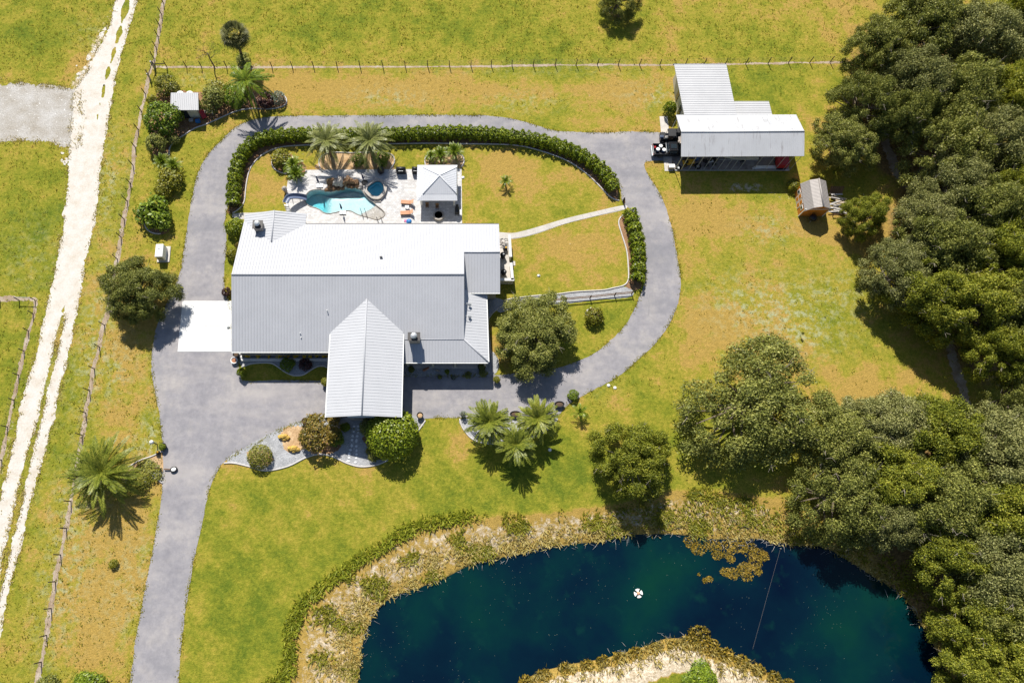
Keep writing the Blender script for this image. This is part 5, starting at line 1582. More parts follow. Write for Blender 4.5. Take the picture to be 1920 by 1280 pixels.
# pavilion
pv = thing("pavilion", "square open pavilion with hipped metal roof on the pool deck", "pavilion", (-3.7, 53.1, .05))
ax0, ax1, ay0, ay1, az = -6.8, -.6, 50.05, 56.15, 2.58
ix0, ix1, iy0, iy1, iz = -5.85, -.72, 50.95, 55.55, 2.92
apx = (-3.28, 53.45, 4.15)
O_ = [(ax0, ay0, az), (ax1, ay0, az), (ax1, ay1, az), (ax0, ay1, az)]; I_ = [(ix0, iy0, iz), (ix1, iy0, iz), (ix1, iy1, iz), (ix0, iy1, iz)]
def pv_plane(poly, axis):
    o = roof_plane(pv, poly, "pavilion_roof", axis, .3, .06, (.04, .03))
    for ch in o.children: pass
for i in range(4):
    j = (i + 1) % 4
    pv_plane([O_[i], O_[j], I_[j], I_[i]], 0 if i % 2 == 0 else 1)
    pv_plane([(*I_[i][:2], iz + .02), (*I_[j][:2], iz + .02), apx], 0 if i % 2 == 0 else 1)
    MB().tube([(*I_[i][:2], iz + .04), (apx[0], apx[1], apx[2] + .02)], .07, 6).build("hip_cap", "pavilion_roof", pv, True, True)
for x in (-6.2, -1.1):
    for y in (50.7, 55.6):
        MB().box((x, y, 1.3), (.28, .28, 2.5)).build("post", "white_paint", pv, False, True)
for y in (50.7, 55.6): MB().box((-3.65, y, 2.42), (5.4, .16, .24)).build("beam", "white_paint", pv, False, True)
for x in (-6.2, -1.1): MB().box((x, 53.15, 2.41), (.16, 4.7, .22)).build("beam", "white_paint", pv, False, True)
def bar_stool(x, y, lab):
    t = thing("patio_chair", lab, "chair", (x, y, .05), 0, "chairs under the pavilion")
    MB().bbox((0, 0, .46), (.5, .5, .07), .02).build("seat", "brown_wood", t)
    MB().slab([(-.25, .22, .5), (.25, .22, .5), (.25, .3, 1.0), (-.25, .3, 1.0)], .05).build("backrest", "brown_wood", t)
    for a in (-.2, .2):
        for b in (-.2, .2): MB().box((a, b, .22), (.05, .05, .44)).build("leg", "dark_metal", t)
bar_stool(-3.75, 50.15, "dark chair peeking out under the middle of the pavilion's near edge"); bar_stool(-5.3, 50.3, "dark chair under the left end of the pavilion's near edge")
t = thing("patio_table", "wooden table in the shade under the pavilion roof", "table", (-3.9, 52.4, .05))
MB().bbox((0, 0, .74), (2.2, 1.1, .07), .03).build("table_top", "brown_wood", t)
for a in (-.95, .95):
    for b in (-.42, .42): MB().box((a, b, .35), (.09, .09, .7)).build("leg", "brown_wood", t)
c = P(822.5, 405.5); t = thing("fire_pit", "round stone fire pit on the shaded end of the deck", "fire pit", (c.x, c.y, .05))
for q in range(16):
    a = q * math.pi / 8
    for lv in range(2):
        MB().bbox((.72 * math.cos(a + lv * .2), .72 * math.sin(a + lv * .2), .12 + lv * .23), (.3, .27, .22), .02, a + lv * .2 + math.pi / 2).build("stone", "boulder_pale" if lv else "stone_block", t)
MB().lathe([(.6, .02), (.58, .12), (.1, .18)], (0, 0, 0), 16).build("ashes", "rubber", t)
MB().lathe([(.60, .3), (.62, .5), (.60, .5), (.58, .3)], (0, 0, 0), 20).build("liner", "dark_metal", t)
c = P(857, 400); t = thing("barrel_smoker", "black barrel smoker at the right edge of the deck", "smoker", (c.x, c.y, .05), math.pi / 2)
MB().tube([(-.55, 0, .85), (.55, 0, .85)], .34, 12).build("barrel", "black_vinyl", t, True); MB().tube([(.65, 0, .7), (1.05, 0, .7)], .24, 10).build("fire_box", "black_vinyl", t, True)
MB().tube([(.4, 0, 1.1), (.4, 0, 1.75)], .07, 8).build("chimney", "black_vinyl", t)
MB().tube([(-.3, -.38, .9), (.2, -.38, .9)], .025, 5).build("handle", "galvanised", t); MB().bbox((-.2, -.5, .7), (.8, .25, .04), .01).build("shelf", "galvanised", t)
for a in (-.45, .45):
    for b in (-.25, .25): MB().box((a, b, .3), (.05, .05, .6)).build("leg", "dark_metal", t)

# ------------------------------------------------------------------ pots, tubs, small garden things
def pot(u, v, label, key=None, r=.34, h=.6, mat="rubber", plant_r=.45, plant_h=.7, sx=1.0, soil="potting_soil", grp=None):
    c = P(u, v)
    t = thing("planter_pot", label, "planter", (c.x, c.y, .016), 0, grp)
    MB().lathe([(r * .72, 0), (r, h), (r * 1.08, h), (r * 1.08, h + .05), (r * .92, h + .05), (r * .9, h - .08)], (0, 0, 0), 18, sx).build("pot", mat, t, True)
    MB().lathe([(r * .9, h - .1), (r * .5, h - .05), (.02, h - .04)], (0, 0, 0), 18, sx).build("soil", soil, t)
    if key:
        me, tm = SHRUB_KIND[key]
        o = mesh_obj("plant", me, None, t); o.scale = (plant_r, plant_r, plant_h); o.location = (0, 0, h - .05)
pot(788, 780, "dark barrel planter with bare soil right of the huge round bush", None, .45, .65, "rubber", soil="pale_mulch")
pot(868, 778, "white-flowering pot plant at the left of the three front palms", "silver", .32, .5, "rubber", .5, .7)
pot(931, 713, "dark pot with yellow-green plant at the porch shadow's corner", "yellow", .4, .5, "rubber", .5, .5)
pot(308, 838, "black pot with bright green plant at the drive entrance", "hedge", .5, .5, "rubber", .5, .5)
pot(612, 718, "large pot of flowers beside the wing's left eave", "yellow", .5, .6, "rubber", .6, .6)
pot(441, 677, "white-rimmed pot with red soil at the house's front left corner", None, .48, .5, "white_paint", soil="terracotta")
pot(447, 668, "tall dark urn on the corner of the planter wall", None, .4, 1.2, "rubber")
pot(573, 790, "left dark half barrel beside the copper-green shrub", None, .42, .55, "brown_wood")
pot(588, 783, "right dark half barrel half hidden by the copper-green shrub", None, .42, .55, "brown_wood")
pot(966, 777, "oval black tub planter above the middle front palm", None, .42, .45, "rubber", sx=1.8)
pot(1048, 759, "oval black tub planter on a stand at the drive's lower edge", None, .42, .55, "rubber", sx=1.6, soil="olive_leaf" if False else "potting_soil")
pot(772, 694, "dark round pot at the left end of the porch bed", "dark", .4, .4, "rubber", .5, .4)
pot(903, 689, "large dark pot under the porch's right corner", "dark", .55, .55, "rubber", .5, .3)
pot(825, 708, "dark pot on the drive edge below the porch, left of two", "dark", .3, .4, "rubber", .3, .3)
pot(850, 709, "pale-topped pot on the drive edge below the porch, right of two", "silver", .3, .4, "rubber", .28, .2)
for i, x in enumerate((327, 525, 710, 898, 1055, 1203, 1358, 1455, 1577, 1702)):
    c = P(430 + x / 9.6, 640 + 262 / 9.6, .45)
    where = ["leftmost", "second from the left", "third from the left", "fourth from the left", "fifth from the left", "fifth from the right", "fourth from the right", "third from the right", "second from the right", "rightmost"][i]
    t = thing("flowering_plant", "small yellow-flowering plant in the wall planter, " + where, "flower", (c.x, c.y, .1), i * .7, "yellow flowers along the front wall")
    me, tm = SHRUB_KIND["hedge"]; o = mesh_obj("foliage", me, None, t); o.scale = (.2, .2, .3)
    rs = np.random.default_rng(i + 50)
    p3 = np.column_stack([rs.normal(0, .2, 16), rs.normal(0, .12, 16), rs.uniform(.3, .5, 16)])
    me = arr_mesh("blossoms", leaf_quads(p3, np.tile([0, 0, 1.], (16, 1)), .26, rs, .9, .05)); me.materials.append(M["flower_yellow"]); mesh_obj("blossoms", me, None, t)
for i, (u, v, s, lab) in enumerate([(533, 820, 1.0, "yellow-brown rock cluster, upper of two on the gravel bed"), (551, 842, 1.1, "yellow-brown rock cluster, lower of two on the gravel bed")]):
    c = P(u, v); t = thing("feature_rock", lab, "rock", (c.x, c.y, .03), 0, "feature rocks")
    for q, (x, y, a) in enumerate(((-.35, .05, .5), (.1, .1, .55), (.45, -.05, .42), (.05, -.3, .3))):
        o = rock_mesh(60 + i * 7 + q, a * s, a * .7 * s, a * 1.1 * s).build("rock", "yellow_rock", t); o.location = (x * s, y * s, 0)
# decorations in the porch bed
c = P(797, 693); t = thing("garden_ornament", "reddish clay ornament lying in the porch bed", "ornament", (c.x, c.y, .02), .4)
rock_mesh(90, .45, .22, .3).build("body", "terracotta", t); o = rock_mesh(91, .2, .15, .25).build("head", "terracotta", t); o.location = (.5, .05, 0)
c = P(818, 694); t = thing("wire_ornament", "pale looped metal ornament in the porch bed", "ornament", (c.x, c.y, .05), -.4)
mb = MB(); mb.tube([(.2 * math.cos(a) - .3, .2 * math.sin(a), .12) for a in np.linspace(0, 6.28, 13)], .035, 5); mb.build("loop", "lumber_grey", t, True)
MB().tube([(-.1, 0, .12), (.2, .05, .2), (.55, -.02, .1)], [.06, .09, .05], 6).build("bar", "lumber", t, True)
# lamps and lollipop-shaped tub at the drive entrance
c = P(294.5, 832); t = thing("post_lamp", "short dark post lamp with white globe beside the drive entrance", "lamp", (c.x, c.y, 0))
MB().tube([(0, 0, 0), (0, 0, 1.5)], .07, 8).build("post", "dark_metal", t); MB().lathe([(.2, 1.45), (.24, 1.5), (.1, 1.55)], (0, 0, 0), 12).build("collar", "dark_metal", t)
MB().lathe([(.12, 1.55), (.27, 1.7), (.29, 1.85), (.2, 2.03), (.04, 2.1)], (0, 0, 0), 14).build("globe", "white_paint", t, True)
c = P(298, 849); t = thing("garden_figure", "small dark figure ornament at the edge of the entry bed", "ornament", (c.x, c.y, .0))
o = rock_mesh(95, .3, .25, .6).build("body", "dark_metal", t); o = rock_mesh(96, .18, .16, .3).build("head", "yellow_paint", t); o.location = (.05, .05, .55)
c = P(327, 880); t = thing("round_mirror", "oval white disc with black rim on a brown arm over the drive edge", "mirror", (c.x, c.y, .02))
MB().lathe([(.46, .0), (.5, .16), (.5, .3), (.4, .34), (.38, .26)], (0, 0, 0), 22, 1.0, .8, .3).build("rim", "rubber", t, True)
MB().lathe([(.39, .25), (.3, .31), (.02, .33)], (0, 0, 0), 22, 1.0, .8, .3).build("disc", "white_paint", t, True)
a = P(309, 879.5); MB().tube([(a.x - c.x, a.y - c.y, .25), (-.4, 0, .22)], .09, 7).build("arm", "brown_wood", t)

# generator cabinet
t = thing("generator", "white generator cabinet on a concrete pad beside the left fence", "generator", (-45.3, 42.3, 0), .03)
MB().bbox((0, 0, .08), (1.9, 2.6, .16), .02).build("pad", "slab_concrete", t); MB().bbox((-.12, .0, .88), (1.15, 2.1, 1.4), .06).build("cabinet", "white_paint", t)
for q in range(4): MB().box((-.12, -1.06, .5 + q * .22), (.8, .04, .06)).build("louvre", "gutter_dark", t)
MB().lathe([(.08, 0), (.08, .1), (.02, .12)], (-.15, .3, 1.58), 8).build("cap", "dark_metal", t)

# ------------------------------------------------------------------ pump shed and tanks
t = thing("pump_shed", "small pump shed with white metal roof and dark door", "shed", (-44.2, 67.6, 0))
MB().box((-44.15, 67.55, 1.2), (3.7, 2.4, 2.4)).build("wall", "cream_wall", t, False, True)
roof_plane(t, [(-46.25, 66.05, 2.5), (-41.75, 66.05, 2.5), (-41.95, 68.95, 2.95), (-46.3, 68.95, 2.95)], "barn_roof", 0, .3, .08)
MB().box((-44.4, 66.33, 1.0), (1.0, .06, 2.0)).build("door", "glass_dark", t, False, True)
for i, (u, lab) in enumerate(((337, "left of two white water tanks behind the pump shed"), (355, "right of two white water tanks behind the pump shed"))):
    c = P(u, 176, 2.1); q = thing("water_tank", lab, "tank", (c.x, c.y, 0), 0, "white water tanks")
    MB().lathe([(.62, 0), (.64, .1), (.64, 1.9), (.6, 2.05), (.4, 2.2), (.12, 2.28)], (0, 0, 0), 18).build("tank_body", "white_paint", q, True); MB().lathe([(.14, 2.27), (.14, 2.36), (.03, 2.38)], (0, 0, 0), 10).build("lid", "slide_blue", q)
c = P(372, 229); t = thing("storage_tote", "blue plastic tote in front of the pump shed", "tote", (c.x, c.y, 0), .2)
MB().bbox((0, 0, .22), (.7, .5, .44), .05).build("bin", "blue_plastic", t); MB().bbox((0, 0, .47), (.75, .55, .07), .03).build("lid", "blue_plastic", t)
c = P(359, 226); t = thing("grey_crate", "small grey crate in front of the pump shed door", "crate", (c.x, c.y, 0), .1)
MB().bbox((0, 0, .15), (.7, .5, .3), .03).build("crate_body", "lumber_grey", t); MB().box((0, 0, .32), (.6, .06, .04)).build("handle", "lumber_grey", t)
c = P(383, 219); t = thing("red_cart", "red garden cart leaning by the pump shed's right wall", "cart", (c.x, c.y, 0), .5)
MB().slab([(-.35, -.5, .35), (.35, -.5, .35), (.35, .5, 1.1), (-.35, .5, 1.1)], .12).build("tray", "red_paint", t)
for s in (-.4, .4):
    o = MB().lathe([(.02, -.05), (.22, -.05), (.24, 0), (.22, .05), (.02, .05)], (0, 0, 0), 14).build("wheel", "rubber", t); o.rotation_euler = (0, math.pi / 2, 0); o.location = (s, -.3, .24)
c = P(389, 212); t = thing("garden_bench", "pale garden bench between pump shed and mulch bed", "bench", (c.x, c.y, 0), -.1)
for q in range(3): MB().box((.3, -.2 + q * .15, .45), (1.5, .12, .04)).build("slat", "lumber_grey", t)
for a in (-.35, .95): MB().box((a, -.05, .21), (.07, .4, .42)).build("leg", "lumber_grey", t)

# ------------------------------------------------------------------ enclosure beside the annex
en = thing("service_yard_wall", "white-capped wall round the service yard at the house's right end", "wall", (7.0, 39.5, 0))
e0, e1, e2, e3 = P(935, 441, 1.6), P(955, 441, 1.6), P(961, 524, 1.6), P(936, 524, 1.6)
def yard_wall(a, b, h=1.55, w_=.3):
    d = b - a; m_ = (a + b) / 2; ang = math.atan2(d.y, d.x)
    o = MB().box((m_.x, m_.y, h / 2), (d.length, w_ * .8, h), ang).build("wall", "cream_wall", en, False, True)
    MB().box((m_.x, m_.y, h + .05), (d.length + .1, w_ * 1.4, .1), ang).build("coping", "concrete_wall", o)
g0, g1 = P(957.4, 481, 1.6), P(958.2, 493, 1.6)
yard_wall(Vector((e1.x, e1.y, 0)), Vector((g0.x, g0.y, 0))); yard_wall(Vector((g1.x, g1.y, 0)), Vector((e2.x, e2.y, 0))); yard_wall(Vector((e2.x + .2, e2.y, 0)), Vector((e3.x - .4, e3.y, 0)))
struct("service_yard_floor", MB().sheet([[tuple(P(*p)[:2]) for p in ((915, 449), (953, 449), (958, 532), (915, 532))]], .03), "slab_concrete")
c = P(963, 494); MB().bbox((c.x, c.y, .04), (.5, .75, .07), .02).build("step_slab", "slab_concrete", en, False, True)
def bicycle(x, y, rz, lab):
    t = thing("bicycle", lab, "bicycle", (x, y, .03), rz, "bicycles in the service yard")
    for s in (-.52, .52):
        o = MB().tube([(.33 * math.cos(a), .33 * math.sin(a), 0) for a in np.linspace(0, 6.283, 17)], .03, 5, False).build("wheel", "rubber", t); o.rotation_euler = (math.pi / 2, 0, 0); o.location = (s, 0, .34)
    mb = MB(); [mb.tube(q, .025, 5) for q in ([(-.52, 0, .34), (-.15, 0, .78), (.35, 0, .75), (.52, 0, .34)], [(-.15, 0, .78), (.0, 0, .3), (.35, 0, .75)], [(-.52, 0, .34), (0, 0, .3)], [(.35, 0, .75), (.38, 0, .98)])]
    mb.build("frame", "lumber_grey", t); MB().tube([(.3, -.28, .98), (.4, 0, 1.0), (.3, .28, .98)], .02, 5).build("handlebar", "galvanised", t); MB().bbox((-.18, 0, .85), (.25, .14, .06), .02).build("saddle", "rubber", t)
q = P(943, 452); bicycle(q.x, q.y, .15, "bicycle at the far end of the service yard"); q = P(944, 459); bicycle(q.x, q.y, -.1, "bicycle second from the far end of the service yard")
q = P(947, 467); t = thing("yellow_cart", "small cart with yellow bin in the service yard", "cart", (q.x, q.y, .03))
MB().bbox((0, 0, .5), (.6, .5, .5), .04).build("bin", "dark_metal", t); MB().bbox((.1, -.1, .8), (.25, .25, .15), .03).build("bucket", "yellow_paint", t)
for s in (-.25, .25): MB().box((s, 0, .12), (.08, .5, .24)).build("wheel_pair", "rubber", t)
for i, (u, v, lab) in enumerate(((942.5, 482, "black lidded bin in the middle of the service yard"), (944, 514, "black round bin at the near end of the service yard"))):
    q = P(u, v); t = thing("round_bin", lab, "bin", (q.x, q.y, .03), 0, "black bins in the service yard")
    MB().lathe([(.32, 0), (.42, .85), (.44, .9), (.36, .92)], (0, 0, 0), 16).build("bin_body", "rubber", t, True); MB().lathe([(.42, .9), (.3, 1.0), (.05, 1.04)], (0, 0, 0), 16).build("lid", "black_vinyl", t, True); MB().box((.1, .05, 1.03), (.22, .06, .04)).build("handle", "galvanised", t)

# ------------------------------------------------------------------ barn, lean-to and carport
t = thing("barn", "white-roofed metal barn at the top right behind the carport", "barn", (38.6, 69.3, 0))
roof_plane(t, [(34.75, 64.0, 4.05), (42.95, 64.0, 4.05), (42.65, 74.0, 3.35), (34.25, 74.0, 3.35)], "barn_roof", 1, .35, .08)
MB().box((38.7, 69.0, 1.62), (7.4, 9.4, 3.24)).build("wall", "cream_wall", t, False, True)
for y in (66.5, 69.5): MB().box((34.96, y, 1.5), (.08, 1.0, 2.0)).build("door", "glass_dark", t, False, True)
MB().box((38.4, 74.03, 3.25), (8.6, .1, .2)).build("fascia", "slide_blue", t, False, True)
t = thing("lean_to", "small white lean-to roof between barn and carport", "lean-to", (46.1, 66.0, 0))
roof_plane(t, [(43.4, 64.3, 3.1), (49.0, 64.3, 3.1), (48.85, 67.4, 2.9), (43.3, 67.4, 2.9)], "barn_roof", 1, .35, .08)
for x in (43.8, 48.4):
    for y in (64.8, 67.0): MB().box((x, y, 1.45), (.12, .12, 2.8)).build("post", "galvanised", t, False, True)
cp_ = thing("carport", "long open-sided carport with rust-streaked white metal roof", "carport", (42.8, 60.3, 0))
cx0, cx1 = 33.45, 52.2
roof_plane(cp_, [(cx0, 56.5, 4.4), (cx1, 56.6, 4.4), (cx1, 60.15, 5.55), (cx0, 60.05, 5.55)], "carport_roof", 0, .32, .07, (.05, .03))
roof_plane(cp_, [(cx0, 60.05, 5.55), (cx1, 60.15, 5.55), (cx1, 64.15, 4.05), (cx0, 64.1, 4.05)], "carport_roof", 0, .32, .07, (.05, .03))
MB().tube([(cx0, 60.05, 5.57), (cx1, 60.15, 5.57)], .1, 6).build("ridge_cap", "carport_roof", cp_, True, True)
fx = np.array([0, .054, .12, .18, .25, .31, .373, .435, .49, .555, .68, .78, .87, .94, 1.0])
for f in fx:
    x = cx0 + .3 + (cx1 - cx0 - .6) * f
    MB().tube([(x, 56.7, 0), (x, 56.7, 4.38)], .05, 4).build("post", "galvanised", cp_, False, True)
for f in (0, .25, .5, .75, 1.0):
    x = cx0 + .3 + (cx1 - cx0 - .6) * f
    MB().tube([(x, 63.9, 0), (x, 63.9, 4.0)], .05, 4).build("post", "galvanised", cp_, False, True)
    MB().tube([(x, 56.7, 4.33), (x, 60.1, 5.43), (x, 63.9, 4.02)], .04, 4).build("truss", "galvanised", cp_, False, True)
MB().box(((cx0 + cx1) / 2, 56.7, .09), (cx1 - cx0 - .5, .12, .12)).build("base_rail", "galvanised", cp_, False, True)
struct("carport_slab", MB().slab([(32.6, 56.76, .06), (52.0, 56.76, .06), (52.0, 64.0, .06), (32.6, 64.0, .06)], .06), "shop_floor")
struct("carport_apron", MB().sheet([[(32.2, 56.6), (33.5, 56.6), (33.5, 66.6), (32.2, 66.6)]], .066), "slab_concrete")

def wheel(parent, x, y, r, w_=.25, hub="galvanised", rx=math.pi / 2, rzz=0):
    o = MB().lathe([(r * .55, -w_ / 2), (r * .92, -w_ / 2), (r, -w_ / 3), (r, w_ / 3), (r * .92, w_ / 2), (r * .55, w_ / 2)], (0, 0, 0), 18).build("wheel", "rubber", parent, True)
    o.rotation_euler = (rx, 0, rzz); o.location = (x, y, r)
    MB().lathe([(r * .56, -w_ / 2 + .02), (r * .5, -w_ / 2 - .01), (r * .15, -w_ / 2 + .03), (r * .15, w_ / 2 - .03), (r * .5, w_ / 2 + .01), (r * .56, w_ / 2 - .02)], (0, 0, 0), 14).build("rim", hub, o)
# pickup truck, tail to the left, nose under the roof
tk = thing("pickup_truck", "black pickup truck backed out of the carport with open bed", "truck", (33.3, 59.95, .02), 0)
L0, Wd = -2.85, 1.0
prof = [(-2.85, .55), (-2.85, 1.02), (-.78, 1.02), (-.78, 1.08), (1.35, 1.08), (2.75, .98), (2.95, .85), (2.95, .5)]
def extr(prof, y0, y1, tap=0.0):
    n_ = len(prof); vs = [(x, y0 + tap * max(0, z - 1), z) for x, z in prof] + [(x, y1 - tap * max(0, z - 1), z) for x, z in prof]
    return MB().add(vs, [tuple(range(n_)), tuple(range(2 * n_ - 1, n_ - 1, -1))] + [((i + 1) % n_, i, n_ + i, n_ + (i + 1) % n_) for i in range(n_)])
extr([(-.78, .45), (-.78, 1.08), (1.35, 1.08), (2.75, .98), (2.95, .85), (2.95, .45)], -Wd, Wd).build("body", "truck_paint", tk)
extr([(-.75, 1.07), (-.55, 1.78), (.75, 1.8), (1.4, 1.07)], -.92, .92, .18).build("cab", "truck_paint", tk)
MB().add([(-.78, -.72, 1.12), (-.78, .72, 1.12), (-.60, .68, 1.7), (-.60, -.68, 1.7)], [(3, 2, 1, 0)]).build("rear_window", "glass_dark", tk)
MB().add([(1.42, -.8, 1.1), (1.42, .8, 1.1), (.80, .68, 1.76), (.80, -.68, 1.76)], [(0, 1, 2, 3)]).build("windscreen", "glass_dark", tk)
MB().bbox((.15, 0, 1.83), (.9, .8, .04), .02).build("sunroof", "glass_dark", tk)
for s in (-1, 1):
    MB().box((.1, s * .93, 1.42), (1.2, .03, .48)).build("side_window", "glass_dark", tk)
    MB().box((-1.83, s * .94, .78), (2.1, .12, .56)).build("bed_side", "truck_paint", tk)
    MB().box((-2.88, s * .82, .82), (.05, .18, .28)).build("tail_light", "red_paint", tk)
    MB().box((1.25, s * 1.1, 1.15), (.14, .22, .16)).build("mirror", "truck_paint", tk)
    for x in (-1.75, 1.95): wheel(tk, x, s * .86, .4, .27)
MB().box((-1.83, 0, .56), (2.08, 1.76, .06)).build("bed_floor", "dark_metal", tk); MB().box((-2.84, 0, .79), (.07, 1.76, .52)).build("tailgate", "truck_paint", tk); MB().box((-.86, 0, .82), (.08, 1.76, .55)).build("bed_front", "truck_paint", tk)
MB().tube([(-.92, -.9, 1.03), (-.92, -.88, 1.35), (-.92, .88, 1.35), (-.92, .9, 1.03)], .04, 6).build("rack_bar", "galvanised", tk)
MB().bbox((-3.0, 0, .5), (.22, 1.9, .2), .04).build("bumper", "galvanised", tk)
for (dx, dy, lab) in ((-2.2, -.15, "left"), (-1.72, .42, "farthest"), (-1.25, -.25, "right")):
    b = thing("white_drum", "white-lidded drum in the pickup bed, %s of the three" % lab, "drum", (33.3 + dx, 59.95 + dy, .61), 0, "drums in the pickup bed")
    MB().lathe([(.24, 0), (.28, .1), (.28, .58), (.26, .62)], (0, 0, 0), 16).build("drum_body", "slide_blue", b, True); MB().lathe([(.30, .6), (.30, .66), (.24, .68), (.03, .69)], (0, 0, 0), 16).build("lid", "white_paint", b, True)
b = thing("red_can", "red fuel can in the pickup bed by the tailgate", "can", (33.3 - 2.55, 60.35, .61)); MB().bbox((0, 0, .2), (.3, .4, .4), .06).build("can_body", "red_paint", b); MB().tube([(0, -.1, .4), (0, 0, .48), (0, .1, .4)], .025, 5).build("handle", "red_paint", b)
# utility vehicle
uv = thing("utility_vehicle", "dark utility vehicle with black roof beside the pickup truck", "vehicle", (33.2, 62.35, .02))
MB().bbox((0, 0, .6), (2.9, 1.35, .5), .1).build("body", "truck_paint", uv); MB().bbox((-1.05, 0, .95), (.85, 1.3, .25), .05).build("cargo_box", "dark_metal", uv)
MB().bbox((.45, 0, 1.92), (1.9, 1.45, .1), .06).build("roof", "dark_metal", uv); MB().box((.2, 0, .95), (.6, 1.2, .2)).build("seat", "brown_wood", uv); MB().slab([(1.0, -.6, 1.0), (1.0, .6, 1.0), (.75, .6, 1.8), (.75, -.6, 1.8)], .03).build("windscreen", "glass_dark", uv)
for s in (-.62, .62):
    for x in (-.4, 1.2): MB().tube([(x, s, .8), (x - .1, s * .98, 1.9)], .035, 5).build("roll_bar", "dark_metal", uv)
    for x in (-.95, 1.0): wheel(uv, x, s * 1.05, .34, .26)
for (dx, dy, m_, lab) in ((-1.35, -.3, "slide_blue", "grey-blue bag on the back of the utility vehicle"), (-.55, -.42, "lumber_grey", "pale box behind the utility vehicle's seat")):
    b = thing("cargo_box", lab, "box", (33.2 + dx, 62.35 + dy, 1.1)); MB().bbox((0, 0, .16), (.55, .4, .32), .06).build("box_body", m_, b); MB().box((0, 0, .34), (.3, .05, .04)).build("strap", "dark_metal", b)
# things under the carport
tr = thing("riding_mower", "yellow riding mower under the carport's left end", "mower", (36.0, 57.9, .06), .1)
MB().bbox((.35, 0, .6), (1.0, .7, .5), .1).build("hood", "yellow_paint", tr); MB().bbox((-.4, 0, .45), (1.1, .9, .25), .06).build("deck", "yellow_paint", tr); MB().bbox((-.45, 0, .75), (.5, .5, .3), .06).build("seat", "black_vinyl", tr); MB().tube([(-.05, 0, .8), (-.15, 0, 1.15)], .03, 5).build("steering_column", "dark_metal", tr)
for x, r in ((-.65, .34), (.65, .24)):
    for s in (-.48, .48): wheel(tr, x, s, r, .2, "yellow_paint")
at_v = thing("quad_bike", "grey quad bike with knobbly tyres under the carport", "quad bike", (39.3, 58.0, .06), .2)
MB().bbox((0, 0, .62), (1.3, .42, .3), .1).build("body", "galvanised", at_v); MB().bbox((-.15, 0, .84), (.65, .34, .14), .05).build("seat", "black_vinyl", at_v)
for x in (-.75, .75): MB().box((x, 0, .82), (.5, .8, .05)).build("rack", "dark_metal", at_v)
MB().tube([(.35, -.4, 1.05), (.45, 0, 1.0), (.35, .4, 1.05)], .025, 5).build("handlebar", "dark_metal", at_v)
for x in (-.62, .62):
    for s in (-.48, .48): wheel(at_v, x, s, .3, .24)
bt = thing("boat", "cream-hulled motor boat on a trailer under the carport", "boat", (43.4, 59.1, .06), -.02)
hull = []
for x, w_, k_ in ((-3.4, .95, .0), (-1.5, 1.1, .0), (.6, 1.05, .05), (2.0, .75, .2), (2.9, .35, .4), (3.3, .03, .55)):
    hull.append([(x, -w_, 1.35 + k_ * .5), (x, -w_ * .92, .85 + k_), (x, 0, .55 + k_), (x, w_ * .92, .85 + k_), (x, w_, 1.35 + k_ * .5), (x, w_ * .8, 1.32 + k_ * .5), (x, w_ * .6, .95 + k_), (x, -w_ * .6, .95 + k_), (x, -w_ * .8, 1.32 + k_ * .5)])
vs = [p for r in hull for p in r]; fs = []
for i in range(len(hull) - 1):
    for q in range(9): fs.append((i * 9 + q, i * 9 + (q + 1) % 9, i * 9 + 9 + (q + 1) % 9, i * 9 + 9 + q))
fs += [tuple(range(8, -1, -1)), tuple(range(45, 54))]
o = MB().add(vs, fs).build("hull", "boat_hull", bt); o.rotation_euler = (0, 0, math.pi)
MB().bbox((.6, 0, 1.55), (.9, .9, .6), .1).build("console", "boat_hull", bt); MB().bbox((3.6, 0, 1.3), (.5, .45, .8), .12).build("outboard", "dark_metal", bt); MB().slab([(.2, -.45, 1.8), (.2, .45, 1.8), (.45, .4, 2.1), (.45, -.4, 2.1)], .03).build("windscreen", "glass_dark", bt)
for s in (-.75, .75): MB().box((.6, s, .45), (6.0, .1, .12)).build("trailer_beam", "galvanised", bt); wheel(bt, 1.2, s * 1.3, .33, .2)
MB().tube([(-2.4, -.75, .45), (-4.4, 0, .45), (-2.4, .75, .45)], .05, 5).build("trailer_tongue", "galvanised", bt)
rd = thing("red_tarp_trailer", "red-topped box trailer at the carport's right end", "trailer", (50.55, 58.4, .06))
MB().bbox((0, 0, .85), (1.7, 3.0, 1.0), .1).build("box", "red_paint", rd); MB().box((0, -.2, .3), (1.5, 2.8, .12)).build("chassis", "dark_metal", rd); MB().slab([(-.9, -1.55, 1.38), (.9, -1.55, 1.38), (.9, 1.55, 1.45), (-.9, 1.55, 1.45)], .06).build("cover", "red_paint", rd)
for s in (-.8, .8): wheel(rd, s, 0, .3, .18, rx=math.pi / 2, rzz=math.pi / 2)
wb = thing("white_boards", "long white boards stacked along the carport's front rail", "boards", (48.1, 57.1, .06), 0.02)
for q in range(4): MB().box((.05 * q, .06 * q, .06 + .08 * q), (4.0 - .2 * q, .25, .06)).build("board", "white_paint", wb)
for i, (x, y, r, lab) in enumerate(((34.4, 57.15, .36, "loose tyre lying at the carport's front left corner"), (37.5, 57.4, .42, "loose tyre standing next to the quad bike"))):
    q = thing("loose_tyre", lab, "tyre", (x, y, .066), 0, "loose tyres at the carport")
    MB().tube([(r * math.cos(a), r * math.sin(a), .12) for a in np.linspace(0, 6.283, 21)], .13, 8, False).build("tyre", "rubber", q, True); MB().lathe([(r * .6, .06), (r * .55, .14), (.05, .12)], (0, 0, 0), 14).build("rim", "galvanised", q)
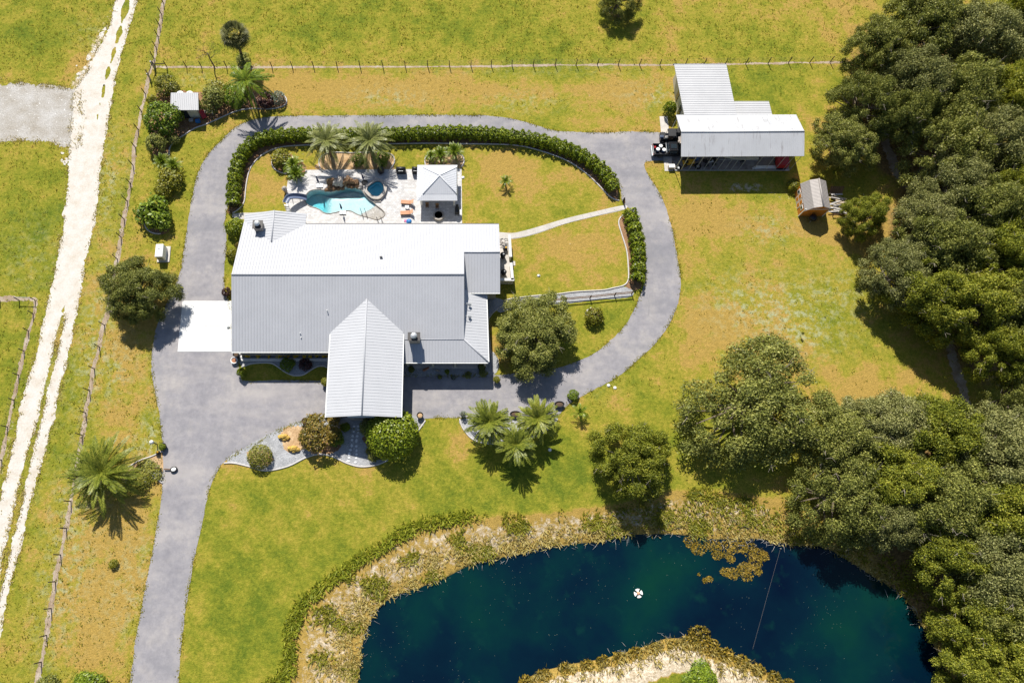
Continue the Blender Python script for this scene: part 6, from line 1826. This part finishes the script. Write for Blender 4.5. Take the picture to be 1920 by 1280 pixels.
pl_ = thing("pale_bin", "pale square bin at the carport's front left corner", "bin", (33.2, 57.15, .07)); MB().bbox((0, 0, .3), (.9, .6, .6), .05).build("bin_body", "lumber", pl_); MB().bbox((0, 0, .63), (.95, .65, .07), .03).build("lid", "white_paint", pl_)
wk = thing("workbench", "cluttered dark workbench toward the carport's right end", "bench", (48.3, 59.3, .06), .1)
MB().box((0, 0, .85), (2.0, .8, .07)).build("bench_top", "brown_wood", wk)
for a in (-.9, .9):
    for b_ in (-.32, .32): MB().box((a, b_, .41), (.09, .09, .82)).build("leg", "brown_wood", wk)
MB().bbox((.4, .1, 1.05), (.5, .4, .34), .04).build("machine", "galvanised", wk); MB().bbox((-.5, 0, 1.0), (.4, .4, .22), .04).build("tool_box", "red_paint", wk)
pr = thing("purple_bin", "purple-blue tub next to the riding mower", "tub", (37.4, 58.7, .06)); MB().lathe([(.3, 0), (.4, .5), (.43, .52), (.36, .48)], (0, 0, 0), 14).build("tub_body", "blue_plastic", pr, True); MB().lathe([(.36, .47), (.2, .6), (.03, .66)], (0, 0, 0), 12).build("contents", "slide_blue", pr)

# ------------------------------------------------------------------ orange shed
A_ = P(1496.6, 405.2); B_ = P(1541.5, 405); Dk = P(1488, 365)
sh = thing("orange_shed", "orange wooden shed with brown gambrel metal roof and white trim", "shed", (54.1, 50.7, 0))
x0, x1, y0, y1 = A_.x, B_.x, A_.y, 53.0
pr_ = [(x0, 0), (x1, 0), (x1, 2.1), (x1 - .35, 2.75), ((x0 + x1) / 2 + .2, 3.5), (x0 + .95, 3.2), (x0, 2.1)]
vs = [(x, y0, z) for x, z in pr_] + [(x, y1, z) for x, z in pr_]
n_ = len(pr_)
MB().add(vs, [tuple(range(n_)), tuple(range(2 * n_ - 1, n_ - 1, -1))] + [((i + 1) % n_, i, n_ + i, n_ + (i + 1) % n_) for i in range(n_)]).build("wall", "orange_siding", sh, False, True)
for i in range(1, 9):
    x = x0 + (x1 - x0) * i / 9
    MB().box((x, y0 - .012, 1.05), (.03, .02, 2.0)).build("batten", "orange_siding", sh, False, True)
rp = [(x0 - .06, 2.13), (x0 + .85, 3.22), ((x0 + x1) / 2 + .2, 3.62), (x1 - .25, 2.92), (x1 + .2, 2.15)]
for i in range(4):
    (xa, za), (xb, zb) = rp[i], rp[i + 1]
    roof_plane(sh, [(xa, y0 - .25, za), (xb, y0 - .25, zb), (xb, y1 + .2, zb), (xa, y1 + .2, za)], "shed_roof", 1, .23, .05, (.06, .035))
MB().tube([(rp[2][0], y0 - .25, 3.66), (rp[2][0], y1 + .2, 3.66)], .12, 6).build("ridge_cap", "shed_roof", sh, True, True)
for x in (x0, x1): MB().box((x, y0 - .02, 1.03), (.12, .1, 2.06)).build("corner_trim", "white_paint", sh, False, True)
MB().box(((x0 + x1) / 2, y0 - .03, 2.32), (x1 - x0 + .1, .08, .12)).build("trim_board", "white_paint", sh, False, True)
for y in (y0 + .75, y1 - .75):
    f = MB().box((x0 - .02, y, 1.35), (.06, .65, .75)).build("window", "white_paint", sh, False, True); MB().box((x0 - .05, y, 1.35), (.03, .42, .5)).build("pane", "glass_dark", f)
for y in (y0 + 1.62, y1 - 1.62):
    d_ = MB().box((x0 - .02, y, 1.0), (.05, .86, 1.9)).build("door", "white_paint", sh, False, True)
    for z in (.55, 1.45): MB().box((x0 - .045, y, z), (.03, .62, .72)).build("panel", "orange_siding", d_)
c = P(1519, 410); t = thing("black_kettle", "black round kettle grill against the orange shed's front", "grill", (c.x, c.y - .3, 0))
MB().lathe([(.2, .45), (.5, .65), (.58, .9), (.58, .95)], (0, 0, 0), 16).build("bowl", "black_vinyl", t, True); MB().lathe([(.59, .96), (.5, 1.18), (.25, 1.32), (.05, 1.36)], (0, 0, 0), 16).build("lid", "black_vinyl", t, True)
for a in range(3): MB().tube([(.25 * math.cos(a * 2.1), .25 * math.sin(a * 2.1), .6), (.45 * math.cos(a * 2.1), .45 * math.sin(a * 2.1), 0)], .03, 5).build("leg", "galvanised", t)
# lumber pile right of the shed
c = P(1568, 384); t = thing("lumber_pile", "weathered lumber and pallets stacked right of the orange shed", "lumber pile", (c.x, c.y, 0))
rs = random.Random(4)
for q in range(26):
    MB().box((rs.uniform(-.9, .7), rs.uniform(-1.6, 1.5), .1 + .022 * q), (rs.uniform(1.2, 2.6), rs.uniform(.12, .3), .05), rs.uniform(-.5, .3)).build("plank", rs.choice(["lumber", "lumber_grey", "lumber_grey"]), t)
MB().box((0.1, -1.9, .5), (2.2, .08, .12)).build("rail", "brown_wood", t); MB().box((-.9, -1.95, .3), (.1, .1, .6)).build("rail_post", "brown_wood", t); MB().box((1.1, -1.95, .3), (.1, .1, .6)).build("rail_post", "brown_wood", t)
c = P(1566, 360); t = thing("plank_stack", "dark brown planks leaning behind the orange shed's right side", "planks", (c.x, c.y, 0))
for q in range(7): MB().slab([(-1.2 + q * .3, -.5, .2), (-.95 + q * .3, -.5, .2), (-.75 + q * .3, .5, .9), (-1.0 + q * .3, .5, .9)], .05).build("plank", "brown_wood", t)

# ------------------------------------------------------------------ fences
def wire_fence(px_posts, h, label, name="wire_fence", lean=.03, r=.075, wires=4):
    pts = [P(u, v) for u, v in px_posts]
    t = thing(name, label, "fence", tuple(pts[0]))
    rs = random.Random(len(pts))
    tops = []
    for p in pts:
        dx, dy = rs.gauss(0, lean), rs.gauss(0, lean)
        hh = h * rs.uniform(.93, 1.07)
        MB().tube([(p.x, p.y, -.1), (p.x + dx, p.y + dy, hh)], [r, r * .9], 6).build("post", "fence_wood", t, False, True)
        tops.append((p, dx, dy, hh))
    for w_ in range(wires):
        f = (w_ + 1) / (wires + .3)
        MB().tube([(p.x + dx * f, p.y + dy * f, hh * f) for p, dx, dy, hh in tops], .007, 3, False).build("wire", "wire", t, False, True)
    return t
def along(px, dists):
    return px
lf = []
base = np.array(catmull(left_fence_px, 8, False))
seg = np.concatenate([[0], np.cumsum(np.hypot(*np.diff(base, axis=0).T))])
s_ = 0.0
while s_ < seg[-1]:
    v_ = np.interp(s_, seg, base[:, 1]); lf.append((np.interp(s_, seg, base[:, 0]), v_)); s_ += 21 if v_ < 110 else 34 if v_ < 440 else 42 if v_ < 900 else 51
wire_fence(lf, 1.62, "long wire fence on dark posts running down between sand road and drive")
tx = [313,350,378,425,470,510,548,588,632,675,718,760,802,843,883,921,960,1000,1041,1080,1120,1159,1199,1237,1285,1320,1360,1398,1440,1478,1518,1556,1598,1640]
tf = [(x, np.interp(x, [p[0] for p in top_fence_px], [p[1] for p in top_fence_px])) for x in tx]
top_f = wire_fence([(292, 126)] + tf, 1.42, "wire fence on dark posts crossing below the top pasture")
wire_fence([(66,563),(62,588),(53,620),(45,658),(35,703),(26,750),(14,800),(3,862),(-10,915)], 1.35, "wire fence with wooden posts left of the sand road")
q0, q1 = P(66, 563), P(34, 562)
cb = thing("corner_brace_fence", "wooden corner brace fence at the left edge beside the sand road", "fence", tuple(q0))
for (u, v) in ((36, 563), (0, 564)):
    p = P(u, v); MB().tube([(p.x, p.y, -.1), (p.x, p.y, 1.35)], .08, 6).build("post", "fence_wood", cb, False, True)
p = P(-20, 564); MB().tube([(q0.x, q0.y, 1.15), (q1.x, q1.y, 1.15)], .05, 6).build("rail", "lumber_grey", cb, False, True)
for w_ in (.3, .6, .9, 1.2): MB().tube([(q0.x, q0.y, w_), (p.x, p.y, w_)], .007, 3, False).build("wire", "wire", cb, False, True)
c0, c1 = P(290, 128), P(313, 128)
gb = thing("gate_brace", "weathered wooden brace at the corner where the two fences meet", "fence", tuple(c0))
MB().tube([(c0.x, c0.y, -.1), (c0.x, c0.y, 1.7)], .14, 8).build("post", "lumber_grey", gb, False, True); MB().tube([(c0.x, c0.y, 1.1), (c1.x, c1.y, 1.1)], .06, 6).build("rail", "fence_wood", gb, False, True)
c2 = P(283, 150); MB().tube([(c0.x, c0.y, 1.1), (c2.x, c2.y, 1.1)], .06, 6).build("rail", "fence_wood", gb, False, True); MB().tube([(c2.x, c2.y, -.1), (c2.x, c2.y, 1.6)], .1, 6).build("post", "lumber_grey", gb, False, True)
# split-rail fence below the yard lawn
rf_px = [(952, 571.5), (969, 570), (1015, 566.5), (1061, 563), (1106, 559), (1152, 554), (1184, 551)]
rpnt = [P(u, v) for u, v in rf_px]
rf = thing("rail_fence", "dark split rail fence along the gravel strip right of the house", "fence", tuple(rpnt[0]))
for i, p in enumerate(rpnt):
    MB().box((p.x, p.y, .58), (.13, .13, 1.2), .1).build("post", "fence_wood", rf, False, True)
    if i:
        a, b = rpnt[i - 1], p; d_ = b - a
        for z in (.4, .95):
            m_ = (a + b) / 2; MB().box((m_.x, m_.y, z), (d_.length - .1, .08, .12), math.atan2(d_.y, d_.x)).build("rail", "brown_wood", rf, False, True)
# hedge gate posts at the walk
c = P(1168, 378); t = thing("gate_post", "dark wooden gate post where the garden walk meets the drive", "post", (c.x, c.y, 0)); MB().bbox((0, 0, .6), (.2, .2, 1.2), .03).build("post", "fence_wood", t); MB().bbox((.1, -.35, .55), (.06, .7, .8), .01).build("gate_leaf", "brown_wood", t)
c = P(434, 400); t = thing("hose_post", "dark wooden post with hose where the side walk meets the drive", "post", (c.x, c.y, 0)); MB().bbox((0, 0, .5), (.18, .18, 1.0), .03).build("post", "fence_wood", t); MB().tube([(.22 * math.cos(a), .05, .75 + .22 * math.sin(a)) for a in np.linspace(0, 6.28, 13)], .05, 5, False).build("hose", "rubber", t)

# ------------------------------------------------------------------ pond fountain, mooring line, lawn bits
c = P(1196.5, 1111.5, WATER_Z); t = thing("pond_fountain", "white four-lobed floating fountain in the middle of the pond", "fountain", (c.x, c.y, WATER_Z))
for q in range(4):
    a = q * math.pi / 2 + .2
    pts = []
    for k_ in range(8): pts.append((math.cos(a + (-.55 + 1.1 * k_ / 7)) * .58, math.sin(a + (-.55 + 1.1 * k_ / 7)) * .58))
    pts += [(math.cos(a + .4) * .22, math.sin(a + .4) * .22), (math.cos(a - .4) * .22, math.sin(a - .4) * .22)]
    MB().prism(pts, -.05, .14).build("float", "white_paint", t)
MB().lathe([(.22, 0), (.22, .2), (.15, .24), (.06, .3)], (0, 0, 0), 14).build("nozzle", "orange_cushion", t, True)
a, b = P(1463, 1028, WATER_Z), P(1411, 1216, WATER_Z)
t = thing("anchor_line", "thin pale line stretched across the pond's right half", "rope", tuple(a)); MB().tube([(a.x, a.y, WATER_Z + .05), ((a.x + b.x) / 2, (a.y + b.y) / 2, WATER_Z + .02), (b.x, b.y, WATER_Z + .05)], .012, 5).build("line", "wire", t, False, True)
MB().lathe([(.02, -.3), (.06, 0), (.03, .35)], (a.x, a.y, WATER_Z), 6).build("stake", "lumber_grey", t, False, True)
for (u, v, lab) in ((1031, 843, "small white ball on the lawn right of the front palms"), (1153, 727, "white lid on the lawn beside the drive's lower bend"), (1141, 722.5, "smaller white lid on the lawn beside the drive's lower bend"), (1010, 517, "grey drain cover in the yard lawn right of the service yard"), (868, 333, "white box on the lawn right of the pavilion")):
    c = P(u, v); t = thing("lawn_cap", lab, "lid", (c.x, c.y, 0), u); MB().lathe([(.2, 0), (.22, .08), (.15, .13), (.03, .15)], (0, 0, 0), 10).build("cap", "white_paint" if "white" in lab else "galvanised", t, True); MB().lathe([(.26, 0), (.26, .03), (.2, .04)], (0, 0, 0), 10).build("collar", "slab_concrete", t)
c = P(1500, 628); t = thing("sapling", "tiny staked sapling on the right-hand lawn", "plant", (c.x, c.y, 0)); MB().tube([(0, 0, 0), (.03, 0, 1.2)], .025, 5).build("stake", "fence_wood", t); o = mesh_obj("leaves", SHRUB_KIND["dark"][0], None, t); o.scale = (.22, .22, .5); o.location = (0, 0, .6)
# ------------------------------------------------------------------ pond bank growth and rough grass
def scatter_band(k, tmin, tmax, rng, xr=(-35, 66), yr=(-20, 22), extra=None):
    pts = np.column_stack([rng.uniform(*xr, k), rng.uniform(*yr, k)])
    m = inside(pts, BANK) & ~inside(pts, POND)
    pts = pts[m]
    a, b = seg_dist(pts, BANK), seg_dist(pts, POND)
    tt = a / (a + b + 1e-9)
    m = (tt > tmin) & (tt < tmax)
    if extra is not None: m &= extra(pts, tt, b)
    return pts[m], tt[m]
def blades(pts, hgt, width, lean, nb, rng, zoff=0.0):
    """tufts: nb narrow leaf-shaped quads per point"""
    k = len(pts)
    z = np.array([ground_z(x, y) for x, y in pts]) + zoff
    base = np.column_stack([pts, z]).repeat(nb, 0)
    base[:, :2] += rng.normal(0, width * 1.6, (k * nb, 2))
    h = hgt * rng.uniform(.6, 1.3, k).repeat(nb) * rng.uniform(.7, 1.1, k * nb)
    a = rng.uniform(0, 2 * math.pi, k * nb)
    ln = lean * rng.uniform(.3, 1.3, k * nb) * h
    tip = base + np.column_stack([np.cos(a) * ln, np.sin(a) * ln, h])
    mid = base + np.column_stack([np.cos(a) * ln * .35, np.sin(a) * ln * .35, h * .6])
    w = np.column_stack([-np.sin(a), np.cos(a), np.zeros(k * nb)]) * width * .5
    return np.stack([base - w * .6, base + w * .6, mid + w, tip], 1) if False else np.stack([base, mid + w, tip, mid - w], 1)
def nz2(pts, s, seed):
    r = np.random.default_rng(seed); out = np.zeros(len(pts))
    for k in range(6):
        d = r.normal(size=2); d /= np.linalg.norm(d); out += np.sin(pts @ d * s * r.uniform(.6, 1.8) + r.uniform(0, 6.28))
    return out / 6
rng = np.random.default_rng(77)
spit_f = lambda p: (p[:, 1] < -6.5) & (p[:, 0] > 4) & (p[:, 0] < 48)
pts, tt = scatter_band(80000, .38, 1.0, rng, extra=lambda p, t_, b: ~spit_f(p) & (rng.random(len(p)) < np.clip((t_ - .38) * 2.2, 0, 1) * (.45 + .9 * nz2(p, 1.1, 1))))
q1 = blades(pts, .30, .11, 1.9, 4, rng)
pts, tt = scatter_band(30000, .0, 1.0, rng, extra=lambda p, t_, b: spit_f(p) & (b < 2.6) & (rng.random(len(p)) < .8 - b * .25))
q2 = blades(pts, .7, .12, .9, 5, rng)
me = arr_mesh("bank_dry_grass", np.concatenate([q1, q2])); tag(mesh_obj("bank_dry_grass", me, "dry_grass"), "dry straw-coloured grass along the pond's waterline", "grass", kind="stuff")
pts, tt = scatter_band(52000, .05, .95, rng, extra=lambda p, t_, b: ~spit_f(p) & (nz2(p, .9, 5) + .25 * nz2(p, 2.6, 6) > .27))
q1 = blades(pts, .34, .15, 2.0, 4, rng)
pts, tt = scatter_band(70000, .0, .15, rng, extra=lambda p, t_, b: (p[:, 0] < 2) & (rng.random(len(p)) < np.clip((4 - p[:, 0]) * .25, .1, .95)))
q2 = blades(pts, .42, .18, 1.5, 5, rng)
pts, tt = scatter_band(22000, .2, .85, rng, extra=lambda p, t_, b: (p[:, 0] > 20) & ~spit_f(p) & (rng.random(len(p)) < .6))
q3 = blades(pts, .36, .16, 2.0, 4, rng)
me = arr_mesh("bank_ridge_weeds", q2); tag(mesh_obj("bank_ridge_weeds", me, "ridge_weed"), "bright green weed ridge along the lawn edge of the pond bank", "weeds", kind="stuff")
me = arr_mesh("bank_weeds", np.concatenate([q1, q3])); tag(mesh_obj("bank_weeds", me, "bank_weed"), "green weeds growing on the pond bank", "weeds", kind="stuff")
# rusty weeds at the spit and floating mats
def weed_cloud(px, k, spread, z, seed, sz=.32):
    r = np.random.default_rng(seed); out = []
    for (u, v, rr) in px:
        c = P(u, v, z); R = rr / 12.8
        n_ = int(k * rr)
        a = r.uniform(0, 6.28, n_); d = np.sqrt(r.random(n_)) * R
        p = np.column_stack([c.x + d * np.cos(a), c.y + d * np.sin(a) * .8, np.full(n_, z) + r.uniform(.0, spread, n_)])
        out.append(leaf_quads(p, np.tile([0, 0, 1.], (n_, 1)) + r.normal(0, .5, (n_, 3)), sz, r, .4))
    return np.concatenate(out)
q = weed_cloud([(1295,1015,13),(1310,1028,14),(1335,1020,16),(1360,1030,18),(1385,1022,16),(1405,1030,16),(1425,1040,14),(1415,1055,14),(1395,1065,13),(1375,1075,13),(1400,1080,11),(1360,1072,9),(1432,1042,10),(1330,1085,6),(1322,1088,5),(1310,1076,2),(1345,1040,10),(1370,1048,8),(1420,1070,9)], 14, .07, WATER_Z + .01, 4, .34)
me = arr_mesh("floating_weed_mat", q); tag(mesh_obj("floating_weed_mat", me, "rust_weed"), "brown-yellow mat of weed floating on the pond's upper right water", "water weed", kind="stuff")
q = weed_cloud([(1310,1190,20),(1295,1205,18),(1330,1212,18),(1265,1210,14),(1230,1216,13),(1160,1232,12),(1190,1224,12),(1130,1238,12),(1100,1246,12),(1060,1252,12),(1020,1264,12),(985,1276,12),(1360,1226,14),(1390,1240,14),(1420,1254,12),(1450,1268,12),(1475,1282,12)], 13, .5, WATER_Z + .05, 6, .4)
me = arr_mesh("rusty_shore_weeds", q); tag(mesh_obj("rusty_shore_weeds", me, "rust_weed"), "golden-brown weeds fringing the spit of land in the pond", "weeds", kind="stuff")
# specks of leaf floating on the pond
pts = np.column_stack([rng.uniform(-14, 56, 2600), rng.uniform(-18, 9, 2600)])
pts = pts[inside(pts, POND)]
pts = pts[nz2(pts, .35, 9) > rng.uniform(-.3, .9, len(pts))][:700]
p3 = np.column_stack([pts, np.full(len(pts), WATER_Z + .015)])
me = arr_mesh("floating_leaves", leaf_quads(p3, np.tile([0, 0, 1.], (len(p3), 1)), .065, rng, .7, 0)); tag(mesh_obj("floating_leaves", me, "silver_leaf"), "small pale leaves scattered over the pond surface", "leaves", kind="stuff")
# rough pasture grass
def keep_out(p):
    a = np.array(px_curve(drive_px, 3)); b = np.array(px_curve(road_px, 3)); c_ = np.array(px_curve([(-40,158),(30,156),(90,161),(140,165),(150,180),(148,262),(135,276),(60,263),(-40,268)], 3))
    return inside(p, a) | inside(p, b) | inside(p, c_) | inside(p, BANK)
pts = np.column_stack([rng.uniform(-86, 100, 90000), rng.uniform(-18, 96, 90000)])
prob = np.where(pts[:, 1] > 77, .45, np.where(pts[:, 0] < -36, .26, np.where(pts[:, 1] < 18, 0.0, .07))) * (1 + .6 * nz2(pts, .3, 12))
pts = pts[(rng.random(len(pts)) < prob)]
pts = pts[~keep_out(pts)]
q = blades(pts, .17, .12, 1.3, 3, rng)
me = arr_mesh("pasture_grass", q); tag(mesh_obj("pasture_grass", me, "pasture_blade"), "tufts of yellow-green pasture grass across the open ground", "grass", kind="stuff")

# pale dead reeds and twigs washed up along the waterline
mb = MB()
wl_pts = resample([tuple(p) for p in POND], 0.55, True)
for p in wl_pts:
    if p[1] < -14 or rng.random() < .35: continue
    for k in range(2):
        a = rng.uniform(0, 6.28); L = rng.uniform(.3, 1.1)
        x, y = p[0] + rng.normal(0, .35), p[1] + rng.normal(0, .35)
        z = max(ground_z(x, y), WATER_Z) + .12
        mb.tube([(x, y, z), (x + math.cos(a) * L * .5, y + math.sin(a) * L * .5, z + rng.uniform(.0, .25)), (x + math.cos(a) * L, y + math.sin(a) * L, z - .05)], [.014, .018, .008], 3, False)
tag(mb.build("shore_twigs", "lumber_grey"), "pale dead reeds and twigs along the pond's waterline", "twigs", kind="stuff")

# grass creeping over the edges of the sand road, gravel lot and drive
def verge(px, k, spread, seed, closed=True):
    r = np.random.default_rng(seed)
    ln = np.array(resample(px_curve(px, 5, closed), 0.1, closed))
    i = r.integers(0, len(ln), k)
    p = ln[i] + r.normal(0, spread, (k, 2))
    return p[nz2(p, 1.4, seed + 3) + r.normal(0, .25, k) > -.05]
vp = np.concatenate([verge(road_px, 3600, .18, 31), verge(lower_strip, 1400, .12, 32), verge([(-40,158),(30,156),(90,161),(140,165),(150,180),(148,262),(135,276),(95,268),(60,263),(0,266),(-40,268)], 1200, .3, 33)])
me = arr_mesh("road_verge_grass", blades(vp, .16, .10, 1.4, 3, rng)); tag(mesh_obj("road_verge_grass", me, "dry_grass"), "dry grass creeping over the edges of the sand road", "grass", kind="stuff")
vp = np.concatenate([verge(drive_px, 5200, .10, 34), verge(yard_px, 2600, .08, 35)])
me = arr_mesh("drive_verge_grass", blades(vp, .12, .09, 1.4, 3, rng)); tag(mesh_obj("drive_verge_grass", me, "pasture_blade"), "grass creeping over the edges of the asphalt drive", "grass", kind="stuff")
